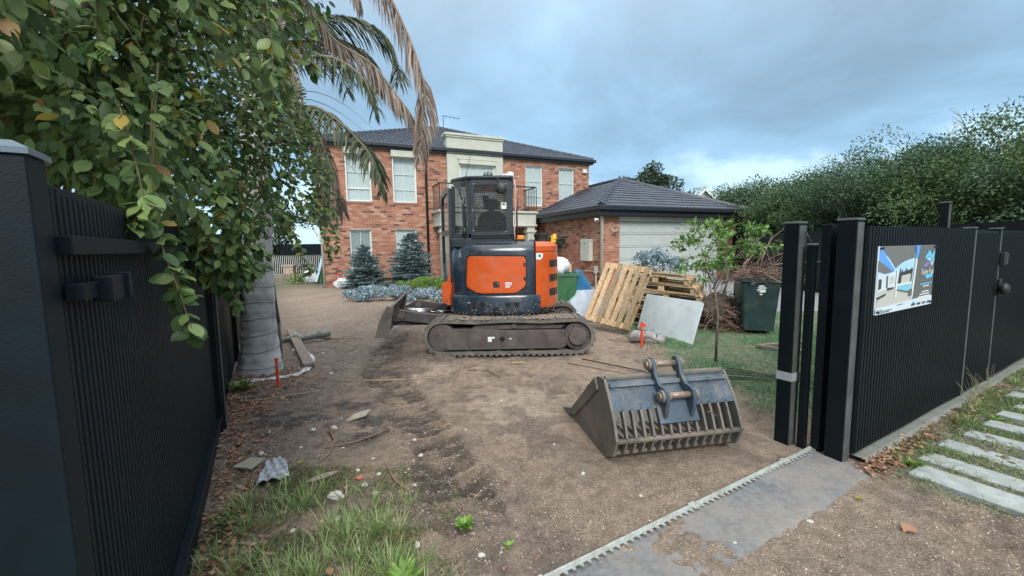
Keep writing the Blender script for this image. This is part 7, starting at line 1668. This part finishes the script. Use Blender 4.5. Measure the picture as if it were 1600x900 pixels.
# neighbour's gable
nb_ = thing('neighbour_house', 'pale gabled roof of a neighbouring house beyond the garage', 'house', (13.6, 30.5, 0.0), R(-12))
b = MB(); b.box(-2.6, 0.9, 0.0, 6, 0, 4.2); b.build('wall', m_white, nb_)
b = MB(); b.prism([(-0.9, 4.2), (0.9, 4.2), (0.0, 5.25)], lambda a, c, d: (a + 0.35, d, c), -0.02, 0.02); b.build('gable', m_white, nb_)
m_gr = M('pale_green_steel_roof', (0.35, 0.43, 0.40), 0.08, 5, 0.4)
b = MB(); b.add([(-0.75, -0.3, 4.15), (0.35, -0.3, 5.36), (0.35, 5, 5.36), (-0.75, 5, 4.15)], [(0, 1, 2, 3)]); b.add([(1.45, -0.3, 4.15), (0.35, -0.3, 5.36), (0.35, 5, 5.36), (1.45, 5, 4.15)], [(3, 2, 1, 0)]); b.add([(-3.4, 0.5, 4.2), (0.3, 0.5, 4.2), (0.3, 3, 5.3), (-2.2, 3, 5.3)], [(0, 1, 2, 3)]); b.build('roof', m_gr, nb_)
for s in (-1, 1):
    b = MB(); b.bar((0.35 + s * 1.1, -0.31, 4.16), (0.35, -0.31, 5.37), 0.06, 0.14); b.build('barge_board', m_white, nb_)
# clutter beyond the bin on the driveway
t_ = thing('wire_trolley', 'rusty wire trolley and rods standing on the driveway', 'trolley', (5.55, 9.4, 0.045))
for k in range(9):
    b = MB(); b.tube([(-0.45 + k * .1, 0, 0.35), (-0.45 + k * .1, 0.05, 0.82)], 0.006, 5); b.build('rod', m_pin, t_)
b = MB(); b.tube([(-0.5, 0, 0.82), (0.5, 0, 0.82)], .012, 6); b.tube([(-0.5, 0, 0.35), (0.5, 0, 0.35)], .012, 6); b.tube([(-0.5, 0, 0), (-0.3, 0, 1.0), (0.1, .05, 1.35)], .014, 6); b.tube([(0.5, 0, 0), (0.45, 0, 0.9)], .014, 6); b.build('frame', m_pin, t_)
t_ = thing('clutter_box', 'pale box with red and blue scraps behind the bin', 'box', (5.05, 8.95, 0.045), R(10))
b = MB(); b.box(-0.2, 0.2, -0.15, 0.15, 0.25, 0.65); b.build('carton', m_label, t_, bevel=0.01)
b = MB(); b.box(-0.22, 0.05, -0.17, -0.152, 0.2, 0.42); b.build('red_scrap', m_pegred, t_)
b = MB(); b.box(-0.2, 0.25, -0.18, 0.18, 0.0, 0.249); b.build('crate', m_black_p, t_)
t_ = thing('broken_frame', 'broken dark frame lying flat on grass by the bin', 'frame', (3.9, 5.95, 0.02), R(8))
b = MB(); b.bar((-0.45, -0.1, 0.03), (0.45, -0.02, 0.03), 0.05, 0.03); b.bar((-0.45, -0.1, 0.03), (-0.2, -0.45, 0.03), 0.04, 0.03); b.bar((-0.2, -0.45, .03), (0.1, -0.42, 0.03), 0.05, 0.02); b.build('frame_bar', m_woodgrey, t_)

# ------------------------------------------------------------------ grass, leaf litter, stones
def sample(n, x0, x1, y0, y1, maskf, seed=0):
    rs_ = np.random.default_rng(seed); X = rs_.uniform(x0, x1, n); Y = rs_.uniform(y0, y1, n); k_ = rs_.uniform(0, 1, n) < maskf(X, Y); return X[k_], Y[k_]
def grass(name, label, X, Y, lmin, lmax, wd, mat, seed=1, lean=0.8, zoff=0.0, bend=None):
    rs_ = np.random.default_rng(seed); n = len(X); Z = ground_h(X, Y) + zoff; P = np.stack([X, Y, Z], -1)
    D = np.stack([rs_.normal(size=n) * lean, rs_.normal(size=n) * lean, np.ones(n)], -1); Nn = rnd(n) + np.array([0, -.3, 0.0]); ln = rs_.uniform(lmin, lmax, n)
    o = leaf_obj(name, T_BLADE, P, D, Nn, ln, wd, mat); return tag(o, label, 'grass', kind='stuff')
clump = lambda sc, lo, hi, sd: (lambda X, Y: sm(fbm(X * sc, Y * sc, 3, sd), lo, hi))
X, Y = sample(260000, 1.5, 8.6, 3.0, 9.0, lambda X, Y: lawn_mask(X, Y) * (0.15 + 0.85 * sm(fbm(X * 1.6, Y * 1.6, 3, 5), 0.38, 0.6)) * (~((X > 4.6) & (Y > 8.7))), 3)
grass('lawn', 'short patchy lawn between the bucket and the driveway', X, Y, 0.02, 0.06, 0.006, l_grass, 3, 0.9)
def verge_f(X, Y):
    s = (X - FP[0]) * FD[0] + (Y - FP[1]) * FD[1]; o = fence_side(X, Y)
    inp = np.zeros(len(X), bool)
    for a, wd, off in pstarts: inp |= (s > a + 0.015) & (s < a + wd - 0.015) & (o > off + 0.04)
    edge = np.where(inp, 0.05, 1.0) * np.where((s > 0.22) & (o < 0.26), 0.45, 1)
    return verge_mask(X, Y) * edge * (0.12 + 0.88 * sm(fbm(X * 2.4, Y * 2.4, 3, 15), 0.36, 0.58)) * (o < 1.6) * (0.35 + 0.65 * (s > 0.15))
X, Y = sample(300000, 1.9, 6.6, 1.3, 5.2, verge_f, 4)
grass('verge_grass', 'thin grass growing between the pavers by the right fence', X, Y, 0.015, 0.055, 0.005, l_verge, 4, 1.0, 0.005)
# weed tufts at the foot of the left fence
def tufts(name, label, centres, mat, seed, n=60, ln=(0.08, 0.2), wd=0.007, spread=0.05):
    rs_ = np.random.default_rng(seed); P = []; D = []
    for (x, y, k) in centres:
        m_ = int(n * k); a = rs_.uniform(0, 6.283, m_); r = rs_.uniform(0, spread * k, m_); X = x + r * np.cos(a); Y = y + r * np.sin(a)
        P.append(np.stack([X, Y, ground_h(X, Y) - 0.005], -1)); D.append(np.stack([np.cos(a) * rs_.uniform(.2, 1.2, m_), np.sin(a) * rs_.uniform(.2, 1.2, m_), np.ones(m_)], -1))
    P = np.concatenate(P); D = np.concatenate(D); m_ = len(P); l_ = rs_.uniform(ln[0], ln[1], m_)
    tpl = (np.array([(0, .5, 0), (0, -.5, 0), (.4, .42, .08), (.4, -.42, .08), (.75, .25, .02), (.75, -.25, .02), (1, 0, -.16)]), np.array([(0, 1, 3), (0, 3, 2), (2, 3, 5), (2, 5, 4), (4, 5, 6)]))
    nrm = np.cross(np.cross(D, np.array([0, 0, 1.0])), D) ; nrm = nrm + rnd(m_) * .2
    o = leaf_obj(name, tpl, P, D, nrm, l_, wd, mat); return tag(o, label, 'grass', kind='stuff')
rs5 = random.Random(5); cts = []
for k in range(125):
    x = rs5.uniform(-1.62, -0.36); y = rs5.uniform(1.45, 2.42); lim = 2.42 + (-(x + 0.9)) * 0.12
    if y < lim - 0.15 * rs5.random() and (x + 0.34) * 1.0 < -(y - 1.4) * 0.30 + 0.05 and (x + 2.5) * LD[1] - (y - 3.38) * LD[0] > 0.06: cts.append((x, y, rs5.uniform(0.35, 1.1)))
tufts('grass_tuft', 'long green grass tufts at the foot of the near left fence', cts, l_weed, 6, 38, (0.04, 0.15), 0.0048, 0.085)
tufts('grass_tuft', 'sparse short green tufts beside the white stones', [(-1.30, 2.62, .6), (-1.2, 2.48, .5), (-0.95, 2.45, .5), (-0.6, 2.3, .4), (-1.45, 2.52, .7)], l_weed, 8, 40, (0.05, 0.13), 0.005, 0.05)
X, Y = sample(48000, -1.7, -0.15, 1.3, 2.75, lambda X, Y: sm(2.5 - Y - (X + 0.4) * 0.45 + 0.5 * (fbm(X * 4, Y * 4, 2, 31) - .5), -0.05, 0.3) * sm(-0.15 - X, 0, 0.3) * clump(5, .38, .6, 36)(X, Y), 7)
grass('low_weeds', 'low mossy weeds over the soil in the bottom left foreground', X, Y, 0.01, 0.035, 0.005, l_grassdry, 8, 1.2)
# verge tufts and tall dry stalks against the right fence
tufts('grass_tuft', 'bright green tuft and long blades against the right fence', [fl(s, o)[:2] + (k,) for s, o, k in ((1.95, 0.2, 1.0), (2.15, 0.16, 1.1), (2.5, 0.14, 1.3), (2.7, 0.15, 1.2), (0.32, 0.22, .8), (0.42, 0.20, .6), (1.55, 0.22, .8), (1.62, .25, .9), (3.3, .2, 1), (3.9, .2, 1), (4.4, .2, 1.2))], l_weed, 9, 60, (0.04, 0.12), 0.005, 0.07)
b = MB()
for k in range(26):
    s = random.choice([2.1, 2.2, 2.3, 2.55, 2.65]); p = Vector(fl(s + random.uniform(-.08, .08), 0.12, 0.0)); d = Vector((random.uniform(-.5, .1), random.uniform(-.3, .2), 1)).normalized(); l_ = random.uniform(.12, .38)
    b.tube([p, p + d * l_ * .5, p + d * l_ + Vector((-.04, 0, -.02))], [.002, .0017, .001], 4, caps=False)
tag(tag(b.build('dry_stalks', M('straw_stalks', (0.36, 0.32, 0.20), 0.2, 10, 0.8)), 'thin straw coloured stalks leaning on the right fence', 'stalks'), kind='stuff')

def plant(name, label, cat, x, y, n, ln, mat, seed, flat=0.5, w_=0.3):
    rs_ = np.random.default_rng(seed); t = thing(name, label, cat, (x, y, gz(x, y))); a = rs_.uniform(0, 6.283, n); r = rs_.uniform(0, ln * .8, n) * .6
    P = np.stack([r * np.cos(a), r * np.sin(a), rs_.uniform(0, ln * .25, n)], -1); D = np.stack([np.cos(a), np.sin(a), rs_.uniform(.1, 1.2, n) * flat * 2], -1)
    l_ = rs_.uniform(.5, 1, n) * ln; leaf_obj('foliage', T_OVAL, P, D, np.stack([-np.cos(a) * .5, -np.sin(a) * .5, np.ones(n)], -1), l_, l_ * w_, mat, t); return t
l_wg = leafmat('fresh_weed_leaves', [(0, (0.12, 0.24, 0.04)), (1, (0.24, 0.40, 0.08))], 0.5, .3)
plant('weed_plant', 'bushy bright green weed growing in the wheel track', 'weed', -0.275, 2.12, 90, 0.05, l_wg, 1, .5, .45)
plant('weed_plant', 'tiny two leaved green seedling right of the bushy weed', 'weed', -0.035, 1.98, 14, 0.035, l_wg, 2, .4, .5)
plant('weed_plant', 'broad leaved weed at the bottom left foreground edge', 'weed', -0.50, 1.72, 70, 0.09, l_wg, 3, .5, .3)
plant('weed_plant', 'green clover like weed among leaves at the fence post foot', 'weed', fl(0.36, 0.26)[0], fl(0.36, 0.26)[1], 70, 0.05, l_wg, 4, .5, .5)
plant('weed_plant', 'green weed growing at the end of the lowest paver', 'weed', fl(1.86, 0.34)[0], fl(1.86, 0.34)[1], 60, 0.06, l_wg, 5, .5, .2)
# mossy weed clump at the foot of the fence by the palm
plant('weed_plant', 'mossy green growth between the second fence panel and the palm', 'weed', -2.95, 4.35, 60, 0.12, l_ground, 6, .9, .35)

# leaf litter: masses as stuff, the largest fallen leaves one by one
def litter(name, label, X, Y, seed, lmin=.02, lmax=.05, zz_=0.012, mat=l_dead):
    rs_ = np.random.default_rng(seed); n = len(X); P = np.stack([X, Y, ground_h(X, Y) + rs_.uniform(.003, zz_, n)], -1); a = rs_.uniform(0, 6.283, n)
    D = np.stack([np.cos(a), np.sin(a), rs_.normal(size=n) * .25], -1); l_ = rs_.uniform(lmin, lmax, n)
    o = leaf_obj(name, T_OVAL, P, D, rnd(n) * .35 + np.array([0, 0, 1]), l_, l_ * .6, mat); return tag(o, label, 'leaf litter', kind='stuff')
def near_left(lo, hi): return lambda X, Y: (lambda d: sm(d, lo, lo + 0.05) * (1 - sm(d, hi * .4, hi)))((X + 2.5) * LD[1] - (Y - 3.38) * LD[0])
X, Y = sample(15000, -3.4, -0.9, 1.2, 4.9, near_left(0.02, 0.42), 11)
litter('leaf_litter', 'brown leaf litter drifted along the foot of the left fence', X[:1500], Y[:1500], 12, .015, .045, .02)
X, Y = sample(9000, -3.6, -2.2, 3.6, 5.2, lambda X, Y: clump(3, .42, .6, 41)(X, Y), 13)
litter('leaf_litter', 'dry brown litter round the base of the palm', X[:1200], Y[:1200], 14, .01, .04, .02)
def vlit(X, Y):
    s = (X - FP[0]) * FD[0] + (Y - FP[1]) * FD[1]; o = fence_side(X, Y); return sm(o, .07, .10) * (1 - sm(o, .16, .26)) * (s > -.03) * (1 - sm(s, 2.4, 3.4) * .8) * (0.3 + .7 * (s < .5))
X, Y = sample(60000, 1.9, 6.0, 2.1, 5.0, vlit, 15)
litter('leaf_litter', 'orange brown leaves drifted against the kerb of the right fence', X[:1300], Y[:1300], 16, .014, .042, .04)
leafs = [(2.95, 2.24, .13, 'large pale brown maple leaf lying beside the lowest paver'), (-1.98, 3.13, .07, 'curled orange brown leaf by the second left fence post'), (-0.86, 1.78, .05, 'orange leaf in the grass at the bottom left foreground'), (-1.36, 2.22, .06, 'rust coloured leaf standing beside the left fence'), (-0.42, 1.60, .05, 'orange brown leaf at the very bottom of the photo'), (3.0, 3.55, .12, 'pale brown leaf on the grass beside the taped gate post'), (2.06, 2.02, .09, 'dark curled brown leaf on the soil below the pavers'), (-1.05, 2.5, .04, 'reddish leaf between the white stones')]
one_d = mesh_np('fallen_leaf', T_OVAL[0] * np.array([1, .7, 1.6]), T_OVAL[1], l_dead)
# lobed maple leaf
mp = [(0, 0), (.12, .10), (.05, .38), (.30, .27), (.42, .50), (.52, .28), (.78, .34), (.70, .14), (1, 0), (.70, -.14), (.78, -.34), (.52, -.28), (.42, -.50), (.30, -.27), (.05, -.38), (.12, -.10)]
mV = [(.42, 0, .0)] + [(a, c, 0.05 * math.sin(a * 9 + c * 7)) for a, c in mp]; mF = [(0, i + 1, (i + 1) % 16 + 1) for i in range(16)]
maple = mesh_np('fallen_leaf', np.array(mV), np.array(mF), leafmat('pale_brown_leaf', [(0, (0.48, 0.30, 0.18)), (1, (0.58, 0.38, 0.25))], .8, .1))
for i, (x, y, s, lab) in enumerate(leafs):
    o = link('fallen_leaf', maple if i in (0, 5) else one_d, None, loc=(x, y, gz(x, y) + .014 + .01 * (i == 0)), rot=(random.uniform(-.2, .2), random.uniform(-.3, .2), random.uniform(0, 6)), scale=(s, s, s)); tag(o, lab, 'leaf')
one_y = mesh_np('fallen_leaf', T_OVAL[0] * np.array([1, .7, 1.6]), T_OVAL[1], l_yellow)
for i, (x, y, lab) in enumerate([(-1.20, 3.18, 'small yellow leaf on bare soil below the dark patch'), (-1.52, 2.78, 'second small yellow leaf nearer the grass tufts'), (-0.62, 2.05, 'small yellow leaf in the low weeds'), (2.02, 2.28, 'tiny yellow leaf on the soil in front of the wide post'), (-1.28, 2.17, 'yellow leaf beside the left fence grass')]):
    tag(link('fallen_leaf', one_y, None, loc=(x, y, gz(x, y) + .012), rot=(.1, -.1, i), scale=(.045, .045, .045)), lab, 'leaf')
# stones
def rock(name, sc, seed, mat):
    rs_ = np.random.default_rng(seed); b = MB(); b.grid(blob((0, 0, 0), (1, .75, .5), seed, jag=.3), 10, 7); V_ = np.array(b.v) * sc
    return shared(name, (lambda q: (setattr(q, 'v', [tuple(v) for v in V_]), q)[1])(b), mat)
rk = [rock('stone', 1.0, s, m_stone) for s in (1, 2, 3, 4)]
named = [(-1.09, 2.40, .048, 'largest white rubble lump among the grass tufts'), (-1.66, 3.30, .03, 'white rounded stone beside the dark stained patch')]
stn = [(-1.51, 3.36, .028), (-1.62, 3.02, .018), (-1.30, 3.02, .012), (-1.86, 2.92, .022), (-0.78, 3.12, .018), (-0.68, 2.88, .022), (-1.02, 2.86, .014), (-1.06, 2.68, .018), (-0.9, 2.62, .02), (-0.96, 2.52, .026), (-0.78, 2.55, .017), (-0.64, 2.52, .014), (-0.72, 2.62, .012), (-0.86, 2.42, .022), (-0.5, 1.98, .018), (-0.17, 1.9, .02), (1.58, 2.10, .02), (-1.95, 2.45, .015), (-2.2, 4.9, .03), (-2.35, 4.1, .02), (-0.12, 3.9, .015), (0.45, 2.6, .015), (.75, 2.35, .014), (-1.2, 2.1, .02), (-.8, 1.95, .018), (-1.0, 2.2, .02), (1.1, 1.95, .012), (.3, 3.0, .012), (-.4, 3.3, .012), (-2.75, 5.9, .03)]
for i, (x, y, s, lab) in enumerate(named):
    tag(link('stone', rk[i], None, loc=(x, y, gz(x, y) + s * .3), rot=(0, .2, i * 2.0), scale=(s, s, s)), lab, 'stone')
for i, (x, y, s) in enumerate(stn):
    tag(link('stone', rk[i % 4], None, loc=(x, y, gz(x, y) + s * .25), rot=(0, .2, i * 1.7), scale=(s, s, s)), 'small pale stone lying on the bare soil or weeds', 'stone', 'small pale stones scattered on the soil')
t_ = tag(link('clay_fragment', rock('clay_fragment', 1, 9, M('red_clay', (0.36, 0.13, 0.09), .15, 10, .8)), None, loc=(-1.02, 2.60, gz(-1.02, 2.6) + .01), scale=(.03, .03, .025)), 'red clay fragment next to the white stones', 'fragment')
# gravel and crumbs of soil, uncountable
def crumbs(name, label, X, Y, smin, smax, mat, seed):
    rs_ = np.random.default_rng(seed); n = len(X); Z = ground_h(X, Y); s = rs_.uniform(smin, smax, n) ; a = rs_.uniform(0, 6.283, n)
    V0 = np.array([(1, 0, 0), (0, .8, 0), (-1, 0, 0), (0, -.8, 0), (.15, .1, .75)]); F0 = np.array([(0, 1, 4), (1, 2, 4), (2, 3, 4), (3, 0, 4)])
    ca_, sa_ = np.cos(a), np.sin(a); Vx = V0[None, :, 0] * ca_[:, None] - V0[None, :, 1] * sa_[:, None]; Vy = V0[None, :, 0] * sa_[:, None] + V0[None, :, 1] * ca_[:, None]
    V_ = np.stack([X[:, None] + Vx * s[:, None], Y[:, None] + Vy * s[:, None], (Z - .002)[:, None] + V0[None, :, 2] * s[:, None] * rs_.uniform(.6, 1.1, n)[:, None]], -1).reshape(-1, 3)
    F_ = (F0[None] + (np.arange(n) * 5)[:, None, None]).reshape(-1, 3); return tag(link(name, mesh_np(name, V_, F_, mat), None), label, 'gravel', kind='stuff')
yd = lambda X, Y: (fence_side(X, Y) < 0.9) * ((X + 2.5) * LD[1] - (Y - 3.38) * LD[0] > .05) * (0.25 + .75 * clump(2.5, .4, .6, 51)(X, Y)) / (0.35 + 0.12 * Y ** 1.4)
X, Y = sample(260000, -4, 4, 1.3, 8, yd, 21); crumbs('soil_crumbs', 'brown soil crumbs and grit over the whole yard', X, Y, .0018, .0075, m_gravel, 22)
X, Y = sample(8000, -3, 3.5, 1.3, 7, yd, 23); crumbs('pebbles', 'tiny pale pebbles scattered over the bare soil', X, Y, .002, .007, m_pebble, 24)
X, Y = sample(26000, -2.6, 0.6, 2.0, 6.3, lambda X, Y: np.maximum(np.maximum((1 - sm(seg_dist(X, Y, LANES[0][0])[0], .12, .3)), np.exp(-(((X + 1.3) / .6) ** 2 + ((Y - 5.7) / .4) ** 2))) * .6, np.exp(-(((X + 1.9) / .4) ** 2 + ((Y - 3.6) / .3) ** 2)) * .6), 25)
crumbs('mud_clods', 'dark mud clods broken up along the track marks', X, Y, .003, .015, M('dark_mud_clods', (0.17, 0.135, 0.11), .3, 20, .95, island=.3), 26)
# small woody debris over the left half of the yard
b = MB(); rs7 = random.Random(77)
for k in range(900):
    x = rs7.gauss(-1.7, .8); y = rs7.uniform(1.5, 6.5)
    if (x + 2.5) * LD[1] - (y - 3.38) * LD[0] < .05 or x > 1.6: continue
    a = rs7.uniform(0, 6.283); l_ = rs7.uniform(.015, .09) * (1.6 if rs7.random() < .08 else 1); x2, y2 = x + l_ * math.cos(a), y + l_ * math.sin(a); r_ = rs7.uniform(.001, .0028)
    xm, ym = (x + x2) / 2 + rs7.gauss(0, .006), (y + y2) / 2 + rs7.gauss(0, .006)
    b.tube([(x, y, gz(x, y) + r_ + .001), (xm, ym, gz(xm, ym) + r_ + .004), (x2, y2, gz(x2, y2) + r_ + .001)], [r_, r_, r_ * .6], 4, caps=False)
tag(tag(b.build('wood_debris', m_twig), 'fine twigs and bark bits strewn over the left soil', 'debris'), kind='stuff')
X, Y = sample(5000, -2.8, 1.6, 1.5, 6.5, lambda X, Y: ((X + 2.5) * LD[1] - (Y - 3.38) * LD[0] > .1) * sm(-X, -0.9, 2.2) * .35, 31)
litter('leaf_litter', 'sparse small dead leaves on the bare soil at left', X[:420], Y[:420], 32, .012, .035, .012)
# pale scuffs on the left fence
b = MB()
for k in range(26):
    t_f = rs7.uniform(-2.6, -.2); z = rs7.uniform(.15, 1.3); p = lf(t_f, .0165, z); l_ = rs7.uniform(.01, .07); q = lf(t_f + rs7.uniform(-.004, .004), .0165, z + l_); wd = .0012; e_ = lf(t_f + wd, .0165, z)
    b.add([p, (p[0] + LD[0] * wd, p[1] + LD[1] * wd, p[2]), (q[0] + LD[0] * wd, q[1] + LD[1] * wd, q[2]), q], [(0, 1, 2, 3)])
tag(tag(b.build('fence_scuffs', m_grey_and_sheen), 'thin pale scuff marks on the near left fence', 'scuffs'), kind='stuff')
# sticks
def stick(label, pts, r, mat=m_twig):
    t = thing('stick', label, 'stick', (pts[0][0], pts[0][1], gz(*pts[0]))); b = MB(); P = [(x, y, gz(x, y) + r * 1.2 + .004) for x, y in pts]
    b.tube(P, [r * (1 - .6 * i / (len(P) - 1)) for i in range(len(P))], 6); b.build('stick', mat, t, world=True, smooth=True)
m_straw = M('straw_stick', (0.42, 0.34, 0.20), .2, 8, .8)
stick('forked dark stick on soil between the yellow leaf and sand patch', [(-1.02, 3.28), (-1.22, 3.1), (-1.42, 2.98)], .010)
stick('short upper fork of the dark forked stick', [(-1.52, 3.28), (-1.40, 3.12), (-1.36, 2.92), (-1.38, 2.80)], .009)
stick('thick dark stick at the edge of the low weeds', [(-0.86, 2.68), (-0.76, 2.55), (-0.66, 2.46)], .012)
stick('long straw coloured reed lying below the red peg', [(-2.95, 4.0), (-2.5, 4.05), (-2.05, 4.28)], .010, m_straw)
stick('long pale reed lying across the track marks', [(-1.95, 4.62), (-1.4, 4.6), (-0.75, 4.72)], .008, m_straw)
stick('thin dark twig lying in front of the excavator track', [(-0.55, 5.0), (-0.3, 4.95), (-0.15, 4.6)], .008)
stick('dark twig on the ground right of the excavator track', [(0.7, 5.2), (1.1, 4.85), (1.5, 4.6)], .007)
stick('pale stick on the soil right of the plank', [(-3.5, 7.0), (-3.0, 6.85), (-2.5, 6.8)], .016, m_straw)
stick('thin twig lying across the lowest paver', [(2.86, 2.42), (2.95, 2.33), (3.1, 2.32)], .003)
stick('thin dead stem rising beside the left fence', [(-1.72, 2.72), (-1.62, 2.4), (-1.58, 2.15)], .004, m_straw)
stick('short timber chip lying in front of the excavator', [(-0.03, 5.22), (0.13, 5.2)], .018, m_wood)
# bits of rubbish at left
t_ = thing('plastic_scrap', 'crumpled grey plastic sheet on the leaves by the left fence', 'plastic', (-1.62, 2.68, gz(-1.62, 2.68) + .012), R(25))
b = MB(); b.grid(lambda u, v: ((u - .5) * .19 * (1 - .4 * v), (v - .5) * .30, .020 * abs(math.sin(u * 9 + v * 5)) + .018 * abs(math.sin(v * 13 - u * 4)) + .008), 14, 16); b.build('sheet', m_greyplastic, t_)
t_ = thing('stone_tile', 'broken square stone tile lying by the left fence', 'tile', (-1.86, 2.78, gz(-1.86, 2.78) + .012), R(-14))
b = MB(); b.prism([(-.07, -.07), (.075, -.06), (.06, .085), (-.05, .07)], lambda a, c, d: (a, c, d), 0, .018); b.build('tile_piece', M('dull_stone', (0.30, 0.29, 0.23), .15, 15, .8), t_, bevel=.003)
t_ = thing('stone_tile', 'thin brick sized slab on soil above the white stone', 'tile', (-1.38, 3.56, gz(-1.38, 3.56) + .01), R(20))
b = MB(); b.prism([(-.10, -.04), (.06, -.05), (.11, .045), (-.03, .06)], lambda a, c, d: (a, c, d + a * .2), 0, .018); b.build('slab_piece', M('tan_slab', (0.36, 0.32, 0.25), .15, 15, .8), t_, bevel=.003)
t_ = thing('bark_piece', 'curved grey bark piece beside the grass tufts', 'bark', (-1.28, 2.62, gz(-1.28, 2.62) + .01), R(30))
b = MB(); b.grid(lambda u, v: ((u - .5) * .22, (v - .5) * .06 * math.sin(u * 3.1 + .1), .02 * math.sin(v * 3.14) * math.sin(u * 3.1) + .015 * u), 10, 5); b.build('bark_strip', m_woodgrey, t_)
